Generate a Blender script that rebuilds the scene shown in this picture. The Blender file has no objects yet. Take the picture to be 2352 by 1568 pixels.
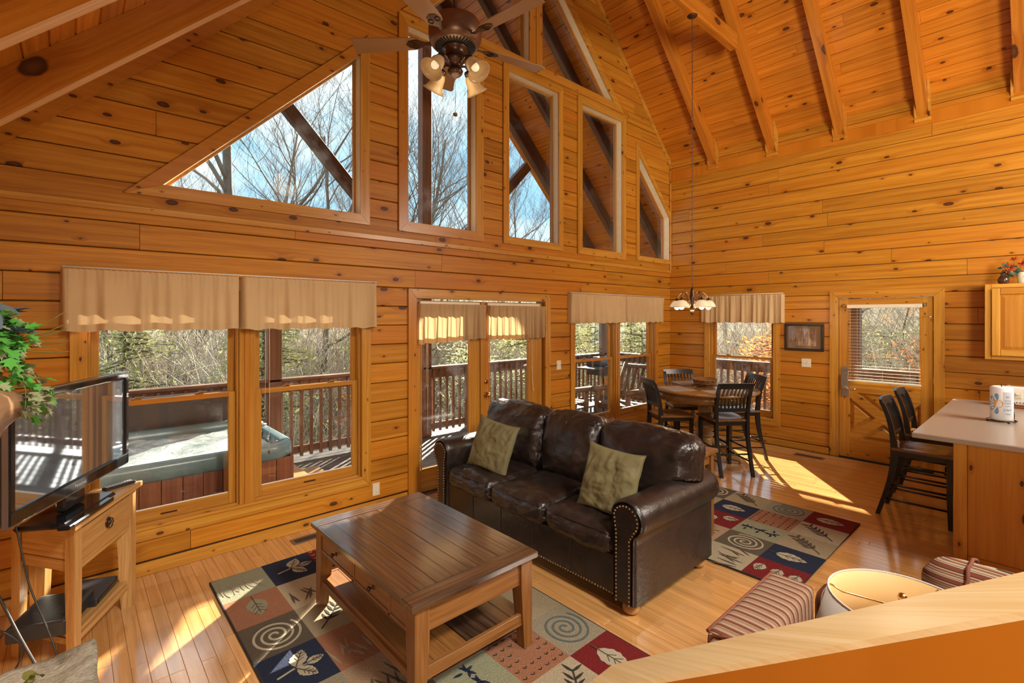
import bpy, math, random
from mathutils import Vector, Matrix, noise

SC = bpy.context.scene
R = math.radians

# ------------------------------------------------------------------ camera, sky, sun, lamps, exposure
SC.view_settings.view_transform = 'Standard'
SC.view_settings.look = 'None'
SC.view_settings.gamma = 1.0
SC.view_settings.use_curve_mapping = False
SC.view_settings.exposure = 0.72
CAM_YAW = math.atan2(0.6704, 0.742)
cam_data = bpy.data.cameras.new('camera')
cam = bpy.data.objects.new('camera', cam_data)
SC.collection.objects.link(cam)
cam.location = (0.0, 0.0, 1.8)
cam.rotation_euler = (R(90), 0, -CAM_YAW)
cam_data.sensor_width = 36.0
cam_data.lens = 36.0 * 1124.0 / 2352.0
cam_data.shift_y = -57.0 / 2352.0
cam_data.clip_start = 0.05
cam_data.clip_end = 400
SC.camera = cam

SKY_STRENGTH = 1.45
SUN_STRENGTH = 19.0
SUN_DIR = Vector((0.785, 0.62, 0.50))          # towards the sun

world = bpy.data.worlds.new('sky')
SC.world = world
world.use_nodes = True
wn, wl = world.node_tree.nodes, world.node_tree.links
wn.clear()
w_out = wn.new('ShaderNodeOutputWorld')
w_bg = wn.new('ShaderNodeBackground')
w_co = wn.new('ShaderNodeTexCoord')
w_map = wn.new('ShaderNodeMapping')
w_map.inputs['Scale'].default_value = (1.6, 1.6, 4.0)
w_no = wn.new('ShaderNodeTexNoise')
w_no.inputs['Scale'].default_value = 1.7
w_no.inputs['Detail'].default_value = 6
w_no.inputs['Distortion'].default_value = 0.5
w_ra = wn.new('ShaderNodeValToRGB')
w_ra.color_ramp.elements[0].position = 0.38
w_ra.color_ramp.elements[0].color = (0.20, 0.40, 0.53, 1)
w_ra.color_ramp.elements[1].position = 0.66
w_ra.color_ramp.elements[1].color = (0.58, 0.70, 0.75, 1)
wl.new(w_co.outputs['Generated'], w_map.inputs['Vector'])
wl.new(w_map.outputs['Vector'], w_no.inputs['Vector'])
wl.new(w_no.outputs['Fac'], w_ra.inputs['Fac'])
wl.new(w_ra.outputs['Color'], w_bg.inputs['Color'])
w_bg.inputs['Strength'].default_value = SKY_STRENGTH
wl.new(w_bg.outputs['Background'], w_out.inputs['Surface'])


def light(name, kind, loc, energy, color=(1, 1, 1), target=None, **kw):
    d = bpy.data.lights.new(name, kind)
    d.energy = energy
    d.color = color
    for k, v in kw.items():
        setattr(d, k, v)
    o = bpy.data.objects.new(name, d)
    o.location = loc
    if target is not None:
        o.rotation_euler = (Vector(target) - Vector(loc)).to_track_quat('-Z', 'Y').to_euler()
    SC.collection.objects.link(o)
    return o


light('sun', 'SUN', (8, 9, 7), SUN_STRENGTH, (1.0, 0.90, 0.74), target=Vector((8, 9, 7)) - SUN_DIR, angle=R(0.6))
# added fill lamps behind the camera, unseen, to brighten walls, floor and stair
light('fill_spot_wall', 'SPOT', (0.6, -2.8, 2.4), 1400, (1.0, 0.90, 0.74), target=(7.0, 1.0, 4.3), spot_size=R(68), spot_blend=1.0, shadow_soft_size=0.9)
light('fill_area_kitchen', 'AREA', (5.6, -2.2, 3.3), 120, (1.0, 0.90, 0.76), target=(5.2, 1.6, 0.6), shape='RECTANGLE', size=1.8, size_y=1.4)
light('fill_spot_stair', 'SPOT', (1.35, -1.5, 4.5), 1150, (1.0, 0.91, 0.76), target=(1.0, 1.7, 0.2), spot_size=R(80), spot_blend=1.0, shadow_soft_size=0.5)
light('fill_area_stair', 'AREA', (-0.6, -1.0, 2.0), 26, (1.0, 0.91, 0.76), target=(1.2, 1.2, 0.8), shape='RECTANGLE', size=0.8, size_y=0.8)


# ------------------------------------------------------------------ mesh helpers
class MB:
    def __init__(self):
        self.v, self.f, self.m, self.s = [], [], [], []

    def add(self, vs, fs, M=None, mat=0, smooth=False):
        n = len(self.v)
        if M is not None:
            vs = [tuple(M @ Vector(p)) for p in vs]
        self.v.extend(vs)
        for f in fs:
            self.f.append([i + n for i in f])
            self.m.append(mat)
            self.s.append(smooth)
        return self

    def box(self, x0, x1, y0, y1, z0, z1, M=None, mat=0):
        return self.add([(x0, y0, z0), (x1, y0, z0), (x1, y1, z0), (x0, y1, z0), (x0, y0, z1), (x1, y0, z1), (x1, y1, z1), (x0, y1, z1)],
                        [(3, 2, 1, 0), (4, 5, 6, 7), (0, 1, 5, 4), (1, 2, 6, 5), (2, 3, 7, 6), (3, 0, 4, 7)], M, mat)

    def cbox(self, x0, x1, y0, y1, z0, z1, c=0.004, M=None, mat=0):
        c = min(c, abs(x1 - x0) * .45, abs(y1 - y0) * .45, abs(z1 - z0) * .45)
        vs, idx = [], {}
        X, Y, Z = (x0, x1), (y0, y1), (z0, z1)
        for i in (0, 1):
            for j in (0, 1):
                for k in (0, 1):
                    sx, sy, sz = (c if i == 0 else -c), (c if j == 0 else -c), (c if k == 0 else -c)
                    idx[i, j, k, 0] = len(vs); vs.append((X[i], Y[j] + sy, Z[k] + sz))
                    idx[i, j, k, 1] = len(vs); vs.append((X[i] + sx, Y[j], Z[k] + sz))
                    idx[i, j, k, 2] = len(vs); vs.append((X[i] + sx, Y[j] + sy, Z[k]))
        fs = []
        q = [(0, 0), (1, 0), (1, 1), (0, 1)]
        for s in (0, 1):
            a = [idx[s, j, k, 0] for j, k in q]; fs.append(a if s else a[::-1])
            a = [idx[j, s, k, 1] for j, k in q]; fs.append(a[::-1] if s else a)
            a = [idx[j, k, s, 2] for j, k in q]; fs.append(a if s else a[::-1])
        for j in (0, 1):
            for k in (0, 1):
                a = [idx[0, j, k, 1], idx[1, j, k, 1], idx[1, j, k, 2], idx[0, j, k, 2]]; fs.append(a if (j == k) else a[::-1])
                a = [idx[j, 0, k, 0], idx[j, 1, k, 0], idx[j, 1, k, 2], idx[j, 0, k, 2]]; fs.append(a[::-1] if (j == k) else a)
                a = [idx[j, k, 0, 0], idx[j, k, 1, 0], idx[j, k, 1, 1], idx[j, k, 0, 1]]; fs.append(a if (j == k) else a[::-1])
        for i in (0, 1):
            for j in (0, 1):
                for k in (0, 1):
                    a = [idx[i, j, k, 0], idx[i, j, k, 1], idx[i, j, k, 2]]
                    fs.append(a if (i + j + k) % 2 else a[::-1])
        return self.add(vs, fs, M, mat)

    def prism(self, poly, off, M=None, mat=0):
        n = len(poly)
        off = Vector(off)
        vs = [tuple(p) for p in poly] + [tuple(Vector(p) + off) for p in poly]
        fs = [list(range(n))[::-1], list(range(n, 2 * n))] + [(i, (i + 1) % n, n + (i + 1) % n, n + i) for i in range(n)]
        return self.add(vs, fs, M, mat)

    def tube(self, pts, r, n=8, caps=True, M=None, mat=0, smooth=True, closed=False, squash=None):
        pts = [Vector(p) for p in pts]
        rs = r if isinstance(r, (list, tuple)) else [r] * len(pts)
        vs, fs = [], []
        L = len(pts)
        prev = None
        for i, p in enumerate(pts):
            if closed:
                t = pts[(i + 1) % L] - pts[i - 1]
            else:
                t = pts[min(i + 1, L - 1)] - pts[max(i - 1, 0)]
            if t.length < 1e-9:
                t = Vector((0, 0, 1))
            t.normalize()
            if prev is None:
                a = Vector((0, 0, 1)) if abs(t.z) < 0.9 else Vector((1, 0, 0))
                u = t.cross(a).normalized()
            else:
                u = prev - t * prev.dot(t)
                u = u.normalized() if u.length > 1e-6 else t.orthogonal().normalized()
            prev = u
            w = t.cross(u)
            for k in range(n):
                a = 2 * math.pi * k / n
                cu, cw = math.cos(a) * rs[i], math.sin(a) * rs[i]
                if squash:
                    cu *= squash[0]; cw *= squash[1]
                vs.append(tuple(p + u * cu + w * cw))
        for i in range(L if closed else L - 1):
            j = (i + 1) % L
            for k in range(n):
                fs.append((i * n + k, i * n + (k + 1) % n, j * n + (k + 1) % n, j * n + k))
        self.add(vs, fs, M, mat, smooth)
        if caps and not closed:
            b = len(self.v) - len(vs)
            self.f.append([b + k for k in range(n)][::-1]); self.m.append(mat); self.s.append(False)
            self.f.append([b + (L - 1) * n + k for k in range(n)]); self.m.append(mat); self.s.append(False)
        return self

    def lathe(self, prof, n=16, M=None, mat=0, smooth=True, arc=None):
        vs, fs = [], []
        L = len(prof)
        for r, z in prof:
            for k in range(n):
                a = 2 * math.pi * k / n
                vs.append((r * math.cos(a), r * math.sin(a), z))
        for i in range(L - 1):
            for k in range(n):
                fs.append((i * n + k, i * n + (k + 1) % n, (i + 1) * n + (k + 1) % n, (i + 1) * n + k))
        self.add(vs, fs, M, mat, smooth)
        b = len(self.v) - len(vs)
        if prof[0][0] > 1e-5:
            self.f.append([b + k for k in range(n)][::-1]); self.m.append(mat); self.s.append(False)
        if prof[-1][0] > 1e-5:
            self.f.append([b + (L - 1) * n + k for k in range(n)]); self.m.append(mat); self.s.append(False)
        return self

    def shell(self, prof, th, n=16, M=None, mat=0):
        """open lathe with thickness: outer profile out, same profile inset back"""
        inner = [(max(r - th, 0.0005), z) for r, z in prof][::-1]
        loop = list(prof) + inner
        vs, fs = [], []
        L = len(loop)
        for r, z in loop:
            for k in range(n):
                a = 2 * math.pi * k / n
                vs.append((r * math.cos(a), r * math.sin(a), z))
        for i in range(L):
            j = (i + 1) % L
            for k in range(n):
                fs.append((i * n + k, i * n + (k + 1) % n, j * n + (k + 1) % n, j * n + k))
        return self.add(vs, fs, M, mat, True)

    def grid(self, nu, nv, fn, mat=0, smooth=True, M=None, wrap_u=False):
        vs = [tuple(fn(i / nu, j / nv)) for j in range(nv + 1) for i in range(nu + (0 if wrap_u else 1))]
        w = nu if wrap_u else nu + 1
        fs = []
        for j in range(nv):
            for i in range(nu):
                i2 = (i + 1) % w
                fs.append((j * w + i, j * w + i2, (j + 1) * w + i2, (j + 1) * w + i))
        return self.add(vs, fs, M, mat, smooth)

    def mesh(self, name, mats):
        me = bpy.data.meshes.new(name)
        me.from_pydata([tuple(p) for p in self.v], [], self.f)
        for m in (mats if isinstance(mats, (list, tuple)) else [mats]):
            me.materials.append(m)
        me.polygons.foreach_set('material_index', self.m)
        me.polygons.foreach_set('use_smooth', self.s)
        me.update()
        return me

    def obj(self, name, mats, parent=None, loc=(0, 0, 0), rot=(0, 0, 0), **props):
        return place(name, self.mesh(name, mats), parent, loc, rot, **props)


def place(name, me, parent=None, loc=(0, 0, 0), rot=(0, 0, 0), **props):
    o = bpy.data.objects.new(name, me)
    SC.collection.objects.link(o)
    o.location = loc
    o.rotation_euler = rot
    if parent is not None:
        o.parent = parent
    for k, v in props.items():
        o[k] = v
    return o


def thing(name, label, cat, loc=(0, 0, 0), rz=0.0, group=None, kind=None):
    o = place(name, None, None, loc, (0, 0, rz))
    o.empty_display_size = 0.05
    tag(o, label, cat, group, kind)
    return o


def tag(o, label=None, cat=None, group=None, kind=None):
    if label: o['label'] = label
    if cat: o['category'] = cat
    if group: o['group'] = group
    if kind: o['kind'] = kind
    return o


def struct(o):
    o['kind'] = 'structure'
    return o


def dup(root, loc, rz, label=None, scale=None, group=None):
    r = root.copy()
    SC.collection.objects.link(r)
    r.location = loc
    r.rotation_euler = (0, 0, rz)
    if scale: r.scale = (scale, scale, scale)
    if label: r['label'] = label
    if group: r['group'] = group
    for ch in list(root.children):
        c = ch.copy(); SC.collection.objects.link(c); c.parent = r
        for g in list(ch.children):
            d = g.copy(); SC.collection.objects.link(d); d.parent = c
    return r


def rotM(axis, ang, at=(0, 0, 0)):
    return Matrix.Translation(Vector(at)) @ Matrix.Rotation(ang, 4, axis)


def frame_to(p, d, up=(0, 0, 1)):
    """matrix whose Z axis points along d, origin p"""
    q = Vector(d).normalized().to_track_quat('Z', 'Y')
    return Matrix.Translation(Vector(p)) @ q.to_matrix().to_4x4()


def bez(p0, p1, p2, p3, n=10):
    p0, p1, p2, p3 = map(Vector, (p0, p1, p2, p3))
    out = []
    for i in range(n + 1):
        t = i / n
        out.append(p0 * (1 - t) ** 3 + p1 * 3 * t * (1 - t) ** 2 + p2 * 3 * t * t * (1 - t) + p3 * t ** 3)
    return out


# ------------------------------------------------------------------ materials
class NT:
    def __init__(self, name):
        self.mat = bpy.data.materials.new(name)
        self.mat.use_nodes = True
        self.t = self.mat.node_tree
        self.t.nodes.clear()
        self.out = self.t.nodes.new('ShaderNodeOutputMaterial')

    def n(self, typ, **kw):
        nd = self.t.nodes.new('ShaderNode' + typ)
        for k, v in kw.items():
            setattr(nd, k, v)
        return nd

    def set(self, sock, val):
        if hasattr(val, 'is_output') or isinstance(val, bpy.types.NodeSocket):
            self.t.links.new(val, sock)
        else:
            if isinstance(val, (tuple, list)) and len(val) == 3 and sock.type == 'RGBA':
                val = (*val, 1.0)
            sock.default_value = val

    def math(self, op, a, b=None, c=None, clamp=False):
        nd = self.n('Math', operation=op, use_clamp=clamp)
        self.set(nd.inputs[0], a)
        if b is not None: self.set(nd.inputs[1], b)
        if c is not None: self.set(nd.inputs[2], c)
        return nd.outputs[0]

    def sstep(self, lo, hi, x):
        nd = self.n('MapRange', interpolation_type='SMOOTHSTEP')
        self.set(nd.inputs[0], x); self.set(nd.inputs[1], lo); self.set(nd.inputs[2], hi)
        nd.inputs[3].default_value = 0; nd.inputs[4].default_value = 1
        return nd.outputs[0]

    def mix(self, fac, a, b, mode='MIX'):
        nd = self.n('Mix', data_type='RGBA', blend_type=mode)
        self.set(nd.inputs[0], fac)
        self.set(nd.inputs[6], a)
        self.set(nd.inputs[7], b)
        return nd.outputs[2]

    def comb(self, x, y, z=0.0):
        nd = self.n('CombineXYZ')
        for i, v in enumerate((x, y, z)): self.set(nd.inputs[i], v)
        return nd.outputs[0]

    def noise(self, vec, scale, detail=3, rough=0.5, dist=0.0, dim='3D'):
        nd = self.n('TexNoise', noise_dimensions=dim)
        if vec is not None: self.set(nd.inputs['Vector'], vec)
        nd.inputs['Scale'].default_value = scale
        nd.inputs['Detail'].default_value = detail
        nd.inputs['Roughness'].default_value = rough
        nd.inputs['Distortion'].default_value = dist
        return nd.outputs['Fac']

    def ramp(self, fac, stops):
        nd = self.n('ValToRGB')
        e = nd.color_ramp.elements
        while len(e) < len(stops): e.new(0.5)
        for k, (p, c) in enumerate(stops):
            e[k].position = p; e[k].color = (*c, 1)
        self.set(nd.inputs[0], fac)
        return nd.outputs[0]

    def bump(self, h, strength=0.3, dist=0.01):
        nd = self.n('Bump')
        nd.inputs['Strength'].default_value = strength
        nd.inputs['Distance'].default_value = dist
        self.set(nd.inputs['Height'], h)
        return nd.outputs[0]

    def obj_coord(self):
        return self.n('TexCoord').outputs['Object']

    def sep(self, v):
        nd = self.n('SeparateXYZ')
        self.set(nd.inputs[0], v)
        return nd.outputs

    def bsdf(self, color, rough=0.5, spec=0.5, metal=0.0, normal=None, coat=0.0, **kw):
        b = self.n('BsdfPrincipled')
        self.set(b.inputs['Base Color'], color)
        self.set(b.inputs['Roughness'], rough)
        self.set(b.inputs['Metallic'], metal)
        b.inputs['Specular IOR Level'].default_value = spec
        if coat:
            b.inputs['Coat Weight'].default_value = coat
            b.inputs['Coat Roughness'].default_value = kw.get('coat_rough', 0.08)
        if normal is not None: self.set(b.inputs['Normal'], normal)
        if 'emit' in kw:
            self.set(b.inputs['Emission Color'], kw['emit'])
            b.inputs['Emission Strength'].default_value = kw.get('emit_s', 1.0)
        if 'ior' in kw: b.inputs['IOR'].default_value = kw['ior']
        if 'trans' in kw: b.inputs['Transmission Weight'].default_value = kw['trans']
        return b.outputs[0]

    def done(self, sh):
        self.t.links.new(sh, self.out.inputs['Surface'])
        return self.mat


def hexlin(r, g, b):
    f = lambda c: ((c / 255 + 0.055) / 1.055) ** 2.4 if c > 10 else c / 255 / 12.92
    return (f(r), f(g), f(b))


def simple(name, col, rough=0.5, spec=0.5, metal=0.0, coat=0.0, var=0.0, vscale=30, **kw):
    t = NT(name)
    c = col
    nm = None
    if var:
        k = t.noise(t.obj_coord(), vscale, 3)
        c = t.mix(k, tuple(x * (1 - var) for x in col), tuple(min(1, x * (1 + var)) for x in col))
        nm = t.bump(k, 0.08, 0.004)
    return t.done(t.bsdf(c, rough, spec, metal, nm, coat, **kw))


def wood(name, axis, light_c, dark_c, knots=True, rough=0.3, gs=1.0, var=0.35, island=False, coat=0.0, knot_c=(0.035, 0.012, 0.004), ks=1.0, spec=0.4, bump=0.12, red_c=None, cathedral=0.35, vax=None, rotz=None, ior=1.5):
    t = NT(name)
    oc = t.obj_coord()
    if rotz is not None:
        vr = t.n('VectorRotate', rotation_type='Z_AXIS')
        t.set(vr.inputs['Vector'], oc)
        vr.inputs['Angle'].default_value = -rotz
        oc = vr.outputs[0]
    s = t.sep(oc)
    if island:
        rnd = t.n('NewGeometry').outputs['Random Per Island']
    else:
        rnd = t.n('ObjectInfo').outputs['Random']
    u = s[axis]
    o = [i for i in range(3) if i != axis]
    v = t.math('ADD', s[o[0]], s[o[1]]) if vax is None else t.math('MULTIPLY', s[vax], 1.4)
    r2 = t.math('FRACT', t.math('MULTIPLY', rnd, 7.31))
    r3 = t.math('FRACT', t.math('MULTIPLY', rnd, 17.77))
    u = t.math('ADD', u, t.math('MULTIPLY', rnd, 41.0))
    v = t.math('ADD', v, t.math('MULTIPLY', r2, 13.0))
    kmask = halo = None
    if knots:
        kv = t.comb(t.math('MULTIPLY', u, 2.3 * ks), t.math('MULTIPLY', v, 4.6 * ks))
        wob = t.noise(t.comb(t.math('MULTIPLY', u, 9), t.math('MULTIPLY', v, 9)), 1.0, 2, dim='2D')
        vo = t.n('TexVoronoi', voronoi_dimensions='2D', feature='F1')
        t.set(vo.inputs['Vector'], kv)
        vo.inputs['Scale'].default_value = 1.0
        d = t.math('ADD', vo.outputs['Distance'], t.math('MULTIPLY', t.math('SUBTRACT', wob, 0.5), 0.06))
        cs = t.n('SeparateColor'); t.set(cs.inputs[0], vo.outputs['Color'])
        rad = t.math('ADD', 0.032, t.math('MULTIPLY', t.math('POWER', cs.outputs[0], 2.0), 0.085))
        on = t.math('GREATER_THAN', cs.outputs[1], 0.30)
        kmask = t.math('MULTIPLY', t.math('SUBTRACT', 1.0, t.sstep(t.math('MULTIPLY', rad, 0.72), rad, d)), on)
        core = t.math('MULTIPLY', t.math('SUBTRACT', 1.0, t.sstep(0.0, t.math('MULTIPLY', rad, 0.75), d)), on)
        halo = t.math('MULTIPLY', t.math('SUBTRACT', 1.0, t.sstep(rad, t.math('MULTIPLY', rad, 3.2), d)), on)
        v = t.math('ADD', v, t.math('MULTIPLY', halo, 0.025))
    g1 = t.noise(t.comb(t.math('MULTIPLY', u, 0.9 * gs), t.math('MULTIPLY', v, 26 * gs)), 1.0, 4, 0.6, 0.4, dim='2D')
    g2 = t.noise(t.comb(t.math('MULTIPLY', u, 4 * gs), t.math('MULTIPLY', v, 190 * gs)), 1.0, 2, 0.5, 0.0, dim='2D')
    wv = t.n('TexWave', wave_type='BANDS', bands_direction='Y', wave_profile='SAW')
    t.set(wv.inputs['Vector'], t.comb(t.math('MULTIPLY', u, 0.35 * gs), t.math('MULTIPLY', v, 3.2 * gs)))
    wv.inputs['Scale'].default_value = 1.6
    wv.inputs['Distortion'].default_value = 5.5
    wv.inputs['Detail'].default_value = 2
    wv.inputs['Detail Scale'].default_value = 0.6
    g = t.math('ADD', t.math('MULTIPLY', g1, 0.75), t.math('MULTIPLY', g2, 0.25))
    c = t.mix(t.sstep(0.3, 0.72, g), light_c, dark_c)
    c = t.mix(t.math('MULTIPLY', wv.outputs['Fac'], cathedral), c, t.mix(0.5, c, dark_c, 'MULTIPLY'))
    if red_c:
        c = t.mix(t.math('MULTIPLY', t.sstep(0.62, 0.95, r3), 0.55), c, red_c)
    shade = t.math('ADD', 1.0 - var * 0.6, t.math('MULTIPLY', r3, var))
    sc = t.n('VectorMath', operation='SCALE')
    t.set(sc.inputs[0], c); t.set(sc.inputs['Scale'], shade)
    c = sc.outputs[0]
    if knots:
        c = t.mix(t.math('MULTIPLY', halo, 0.45), c, t.mix(0.6, c, dark_c, 'MULTIPLY'))
        kc = t.mix(core, knot_c, tuple(x * 2.4 for x in knot_c))
        c = t.mix(t.math('MULTIPLY', kmask, 0.92), c, kc)
    nm = t.bump(g, bump, 0.004)
    return t.done(t.bsdf(c, rough, spec, 0.0, nm, coat, ior=ior))


def pine(name, axis, **kw):
    a = dict(light_c=(0.60, 0.262, 0.026), dark_c=(0.42, 0.150, 0.010), rough=0.30, red_c=(0.36, 0.11, 0.008))
    a.update(kw)
    return wood(name, axis, **a)


M = {}
M['pine_x'] = pine('pine boards along x', 0, spec=0.22, rough=0.42)
M['pine_y'] = pine('pine boards along y', 1)
M['pine_z'] = pine('pine boards upright', 2, ks=1.2)
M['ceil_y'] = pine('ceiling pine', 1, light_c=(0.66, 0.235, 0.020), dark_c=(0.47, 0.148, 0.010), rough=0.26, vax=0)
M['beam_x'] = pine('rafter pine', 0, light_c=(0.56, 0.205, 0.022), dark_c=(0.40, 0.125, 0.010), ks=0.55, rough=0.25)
M['casing_x'] = pine('casing pine x', 0, light_c=(0.62, 0.31, 0.045), dark_c=(0.46, 0.19, 0.018), ks=1.9, rough=0.28, var=0.2)
M['casing_y'] = pine('casing pine y', 1, light_c=(0.62, 0.31, 0.045), dark_c=(0.46, 0.19, 0.018), ks=1.9, rough=0.28, var=0.2)
M['casing_z'] = pine('casing pine z', 2, light_c=(0.62, 0.31, 0.045), dark_c=(0.46, 0.19, 0.018), ks=1.9, rough=0.28, var=0.2)
M['sash_x'] = pine('sash wood x', 0, light_c=(0.52, 0.25, 0.04), dark_c=(0.38, 0.155, 0.018), knots=False, rough=0.28, var=0.15)
M['sash_y'] = pine('sash wood y', 1, light_c=(0.52, 0.25, 0.04), dark_c=(0.38, 0.155, 0.018), knots=False, rough=0.28, var=0.15)
M['sash_z'] = pine('sash wood z', 2, light_c=(0.52, 0.25, 0.04), dark_c=(0.38, 0.155, 0.018), knots=False, rough=0.28, var=0.15)
M['cabinet_z'] = pine('cabinet pine', 2, light_c=(0.66, 0.34, 0.055), dark_c=(0.50, 0.22, 0.025), ks=0.8, rough=0.3, var=0.12)
M['cabinet_y'] = pine('cabinet pine y', 1, light_c=(0.66, 0.34, 0.055), dark_c=(0.50, 0.22, 0.025), ks=0.8, rough=0.3, var=0.12)
M['cap_y'] = pine('rail cap pine', 1, light_c=(0.86, 0.68, 0.40), dark_c=(0.74, 0.52, 0.25), ks=0.5, rough=0.26, var=0.1)  # paler than the other pine: window light on the cap put into colour
M['jamb'] = simple('pale sunlit jamb wood', (0.74, 0.62, 0.42), 0.4, var=0.12, vscale=14)  # cream tone paints in the sunlight on the upper window reveals
M['wall_core'] = simple('dark gap behind the boards', (0.07, 0.03, 0.01), 0.8)
M['floor'] = wood('oak strip floor', 1, (0.68, 0.375, 0.14), (0.52, 0.255, 0.078), knots=False, rough=0.11, gs=1.3, var=0.26, spec=1.0, ior=1.75, bump=0.03, cathedral=0.2)
M['floor_far'] = wood('oak strip floor far', 1, (0.68, 0.375, 0.14), (0.52, 0.255, 0.078), knots=False, rough=0.11, gs=1.3, var=0.26, island=True, spec=1.0, ior=1.75, bump=0.03, cathedral=0.2)
M['oak_l'] = wood('golden oak', 0, (0.56, 0.33, 0.125), (0.38, 0.19, 0.055), knots=False, rough=0.35, gs=2.4, var=0.12, cathedral=0.4)
M['oak_s'] = wood('golden oak stand', 0, (0.56, 0.33, 0.125), (0.38, 0.19, 0.055), knots=False, rough=0.35, gs=2.2, var=0.12, cathedral=0.4, rotz=math.atan2(.885, .466))
M['oak_c'] = wood('golden oak stand side', 0, (0.56, 0.33, 0.125), (0.38, 0.19, 0.055), knots=False, rough=0.35, gs=2.2, var=0.12, cathedral=0.4, rotz=math.atan2(.83, -.55))
M['mantel'] = wood('pale mantel wood', 1, (0.56, 0.345, 0.19), (0.34, 0.18, 0.085), knots=False, rough=0.42, gs=0.9, var=0.1, bump=0.4, cathedral=0.6)
M['pale_x'] = wood('pale rafter underside', 0, (0.80, 0.52, 0.27), (0.66, 0.38, 0.16), knots=False, rough=0.5, gs=1.5, var=0.1)  # paler wood tone, undersides of the left rafters only
M['oak_z'] = wood('golden oak upright', 2, (0.56, 0.33, 0.125), (0.38, 0.19, 0.055), knots=False, rough=0.35, gs=2.4, var=0.12, cathedral=0.4)
M['table_y'] = wood('dark distressed planks', 1, (0.115, 0.062, 0.036), (0.020, 0.010, 0.007), knots=False, rough=0.17, gs=2.2, var=0.25, spec=1.0, ior=1.9, bump=0.05, cathedral=0.6)
M['table_x'] = wood('dark distressed breadboard', 0, (0.115, 0.062, 0.036), (0.020, 0.010, 0.007), knots=False, rough=0.17, gs=2.2, var=0.25, spec=1.0, ior=1.9, bump=0.05, cathedral=0.6)
M['cherry_y'] = wood('brown table wood y', 1, (0.30, 0.135, 0.04), (0.19, 0.075, 0.02), knots=False, rough=0.3, gs=2.0, var=0.1)
M['cherry_x'] = wood('brown table wood x', 0, (0.30, 0.135, 0.04), (0.19, 0.075, 0.02), knots=False, rough=0.3, gs=2.0, var=0.1)
M['cherry_z'] = wood('brown table wood z', 2, (0.30, 0.135, 0.04), (0.19, 0.075, 0.02), knots=False, rough=0.3, gs=2.0, var=0.1)
M['dine'] = wood('dining table wood', 0, (0.34, 0.175, 0.06), (0.22, 0.10, 0.03), knots=False, rough=0.14, gs=2.0, var=0.1)
M['dine_ped'] = wood('dining pedestal wood', 2, (0.40, 0.24, 0.10), (0.28, 0.15, 0.055), knots=False, rough=0.3, gs=2.0, var=0.1)
M['seat'] = wood('brown seat wood', 1, (0.24, 0.115, 0.04), (0.15, 0.065, 0.02), knots=False, rough=0.22, gs=1.6, var=0.1)
M['black'] = simple('black paint', (0.012, 0.011, 0.011), 0.3, 0.5)
M['deck'] = wood('weathered deck boards', 0, (0.20, 0.18, 0.155), (0.12, 0.105, 0.09), knots=False, rough=0.7, gs=1.4, var=0.25)
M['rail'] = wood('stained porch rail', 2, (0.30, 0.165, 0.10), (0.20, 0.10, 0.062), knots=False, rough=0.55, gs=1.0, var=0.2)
M['rail_x'] = wood('stained porch rail x', 0, (0.30, 0.165, 0.10), (0.20, 0.10, 0.062), knots=False, rough=0.5, gs=1.0, var=0.2)
M['rail_y'] = wood('stained porch rail y', 1, (0.30, 0.165, 0.10), (0.20, 0.10, 0.062), knots=False, rough=0.5, gs=1.0, var=0.2)
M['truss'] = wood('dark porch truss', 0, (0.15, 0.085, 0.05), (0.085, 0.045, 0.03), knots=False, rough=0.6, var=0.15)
M['log'] = wood('weathered logs', 0, (0.27, 0.17, 0.10), (0.16, 0.095, 0.055), knots=False, rough=0.6, gs=1.0, var=0.2)


def leather():
    t = NT('dark brown leather')
    p = t.obj_coord()
    w1 = t.noise(p, 7, 3, 0.5, 1.2)
    n2 = t.noise(p, 13, 3, 0.55, 1.6)
    crease = t.math('POWER', t.math('ABSOLUTE', t.math('SUBTRACT', n2, 0.5)), 0.6)
    w3 = t.noise(p, 220, 2)
    h = t.math('ADD', t.math('ADD', t.math('MULTIPLY', crease, 0.28), t.math('MULTIPLY', w1, 0.5)), t.math('MULTIPLY', w3, 0.05))
    c = t.mix(t.sstep(0.3, 0.75, w1), (0.013, 0.0085, 0.0078), (0.026, 0.0155, 0.0130))
    return t.done(t.bsdf(c, 0.33, 0.65, 0, t.bump(h, 0.42, 0.014), ior=1.5))


def fabric(name, c0, c1, scale=420, transl=0.0, wr=0.0, rough=0.85):
    t = NT(name)
    p = t.obj_coord()
    s = t.sep(p)
    wx = t.n('TexWave', wave_type='BANDS', bands_direction='X'); t.set(wx.inputs['Vector'], p); wx.inputs['Scale'].default_value = scale / 6
    wz = t.n('TexWave', wave_type='BANDS', bands_direction='Z'); t.set(wz.inputs['Vector'], p); wz.inputs['Scale'].default_value = scale / 6
    k = t.math('MULTIPLY', wx.outputs['Fac'], wz.outputs['Fac'])
    big = t.noise(p, 5, 3)
    c = t.mix(t.math('ADD', t.math('MULTIPLY', k, 0.4), t.math('MULTIPLY', big, 0.5)), c0, c1)
    h = k
    if wr:
        h = t.math('ADD', t.math('MULTIPLY', k, 0.08), t.math('MULTIPLY', t.noise(p, 7, 4, 0.55, 1.5), wr))
    sh = t.bsdf(c, rough, 0.25, 0, t.bump(h, 0.35, 0.012))
    if transl:
        tr = t.n('BsdfTranslucent'); t.set(tr.inputs['Color'], c1)
        mx = t.n('MixShader'); mx.inputs[0].default_value = transl
        t.t.links.new(sh, mx.inputs[1]); t.t.links.new(tr.outputs[0], mx.inputs[2])
        sh = mx.outputs[0]
    return t.done(sh)


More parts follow.
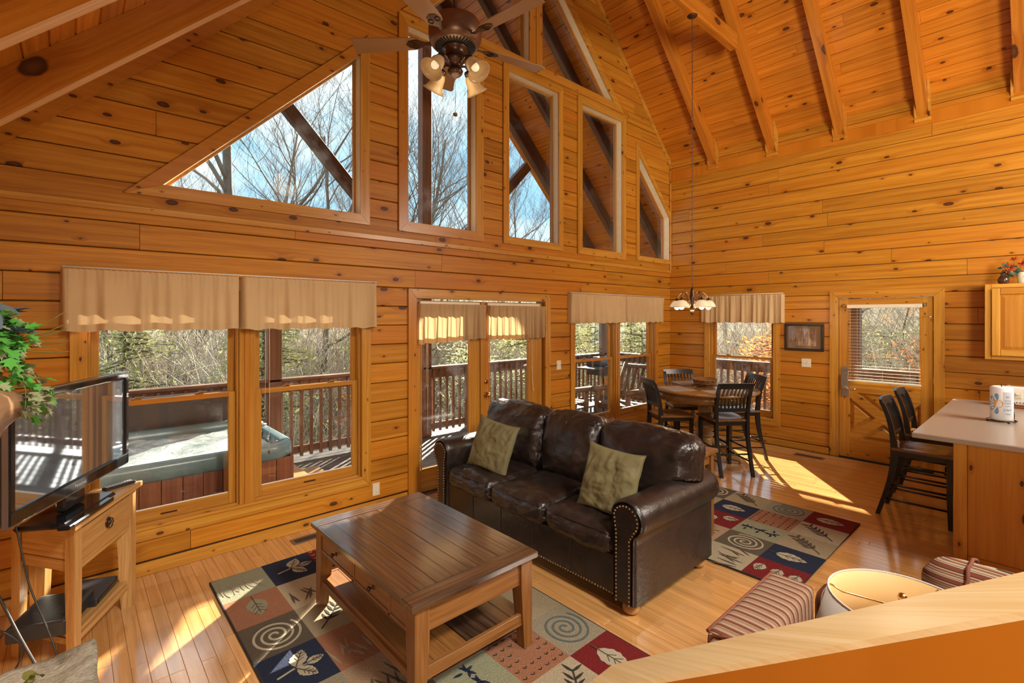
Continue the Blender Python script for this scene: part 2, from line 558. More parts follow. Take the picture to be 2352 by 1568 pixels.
def carpet(name, col, k=0.25):
    t = NT(name)
    p = t.obj_coord()
    a = t.noise(p, 130, 3, 0.7)
    b = t.noise(p, 6, 3)
    c = t.mix(a, tuple(x * (1 - 1.6 * k) for x in col), tuple(min(1, x * (1 + 1.3 * k)) for x in col))
    c = t.mix(t.math('MULTIPLY', b, 0.35), c, tuple(x * 0.72 for x in col))
    return t.done(t.bsdf(c, 0.95, 0.1, 0, t.bump(a, 0.9, 0.012)))


def glass(name, tint=(1, 1, 1), dirt=0.0, rough=0.0):
    t = NT(name)
    tr = t.n('BsdfTransparent'); t.set(tr.inputs['Color'], tint)
    gl = t.n('BsdfGlossy'); gl.inputs['Roughness'].default_value = rough
    lw = t.n('LayerWeight'); lw.inputs['Blend'].default_value = 0.5
    fr = t.math('ADD', 0.035, t.math('MULTIPLY', t.math('POWER', lw.outputs['Facing'], 5.0), 0.9))
    mx = t.n('MixShader')
    t.t.links.new(fr, mx.inputs[0])
    t.t.links.new(tr.outputs[0], mx.inputs[1]); t.t.links.new(gl.outputs[0], mx.inputs[2])
    sh = mx.outputs[0]
    if dirt:
        p = t.obj_coord()
        sp = t.n('TexVoronoi', feature='F1'); t.set(sp.inputs['Vector'], p); sp.inputs['Scale'].default_value = 46
        cs = t.n('SeparateColor'); t.set(cs.inputs[0], sp.outputs['Color'])
        dots = t.math('MULTIPLY', t.math('LESS_THAN', sp.outputs['Distance'], t.math('MULTIPLY', cs.outputs[0], 0.13)), t.math('GREATER_THAN', cs.outputs[1], 0.45))
        film = t.math('MULTIPLY', t.sstep(0.45, 0.8, t.noise(p, 3.0, 5, 0.65)), 0.16)
        k = t.math('MULTIPLY', t.math('ADD', dots, film), dirt, clamp=True)
        df = t.n('BsdfTranslucent'); t.set(df.inputs['Color'], (0.8, 0.8, 0.82))
        m2 = t.n('MixShader')
        t.t.links.new(k, m2.inputs[0]); t.t.links.new(sh, m2.inputs[1]); t.t.links.new(df.outputs[0], m2.inputs[2])
        sh = m2.outputs[0]
    return t.done(sh)


M['leather'] = leather()
M['valance'] = fabric('tan linen', (0.56, 0.375, 0.19), (0.74, 0.52, 0.28), 500, 0.07)
M['valance_thin'] = fabric('thin tan linen', (0.50, 0.33, 0.16), (0.68, 0.46, 0.24), 500, 0.26)
M['olive'] = fabric('olive pillow cloth', (0.135, 0.118, 0.055), (0.225, 0.195, 0.098), 500, 0.0, 0.6, 0.6)
M['shade_out'] = fabric('grey linen shade', (0.56, 0.54, 0.52), (0.72, 0.70, 0.68), 700, 0.12)
M['shade_in'] = simple('cream shade lining', (0.70, 0.47, 0.21), 0.55)
M['blade'] = simple('brown fan blade', (0.34, 0.19, 0.085), 0.4, var=0.15, vscale=8)
M['glass'] = glass('window glass', dirt=0.10)
M['glass_dirty'] = glass('dusty window glass', dirt=0.30)
M['brass'] = simple('polished brass', (0.60, 0.38, 0.14), 0.25, metal=1.0)
M['nail'] = simple('antique brass nails', (0.42, 0.30, 0.16), 0.3, metal=1.0)
M['bronze'] = simple('dark bronze', (0.085, 0.045, 0.028), 0.32, metal=0.75)
M['bronze_l'] = simple('aged bronze', (0.20, 0.115, 0.07), 0.35, metal=0.7)
M['steel'] = simple('brushed steel', (0.50, 0.49, 0.47), 0.35, metal=1.0)
M['chrome'] = simple('chrome', (0.75, 0.75, 0.75), 0.12, metal=1.0)
M['white'] = simple('white plastic', (0.78, 0.76, 0.70), 0.35)
M['almond'] = simple('almond plastic', (0.72, 0.64, 0.48), 0.35)
M['dark_slot'] = simple('dark slot', (0.01, 0.01, 0.01), 0.7)
M['screen'] = simple('television screen', (0.50, 0.58, 0.68), 0.035, 0.5, metal=0.9)
M['gloss_black'] = simple('gloss black plastic', (0.010, 0.010, 0.011), 0.08, 0.6)
M['matt_black'] = simple('matt black plastic', (0.022, 0.022, 0.024), 0.4, 0.5)
M['bezel_edge'] = simple('silver bezel edge', (0.32, 0.32, 0.33), 0.25, metal=0.8)
M['grey_text'] = simple('pale grey lettering', (0.55, 0.55, 0.55), 0.4)
M['cable'] = simple('black cable', (0.02, 0.017, 0.015), 0.4)
M['vent'] = simple('brown vent metal', (0.20, 0.16, 0.12), 0.4, metal=0.5)
M['amber'] = simple('amber bowl glass', (0.50, 0.33, 0.15), 0.3, emit=(0.9, 0.55, 0.22), emit_s=0.05, var=0.25, vscale=24)
M['shade_glass'] = simple('ribbed cream glass', (0.66, 0.55, 0.38), 0.3, emit=(1.0, 0.74, 0.42), emit_s=0.28)
M['dim_bulb'] = simple('dim bulb', (0.9, 0.8, 0.6), 0.3, emit=(1.0, 0.80, 0.52), emit_s=0.4)
M['bulb'] = simple('lit bulb', (1, 0.9, 0.7), 0.3, emit=(1.0, 0.80, 0.52), emit_s=2.2)
M['counter'] = simple('beige laminate', (0.40, 0.335, 0.275), 0.22, 0.5, var=0.12, vscale=260)
M['terra_pot'] = simple('dark glazed clay', (0.07, 0.028, 0.014), 0.12, 0.6)
M['paper'] = simple('white paper', (0.82, 0.82, 0.84), 0.6)
M['petal_blue'] = simple('printed blue', (0.16, 0.36, 0.60), 0.5)
M['print_navy'] = simple('printed navy', (0.03, 0.08, 0.22), 0.5)
M['print_orange'] = simple('printed orange', (0.80, 0.36, 0.04), 0.5)
M['print_grey'] = simple('printed grey', (0.52, 0.54, 0.58), 0.5)
M['mahog'] = simple('reddish wood', (0.24, 0.065, 0.02), 0.3, var=0.25)
M['pic_frame'] = simple('dark picture frame', (0.022, 0.014, 0.010), 0.3, 0.5)
M['mat'] = simple('brown picture mat', (0.20, 0.115, 0.055), 0.6)
M['wicker'] = simple('brown wicker', (0.20, 0.095, 0.03), 0.35, var=0.5, vscale=90)
M['placemat'] = fabric('taupe placemat', (0.30, 0.245, 0.21), (0.40, 0.335, 0.29), 900)
M['spa_shell'] = simple('teal speckled acrylic', (0.13, 0.20, 0.21), 0.25, 0.5, var=0.4, vscale=240)
M['spa_skirt'] = wood('redwood spa skirt', 2, (0.28, 0.098, 0.042), (0.18, 0.055, 0.024), knots=False, rough=0.5, var=0.2)
M['spa_cover'] = simple('brown vinyl cover', (0.075, 0.05, 0.035), 0.5, var=0.4, vscale=120)
M['grill'] = simple('dark blue enamel', (0.03, 0.035, 0.05), 0.3)
M['bark'] = simple('grey brown bark', (0.17, 0.135, 0.10), 0.9, var=0.45, vscale=9)
M['twig'] = simple('brown twigs', (0.175, 0.13, 0.09), 0.9, var=0.3, vscale=5)
M['brush'] = simple('pale dry brush', (0.58, 0.50, 0.38), 0.9, var=0.35, vscale=4)


def leafmat(name, c0, c1, tr=0.45, scale=3):
    t = NT(name)
    k = t.noise(t.obj_coord(), scale, 3)
    r = t.n('NewGeometry').outputs['Random Per Island']
    c = t.mix(t.math('ADD', t.math('MULTIPLY', k, 0.5), t.math('MULTIPLY', r, 0.5)), c0, c1)
    d = t.n('BsdfDiffuse'); t.set(d.inputs['Color'], c)
    b = t.n('BsdfTranslucent'); t.set(b.inputs['Color'], c)
    mx = t.n('MixShader'); mx.inputs[0].default_value = tr
    t.t.links.new(d.outputs[0], mx.inputs[1]); t.t.links.new(b.outputs[0], mx.inputs[2])
    return t.done(mx.outputs[0])


M['pine_needles'] = leafmat('yellow green needles', (0.34, 0.36, 0.13), (0.66, 0.62, 0.30), 0.55)
M['green_leaves'] = leafmat('light green leaves', (0.38, 0.42, 0.18), (0.72, 0.70, 0.38), 0.55)
M['rust_leaves'] = leafmat('rust autumn leaves', (0.50, 0.16, 0.05), (0.72, 0.36, 0.13))
M['ivy'] = leafmat('ivy green', (0.045, 0.20, 0.035), (0.17, 0.55, 0.10), 0.12)
M['ivy_pale'] = leafmat('variegated ivy', (0.06, 0.13, 0.04), (0.55, 0.56, 0.34), 0.12)
M['ivy_blue'] = leafmat('blue grey leaf', (0.05, 0.085, 0.10), (0.17, 0.22, 0.26), 0.05)
M['sage_leaf'] = leafmat('dull green leaf', (0.13, 0.13, 0.03), (0.26, 0.25, 0.08), 0.1)
M['mum'] = leafmat('orange chrysanthemum', (0.45, 0.06, 0.015), (0.72, 0.16, 0.04), 0.15)
M['teal_leaf'] = leafmat('teal silk leaf', (0.03, 0.10, 0.08), (0.12, 0.25, 0.20), 0.1)


def ground_mat():
    t = NT('leaf litter hillside')
    p = t.obj_coord()
    a = t.noise(p, 0.5, 6, 0.65)
    b = t.noise(p, 6.0, 4, 0.7)
    c = t.ramp(t.math('ADD', t.math('MULTIPLY', a, 0.5), t.math('MULTIPLY', b, 0.5)), [(0.30, (0.07, 0.06, 0.042)), (0.5, (0.17, 0.135, 0.085)), (0.68, (0.29, 0.23, 0.145))])
    return t.done(t.bsdf(c, 0.95, 0.05, 0, t.bump(b, 0.6, 0.1)))


def water_mat():
    t = NT('foaming spa water')
    p = t.obj_coord()
    a = t.noise(p, 5.0, 5, 0.6, 1.2)
    b = t.noise(p, 30.0, 3, 0.6)
    c = t.ramp(a, [(0.35, (0.30, 0.40, 0.40)), (0.55, (0.60, 0.68, 0.67)), (0.72, (0.88, 0.92, 0.90))])
    return t.done(t.bsdf(c, 0.18, 0.5, 0, t.bump(t.math('ADD', a, t.math('MULTIPLY', b, 0.3)), 0.6, 0.04)))


def rock_mat():
    t = NT('pale field stone')
    p = t.obj_coord()
    a = t.noise(p, 7, 6, 0.65, 0.8)
    b = t.noise(p, 60, 4, 0.7)
    c = t.ramp(t.math('ADD', t.math('MULTIPLY', a, 0.7), t.math('MULTIPLY', b, 0.3)), [(0.3, (0.10, 0.095, 0.07)), (0.45, (0.34, 0.32, 0.25)), (0.62, (0.52, 0.50, 0.42)), (0.8, (0.66, 0.64, 0.55))])
    return t.done(t.bsdf(c, 0.75, 0.3, 0, t.bump(t.math('ADD', a, t.math('MULTIPLY', b, 0.5)), 0.8, 0.03)))


def stripe_mat(name, axis, per=0.044):
    t = NT(name)
    s = t.sep(t.obj_coord())
    f = t.math('FRACT', t.math('DIVIDE', s[axis], per))
    cr, mar, blk, tan = (0.42, 0.345, 0.25), (0.17, 0.048, 0.028), (0.035, 0.02, 0.016), (0.27, 0.145, 0.085)
    nd = t.n('ValToRGB')
    nd.color_ramp.interpolation = 'CONSTANT'
    st = [(0.0, mar), (0.26, blk), (0.30, cr), (0.37, mar), (0.42, cr), (0.52, tan), (0.60, blk), (0.64, cr), (0.71, mar), (0.80, tan), (0.86, cr), (0.93, blk)]
    e = nd.color_ramp.elements
    while len(e) < len(st): e.new(0.5)
    for k, (p, c) in enumerate(st): e[k].position = p; e[k].color = (*c, 1)
    t.set(nd.inputs[0], f)
    w = t.noise(t.obj_coord(), 300, 2)
    return t.done(t.bsdf(nd.outputs[0], 0.85, 0.2, 0, t.bump(w, 0.3, 0.003)))


M['ground'] = ground_mat()
M['water'] = water_mat()
M['rock'] = rock_mat()
M['stripe_x'] = stripe_mat('striped upholstery x', 0)
M['stripe_y'] = stripe_mat('striped upholstery y', 1)
M['stripe_z'] = stripe_mat('striped upholstery z', 2)
M['welt'] = simple('maroon welt', (0.20, 0.06, 0.035), 0.8, var=0.3, vscale=200)
RUGC = dict(red=(0.20, 0.022, 0.024), navy=(0.028, 0.036, 0.068), tan=(0.38, 0.31, 0.20), beige=(0.46, 0.39, 0.27), sage=(0.31, 0.31, 0.205),
            brown=(0.125, 0.10, 0.072), terra=(0.36, 0.165, 0.095), pink=(0.42, 0.29, 0.19), grey=(0.33, 0.285, 0.205), teal=(0.13, 0.17, 0.155), dark=(0.055, 0.052, 0.05), cream=(0.52, 0.46, 0.34))
for k_, c_ in RUGC.items():
    M['rug_' + k_] = carpet('carpet ' + k_, c_)
# ------------------------------------------------------------------ room shell
RX, RZ = 4.22, 7.42                      # ridge
SR, SL = 0.975, 0.985                    # roof slopes right and left
TR, TL = math.atan(SR), math.atan(SL)
GY, WX = 4.25, 7.36                      # gable wall plane, right wall plane
LX, BY = -0.95, -3.2
deckR = lambda x: RZ - SR * (x - RX)
deckL = lambda x: RZ - SL * (RX - x)


class Wall:
    """a vertical wall: u runs along it, d into it (room side is d = 0)"""
    def __init__(self, axis):
        self.axis = axis
        self.mats = dict(h=M['casing_x'] if axis == 'x' else M['casing_y'], v=M['casing_z'], sh=M['sash_x'] if axis == 'x' else M['sash_y'], sv=M['sash_z'])

    def p(self, u, d, z):
        return (u, GY + d, z) if self.axis == 'x' else (WX + d, u, z)

    def vec(self, d):
        return (0, d, 0) if self.axis == 'x' else (d, 0, 0)

    def box(self, mb, u0, u1, d0, d1, z0, z1, c=0.003, mat=0):
        if self.axis == 'x':
            return mb.cbox(u0, u1, GY + d0, GY + d1, z0, z1, c, None, mat)
        return mb.cbox(WX + d0, WX + d1, u0, u1, z0, z1, c, None, mat)


FW, SW = Wall('x'), Wall('y')


def interval(poly, z):
    us = []
    n = len(poly)
    for i in range(n):
        (u0, z0), (u1, z1) = poly[i], poly[(i + 1) % n]
        if (z0 - z) * (z1 - z) <= 0 and abs(z1 - z0) > 1e-9:
            t = (z - z0) / (z1 - z0)
            us.append(u0 + (u1 - u0) * t)
    return (min(us), max(us)) if len(us) >= 2 else None


def plank_wall(parent, wall, outline, openings, rows, rng, mat, name='plank', d0=0.0, th=0.022, gap=0.003, ch=0.006, joints=True, clip=None):
    zmin = min(p[1] for p in outline); zmax = max(p[1] for p in outline)
    levels = sorted({round(z, 5) for pl in [outline] + openings for _, z in pl})
    for z0, z1 in rows:
        z0c, z1c = max(z0, zmin), min(z1, zmax)
        if z1c - z0c < 0.01: continue
        cuts = [z0c] + [z for z in levels if z0c + 0.004 < z < z1c - 0.004] + [z1c]
        pos = []
        if joints:
            u = rng.uniform(0.3, 2.4) + outline[0][0]
            while u < 9:
                pos.append(u); u += rng.uniform(1.9, 3.8)
        pieces = []
        for s0, s1 in zip(cuts, cuts[1:]):
            e = 1e-5
            a, b = interval(outline, s0 + e), interval(outline, s1 - e)
            if not a or not b: continue
            spans = [(a[0], b[0], a[1], b[1])]
            for op in openings:
                oa, ob = interval(op, s0 + e), interval(op, s1 - e)
                if not oa or not ob: continue
                new = []
                for l0, l1, h0, h1 in spans:
                    if oa[1] <= l0 or oa[0] >= h0:
                        new.append((l0, l1, h0, h1)); continue
                    if oa[0] > l0: new.append((l0, l1, oa[0], ob[0]))
                    if oa[1] < h0: new.append((oa[1], ob[1], h0, h1))
                spans = new
            for sp in spans:
                l0, l1, h0, h1 = sp
                cur0, cur1 = l0, l1
                for j in pos:
                    if max(cur0, cur1) + 0.25 < j < min(h0, h1) - 0.25:
                        pieces.append((s0, s1, cur0, cur1, j - 0.0015, j - 0.0015)); cur0 = cur1 = j + 0.0015
                pieces.append((s0, s1, cur0, cur1, h0, h1))
        comps = []
        for pc in pieces:
            lo, hi = min(pc[2], pc[3]), max(pc[4], pc[5])
            if hi - lo < 0.012: continue
            hit = [c for c in comps if min(hi, c[1]) - max(lo, c[0]) > 0.03]
            for c in hit: comps.remove(c)
            comps.append((min([lo] + [c[0] for c in hit]), max([hi] + [c[1] for c in hit]), [pc] + sum([c[2] for c in hit], [])))
        for lo, hi, pcs in comps:
            if clip and (hi < clip[0] or lo > clip[1]): continue
            mb = MB()
            for s0, s1, l0, l1, h0, h1 in pcs:
                lowr, topr = abs(s0 - z0c) < 1e-4, abs(s1 - z1c) < 1e-4
                za, zb = s0 + (gap if lowr else 0), s1 - (gap if topr else 0)
                if zb - za < 0.003: continue
                pr = [(za, d0 + th)]
                pr += [(za, d0 + ch), (za + ch, d0)] if lowr and zb - za > 3 * ch else [(za, d0)]
                pr += [(zb - ch, d0), (zb, d0 + ch)] if topr and zb - za > 3 * ch else [(zb, d0)]
                pr += [(zb, d0 + th)]
                n = len(pr)
                f = lambda q0, q1, z: q0 + (q1 - q0) * (z - s0) / (s1 - s0)
                vs = [wall.p(f(l0, l1, z), d, z) for z, d in pr] + [wall.p(f(h0, h1, z), d, z) for z, d in pr]
                mb.add(vs, [list(range(n)), list(range(n, 2 * n))[::-1]] + [(i, n + i, n + (i + 1) % n, (i + 1) % n) for i in range(n)])
            if mb.v: mb.obj(name, mat, parent)


def core_wall(name, wall, outline, openings, d0, d1, mat):
    mb = MB()
    levels = sorted({round(z, 5) for pl in [outline] + openings for _, z in pl})
    e = 1e-5
    for s0, s1 in zip(levels, levels[1:]):
        a, b = interval(outline, s0 + e), interval(outline, s1 - e)
        if not a or not b: continue
        spans = [(a[0], b[0], a[1], b[1])]
        for op in openings:
            oa, ob = interval(op, s0 + e), interval(op, s1 - e)
            if not oa or not ob: continue
            new = []
            for l0, l1, h0, h1 in spans:
                if oa[1] <= l0 or oa[0] >= h0:
                    new.append((l0, l1, h0, h1)); continue
                if oa[0] > l0: new.append((l0, l1, oa[0], ob[0]))
                if oa[1] < h0: new.append((oa[1], ob[1], h0, h1))
            spans = new
        for l0, l1, h0, h1 in spans:
            mb.prism([wall.p(l0, d0, s0), wall.p(h0, d0, s0), wall.p(h1, d0, s1), wall.p(l1, d0, s1)], wall.vec(d1 - d0))
    return struct(mb.obj(name, mat))


def rect(u0, u1, z0, z1):
    return [(u0, z0), (u1, z0), (u1, z1), (u0, z1)]


def offset_poly(poly, w):
    n = len(poly)
    ar = sum(poly[i][0] * poly[(i + 1) % n][1] - poly[(i + 1) % n][0] * poly[i][1] for i in range(n))
    sg = 1 if ar > 0 else -1
    out = []
    for i in range(n):
        p0, p1, p2 = Vector(poly[i - 1]), Vector(poly[i]), Vector(poly[(i + 1) % n])
        d1, d2 = (p1 - p0).normalized(), (p2 - p1).normalized()
        n1, n2 = Vector((d1.y, -d1.x)) * sg, Vector((d2.y, -d2.x)) * sg
        b = n1 + n2
        k = w / max(0.2, (1 + n1.dot(n2)))
        out.append(tuple(p1 + b * k))
    return out


W1 = rect(0.085, 1.98, 0.33, 2.0)
DOOR = rect(2.551, 4.385, 0.0, 1.985)
W2 = rect(4.95, 6.885, 0.33, 2.0)
TRI = [(0.49, 2.735), (1.966, 2.735), (1.966, 4.185)]
U1 = rect(2.456, 3.30, 2.73, 4.65)
U2 = rect(3.78, 4.63, 2.73, 4.65)
U3 = rect(5.098, 6.0, 2.73, 4.65)
U4 = [(6.446, 2.73), (7.31, 2.73), (7.31, 3.43), (6.446, 4.27)]
T1 = [(2.645, 4.88), (4.11, 4.88), (4.11, 6.32)]
T2 = [(4.33, 4.88), (5.79, 4.88), (4.33, 6.32)]
gable = [(LX, 0.0), (WX, 0.0), (WX, deckR(WX)), (RX, RZ), (LX, deckL(LX))]
front_open = [offset_poly(q, .0215) for q in (W1, DOOR, W2, TRI, U1, U2, U3, U4, T1, T2)]
front_open[1] = [(u, max(z, 0.0)) for u, z in front_open[1]]
gable_core = [(LX, 0.0), (WX + .15, 0.0), (WX + .15, deckR(WX + .15)), (RX, RZ), (LX, deckL(LX))]
wall_front = core_wall('wall_front', FW, gable_core, front_open, 0.022, 0.15, M['wall_core'])
rng = random.Random(5)
rows = [(0.0, 0.09)] + [(0.09 + 0.181 * i, 0.09 + 0.181 * (i + 1)) for i in range(13)]
rows += [(2.443, 2.54)] + [(2.54 + 0.1795 * i, 2.54 + 0.1795 * (i + 1)) for i in range(28)]
plank_wall(wall_front, FW, gable, front_open, rows[1:], rng, M['pine_x'])

W3 = rect(2.645, 3.57, 0.35, 2.0)
DOOR2 = rect(0.92, 1.862, 0.0, 2.035)
side = rect(BY, GY, 0.0, deckR(WX))
side_open = [offset_poly(W3, .0215), [(u, max(z, 0.0)) for u, z in offset_poly(DOOR2, .0215)]]
wall_right = core_wall('wall_right', SW, side, side_open, 0.022, 0.15, M['wall_core'])
rows2 = [(0.09 + 0.181 * i, 0.09 + 0.181 * (i + 1)) for i in range(13)] + [(2.443 + 0.1795 * i, 2.443 + 0.1795 * (i + 1)) for i in range(11)]
plank_wall(wall_right, SW, rect(-1.0, GY, 0.0, deckR(WX)), side_open, rows2, random.Random(9), M['pine_y'], clip=(-0.6, 9))
struct(MB().box(WX, WX + 0.02, BY, -1.0, 0, deckR(WX)).obj('wall_right', M['pine_y']))
# walls behind the photographer
wl_ = MB(); wl_.prism([(LX, BY - .12, 0), (WX, BY - .12, 0), (WX, BY - .12, deckR(WX)), (RX, BY - .12, RZ), (LX, BY - .12, deckL(LX))], (0, 0.12, 0))
struct(wl_.obj('wall_rear', M['pine_x']))
struct(MB().box(LX - .12, LX, BY, GY, 0, deckL(LX)).obj('wall_left', M['pine_y']))

# ceiling: a deck slab per slope, every board its own piece
def slope_frame(side):
    th = TR if side > 0 else TL
    c, s = math.cos(th), math.sin(th)
    e = Vector((side * c, 0, -s)); o = Vector((side * s, 0, c))
    return e, o


def roof(name, side, y0, y1, smax, plank_y, rngs, mat, th=0.02, width=0.137, smin=0.0):
    e, o = slope_frame(side)
    P = lambda s, h, y: tuple(Vector((RX, y, RZ)) + e * s + o * h)
    mb = MB()
    mb.prism([P(smin, 0.021, y0), P(smax, 0.021, y0), P(smax, 0.10, y0), P(smin, 0.10, y0)], (0, y1 - y0, 0))
    root = struct(mb.obj(name, M['wall_core']))
    n = int(smax / width) + 1
    for i in range(n):
        s0, s1 = i * width, min((i + 1) * width, smax)
        if s1 - s0 < 0.02 or s0 < smin - .01: continue
        g, c = 0.0013, 0.005
        cut = [plank_y[0], plank_y[1]]
        if rngs and plank_y[1] - plank_y[0] > 3:
            j = rngs.uniform(0.6, plank_y[1] - 0.6)
            cut = [plank_y[0], j, plank_y[1]]
        for a, b in zip(cut, cut[1:]):
            m2 = MB()
            poly = [(s0 + g, th), (s0 + g, c), (s0 + g + c, 0), (s1 - g - c, 0), (s1 - g, c), (s1 - g, th)]
            m2.prism([P(s, h, a + 0.001) for s, h in poly], (0, b - a - 0.002, 0))
            m2.obj('plank', mat, root)
    return root


LEN_R = (WX - RX) / math.cos(TR)
LEN_L = (RX - LX) / math.cos(TL)
roof('ceiling', 1, BY, GY, LEN_R + .2, (-0.7, GY), random.Random(21), M['ceil_y'])
roof('ceiling', -1, BY, GY, LEN_L + .2, (-0.7, GY), random.Random(22), M['ceil_y'])
EAVE = LEN_R + (9.30 - WX) / math.cos(TR)
roof('porch_roof', 1, GY + 0.16, 7.15, EAVE, (GY + 0.16, 7.15), None, M['ceil_y'])
roof('porch_roof', -1, GY + 0.16, 7.15, LEN_L + 0.5, (GY + 0.16, 7.15), None, M['ceil_y'])
roof('porch_roof', 1, -1.2, GY + 0.158, EAVE, (-1.2, GY + 0.158), None, M['ceil_y'], smin=LEN_R + .22)

# rafters (structure)
RAFT_Y = [3.506, 2.657, 1.841, 1.017, 0.228, -0.62]
DEP = 0.178
for i, y in enumerate(RAFT_Y):
    struct(MB().prism([(0, -.05, -.001), (LEN_R - .004, -.05, -.001), (LEN_R - .004 + DEP * SR, -.05, -DEP), (0, -.05, -DEP)], (0, .1, 0)).obj('trim_rafter', M['beam_x'], None, (RX, y, RZ), (0, TR, 0)))
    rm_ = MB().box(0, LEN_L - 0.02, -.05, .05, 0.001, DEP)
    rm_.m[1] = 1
    struct(rm_.obj('trim_rafter', [M['beam_x'], M['pale_x']], None, (RX, y, RZ), (0, math.pi - TL, 0)))
struct(MB().cbox(RX - .05, RX + .05, BY, GY - 0.01, RZ - .34, RZ - .10, .006).obj('trim_ridge', M['pine_y']))
struct(MB().cbox(2.35, 6.10, 2.657 - .045, 2.657 + .045, 5.10, 5.29, .006).obj('trim_collar', M['beam_x']))
# little trim boards wrapped round each rafter foot at the right wall
e_, o_ = slope_frame(1)
for y in RAFT_Y[:5]:
    m = MB()
    for yy in (y - .074, y + .052):
        a, b = LEN_R - .20, LEN_R - .02
        poly = [tuple(Vector((RX, yy, RZ)) + e_ * s + o_ * h) for s, h in ((a, -.002), (b + .012, -.002), (b + .012 + (DEP + .02) * SR, -DEP - .02), (b + .012 + (DEP + .02) * SR - .09, -DEP - .02))]
        m.prism(poly, (0, .022, 0))
    zb = deckR(WX) - DEP / math.cos(TR)
    m.cbox(WX - .05, WX - .002, y - .075, y + .075, zb - .05, zb - .012, .003)
    struct(m.obj('trim_foot', M['casing_y']))
struct(MB().cbox(WX - .028, WX - .001, -1.0, GY - .03, 4.02, 4.17, .004).obj('trim_frieze', M['ceil_y']))

# trims on the gable wall
struct(MB().cbox(LX, WX - .002, GY - .022, GY - .001, 2.516, 2.562, .004).obj('trim_band', M['casing_x']))
for sgn, w in ((1, .075), (-1, .09)):
    e_, o_ = slope_frame(sgn)
    L = LEN_R if sgn > 0 else LEN_L
    poly = [tuple(Vector((RX, GY - .022, RZ)) + e_ * s + o_ * h) for s, h in ((0, -.003), (L - .03, -.003), (L - .03 - (w if sgn > 0 else 0), -w), (w, -w))]
    struct(MB().prism(poly, (0, .021, 0)).obj('trim_rake', M['casing_x']))
struct(MB().cbox(WX - .03, WX - .002, GY - .03, GY - .002, 2.562, 4.28, .006).obj('trim_corner', M['casing_z']))
struct(MB().cbox(-.95, 2.45, GY - .02, GY - .001, 0.0, .088, .004).obj('baseboard_front', M['casing_x']))
struct(MB().cbox(4.49, WX - .003, GY - .02, GY - .001, 0.0, .088, .004).obj('baseboard_front', M['casing_x']))
struct(MB().cbox(WX - .02, WX - .001, 1.965, GY - .025, 0.0, .088, .004).obj('baseboard_right', M['casing_y']))
struct(MB().cbox(WX - .02, WX - .001, -1.0, .81, 0.0, .088, .004).obj('baseboard_right', M['casing_y']))

# floor: oak strips, the 300 largest in view as pieces, the rest joined
floor = struct(MB().box(LX, WX + .155, BY, GY + .155, -0.12, -0.017).obj('floor', M['wall_core']))
rf = random.Random(3)
strips = []
fwid = 0.0695
for i in range(int((WX - LX) / fwid)):
    x0 = LX + i * fwid
    y = -0.6 + rf.uniform(-1.0, 0)
    while y < GY:
        L = rf.uniform(.55, 1.5)
        y1 = min(y + L, GY)
        if y1 - y > .05:
            strips.append((x0, max(y, -3.2), y1))
        y = y1 + 0.0006


def fpix(x, y, z=0):
    r, f = .742 * x - .6704 * y, .6704 * x + .742 * y
    if f < .2: return None
    return 1176 + 1124 * r / f, 727 - 1124 * (z - 1.8) / f, f


def area(s):
    q = fpix(s[0] + fwid / 2, (s[1] + s[2]) / 2)
    if not q or not (-60 < q[0] < 2412 and 727 < q[1] < 1640): return 0
    if s[0] > 2.5 and s[0] < 3.4 and 1.75 < (s[1] + s[2]) / 2 < 3.7: return 0      # under the sofa
    return (s[2] - s[1]) / q[2] ** 2


strips.sort(key=area, reverse=True)
fs = lambda mb, s: mb.cbox(s[0] + .0005, s[0] + fwid - .0005, s[1], s[2], -.016, 0, .0012)
for s in strips[:300]:
    fs(MB(), s).obj('floor_board', M['floor'], floor)
mb = MB()
for s in strips[300:]: fs(mb, s)
mb.obj('floor_boards_far', M['floor_far'], floor, kind='stuff')
struct(MB().box(LX, WX, BY, -1.6, -.016, 0).obj('floor', M['floor_far']))


# ------------------------------------------------------------------ windows and doors
def casing(parent, wall, poly, w, skip=(), d0=-.02, d1=-.001, name='casing', zfloor=None, mats=None):
    outp = offset_poly(poly, w)
    if zfloor is not None:
        outp = [(u, max(z, zfloor)) for u, z in outp]
    n = len(poly)
    for i in range(n):
        if i in skip: continue
        j = (i + 1) % n
        a, b, c, d = poly[i], poly[j], outp[j], outp[i]
        q = [a, b, c, d]
        cu, cz = sum(p[0] for p in q) / 4, sum(p[1] for p in q) / 4
        q = [(cu + (u - cu) * .9985, cz + (z - cz) * .9985) for u, z in q]
        vert = abs(b[1] - a[1]) > 1.5 * abs(b[0] - a[0])
        m = mats if mats else wall.mats['v' if vert else 'h']
        MB().prism([wall.p(u, d0, z) for u, z in q], wall.vec(d1 - d0)).obj(name, m, parent)


def reveal(parent, wall, poly, d0, d1, th, mat, skip=()):
    outp = offset_poly(poly, th)
    n = len(poly)
    for i in range(n):
        if i in skip: continue
        j = (i + 1) % n
        MB().prism([wall.p(u, d0, z) for u, z in (poly[i], poly[j], outp[j], outp[i])], wall.vec(d1 - d0)).obj('jamb', mat, parent)


def frame_bars(wall, mb_list, u0, u1, z0, z1, d0, d1, l, r, b, t):
    """stiles and rails; returns [(MB, 'v'|'h')]"""
    out = []
    out.append((wall.box(MB(), u0, u0 + l, d0, d1, z0, z1), 'sv'))
    out.append((wall.box(MB(), u1 - r, u1, d0, d1, z0, z1), 'sv'))
    out.append((wall.box(MB(), u0 + l, u1 - r, d0, d1, z0, z0 + b), 'sh'))
    out.append((wall.box(MB(), u0 + l, u1 - r, d0, d1, z1 - t, z1), 'sh'))
    return out


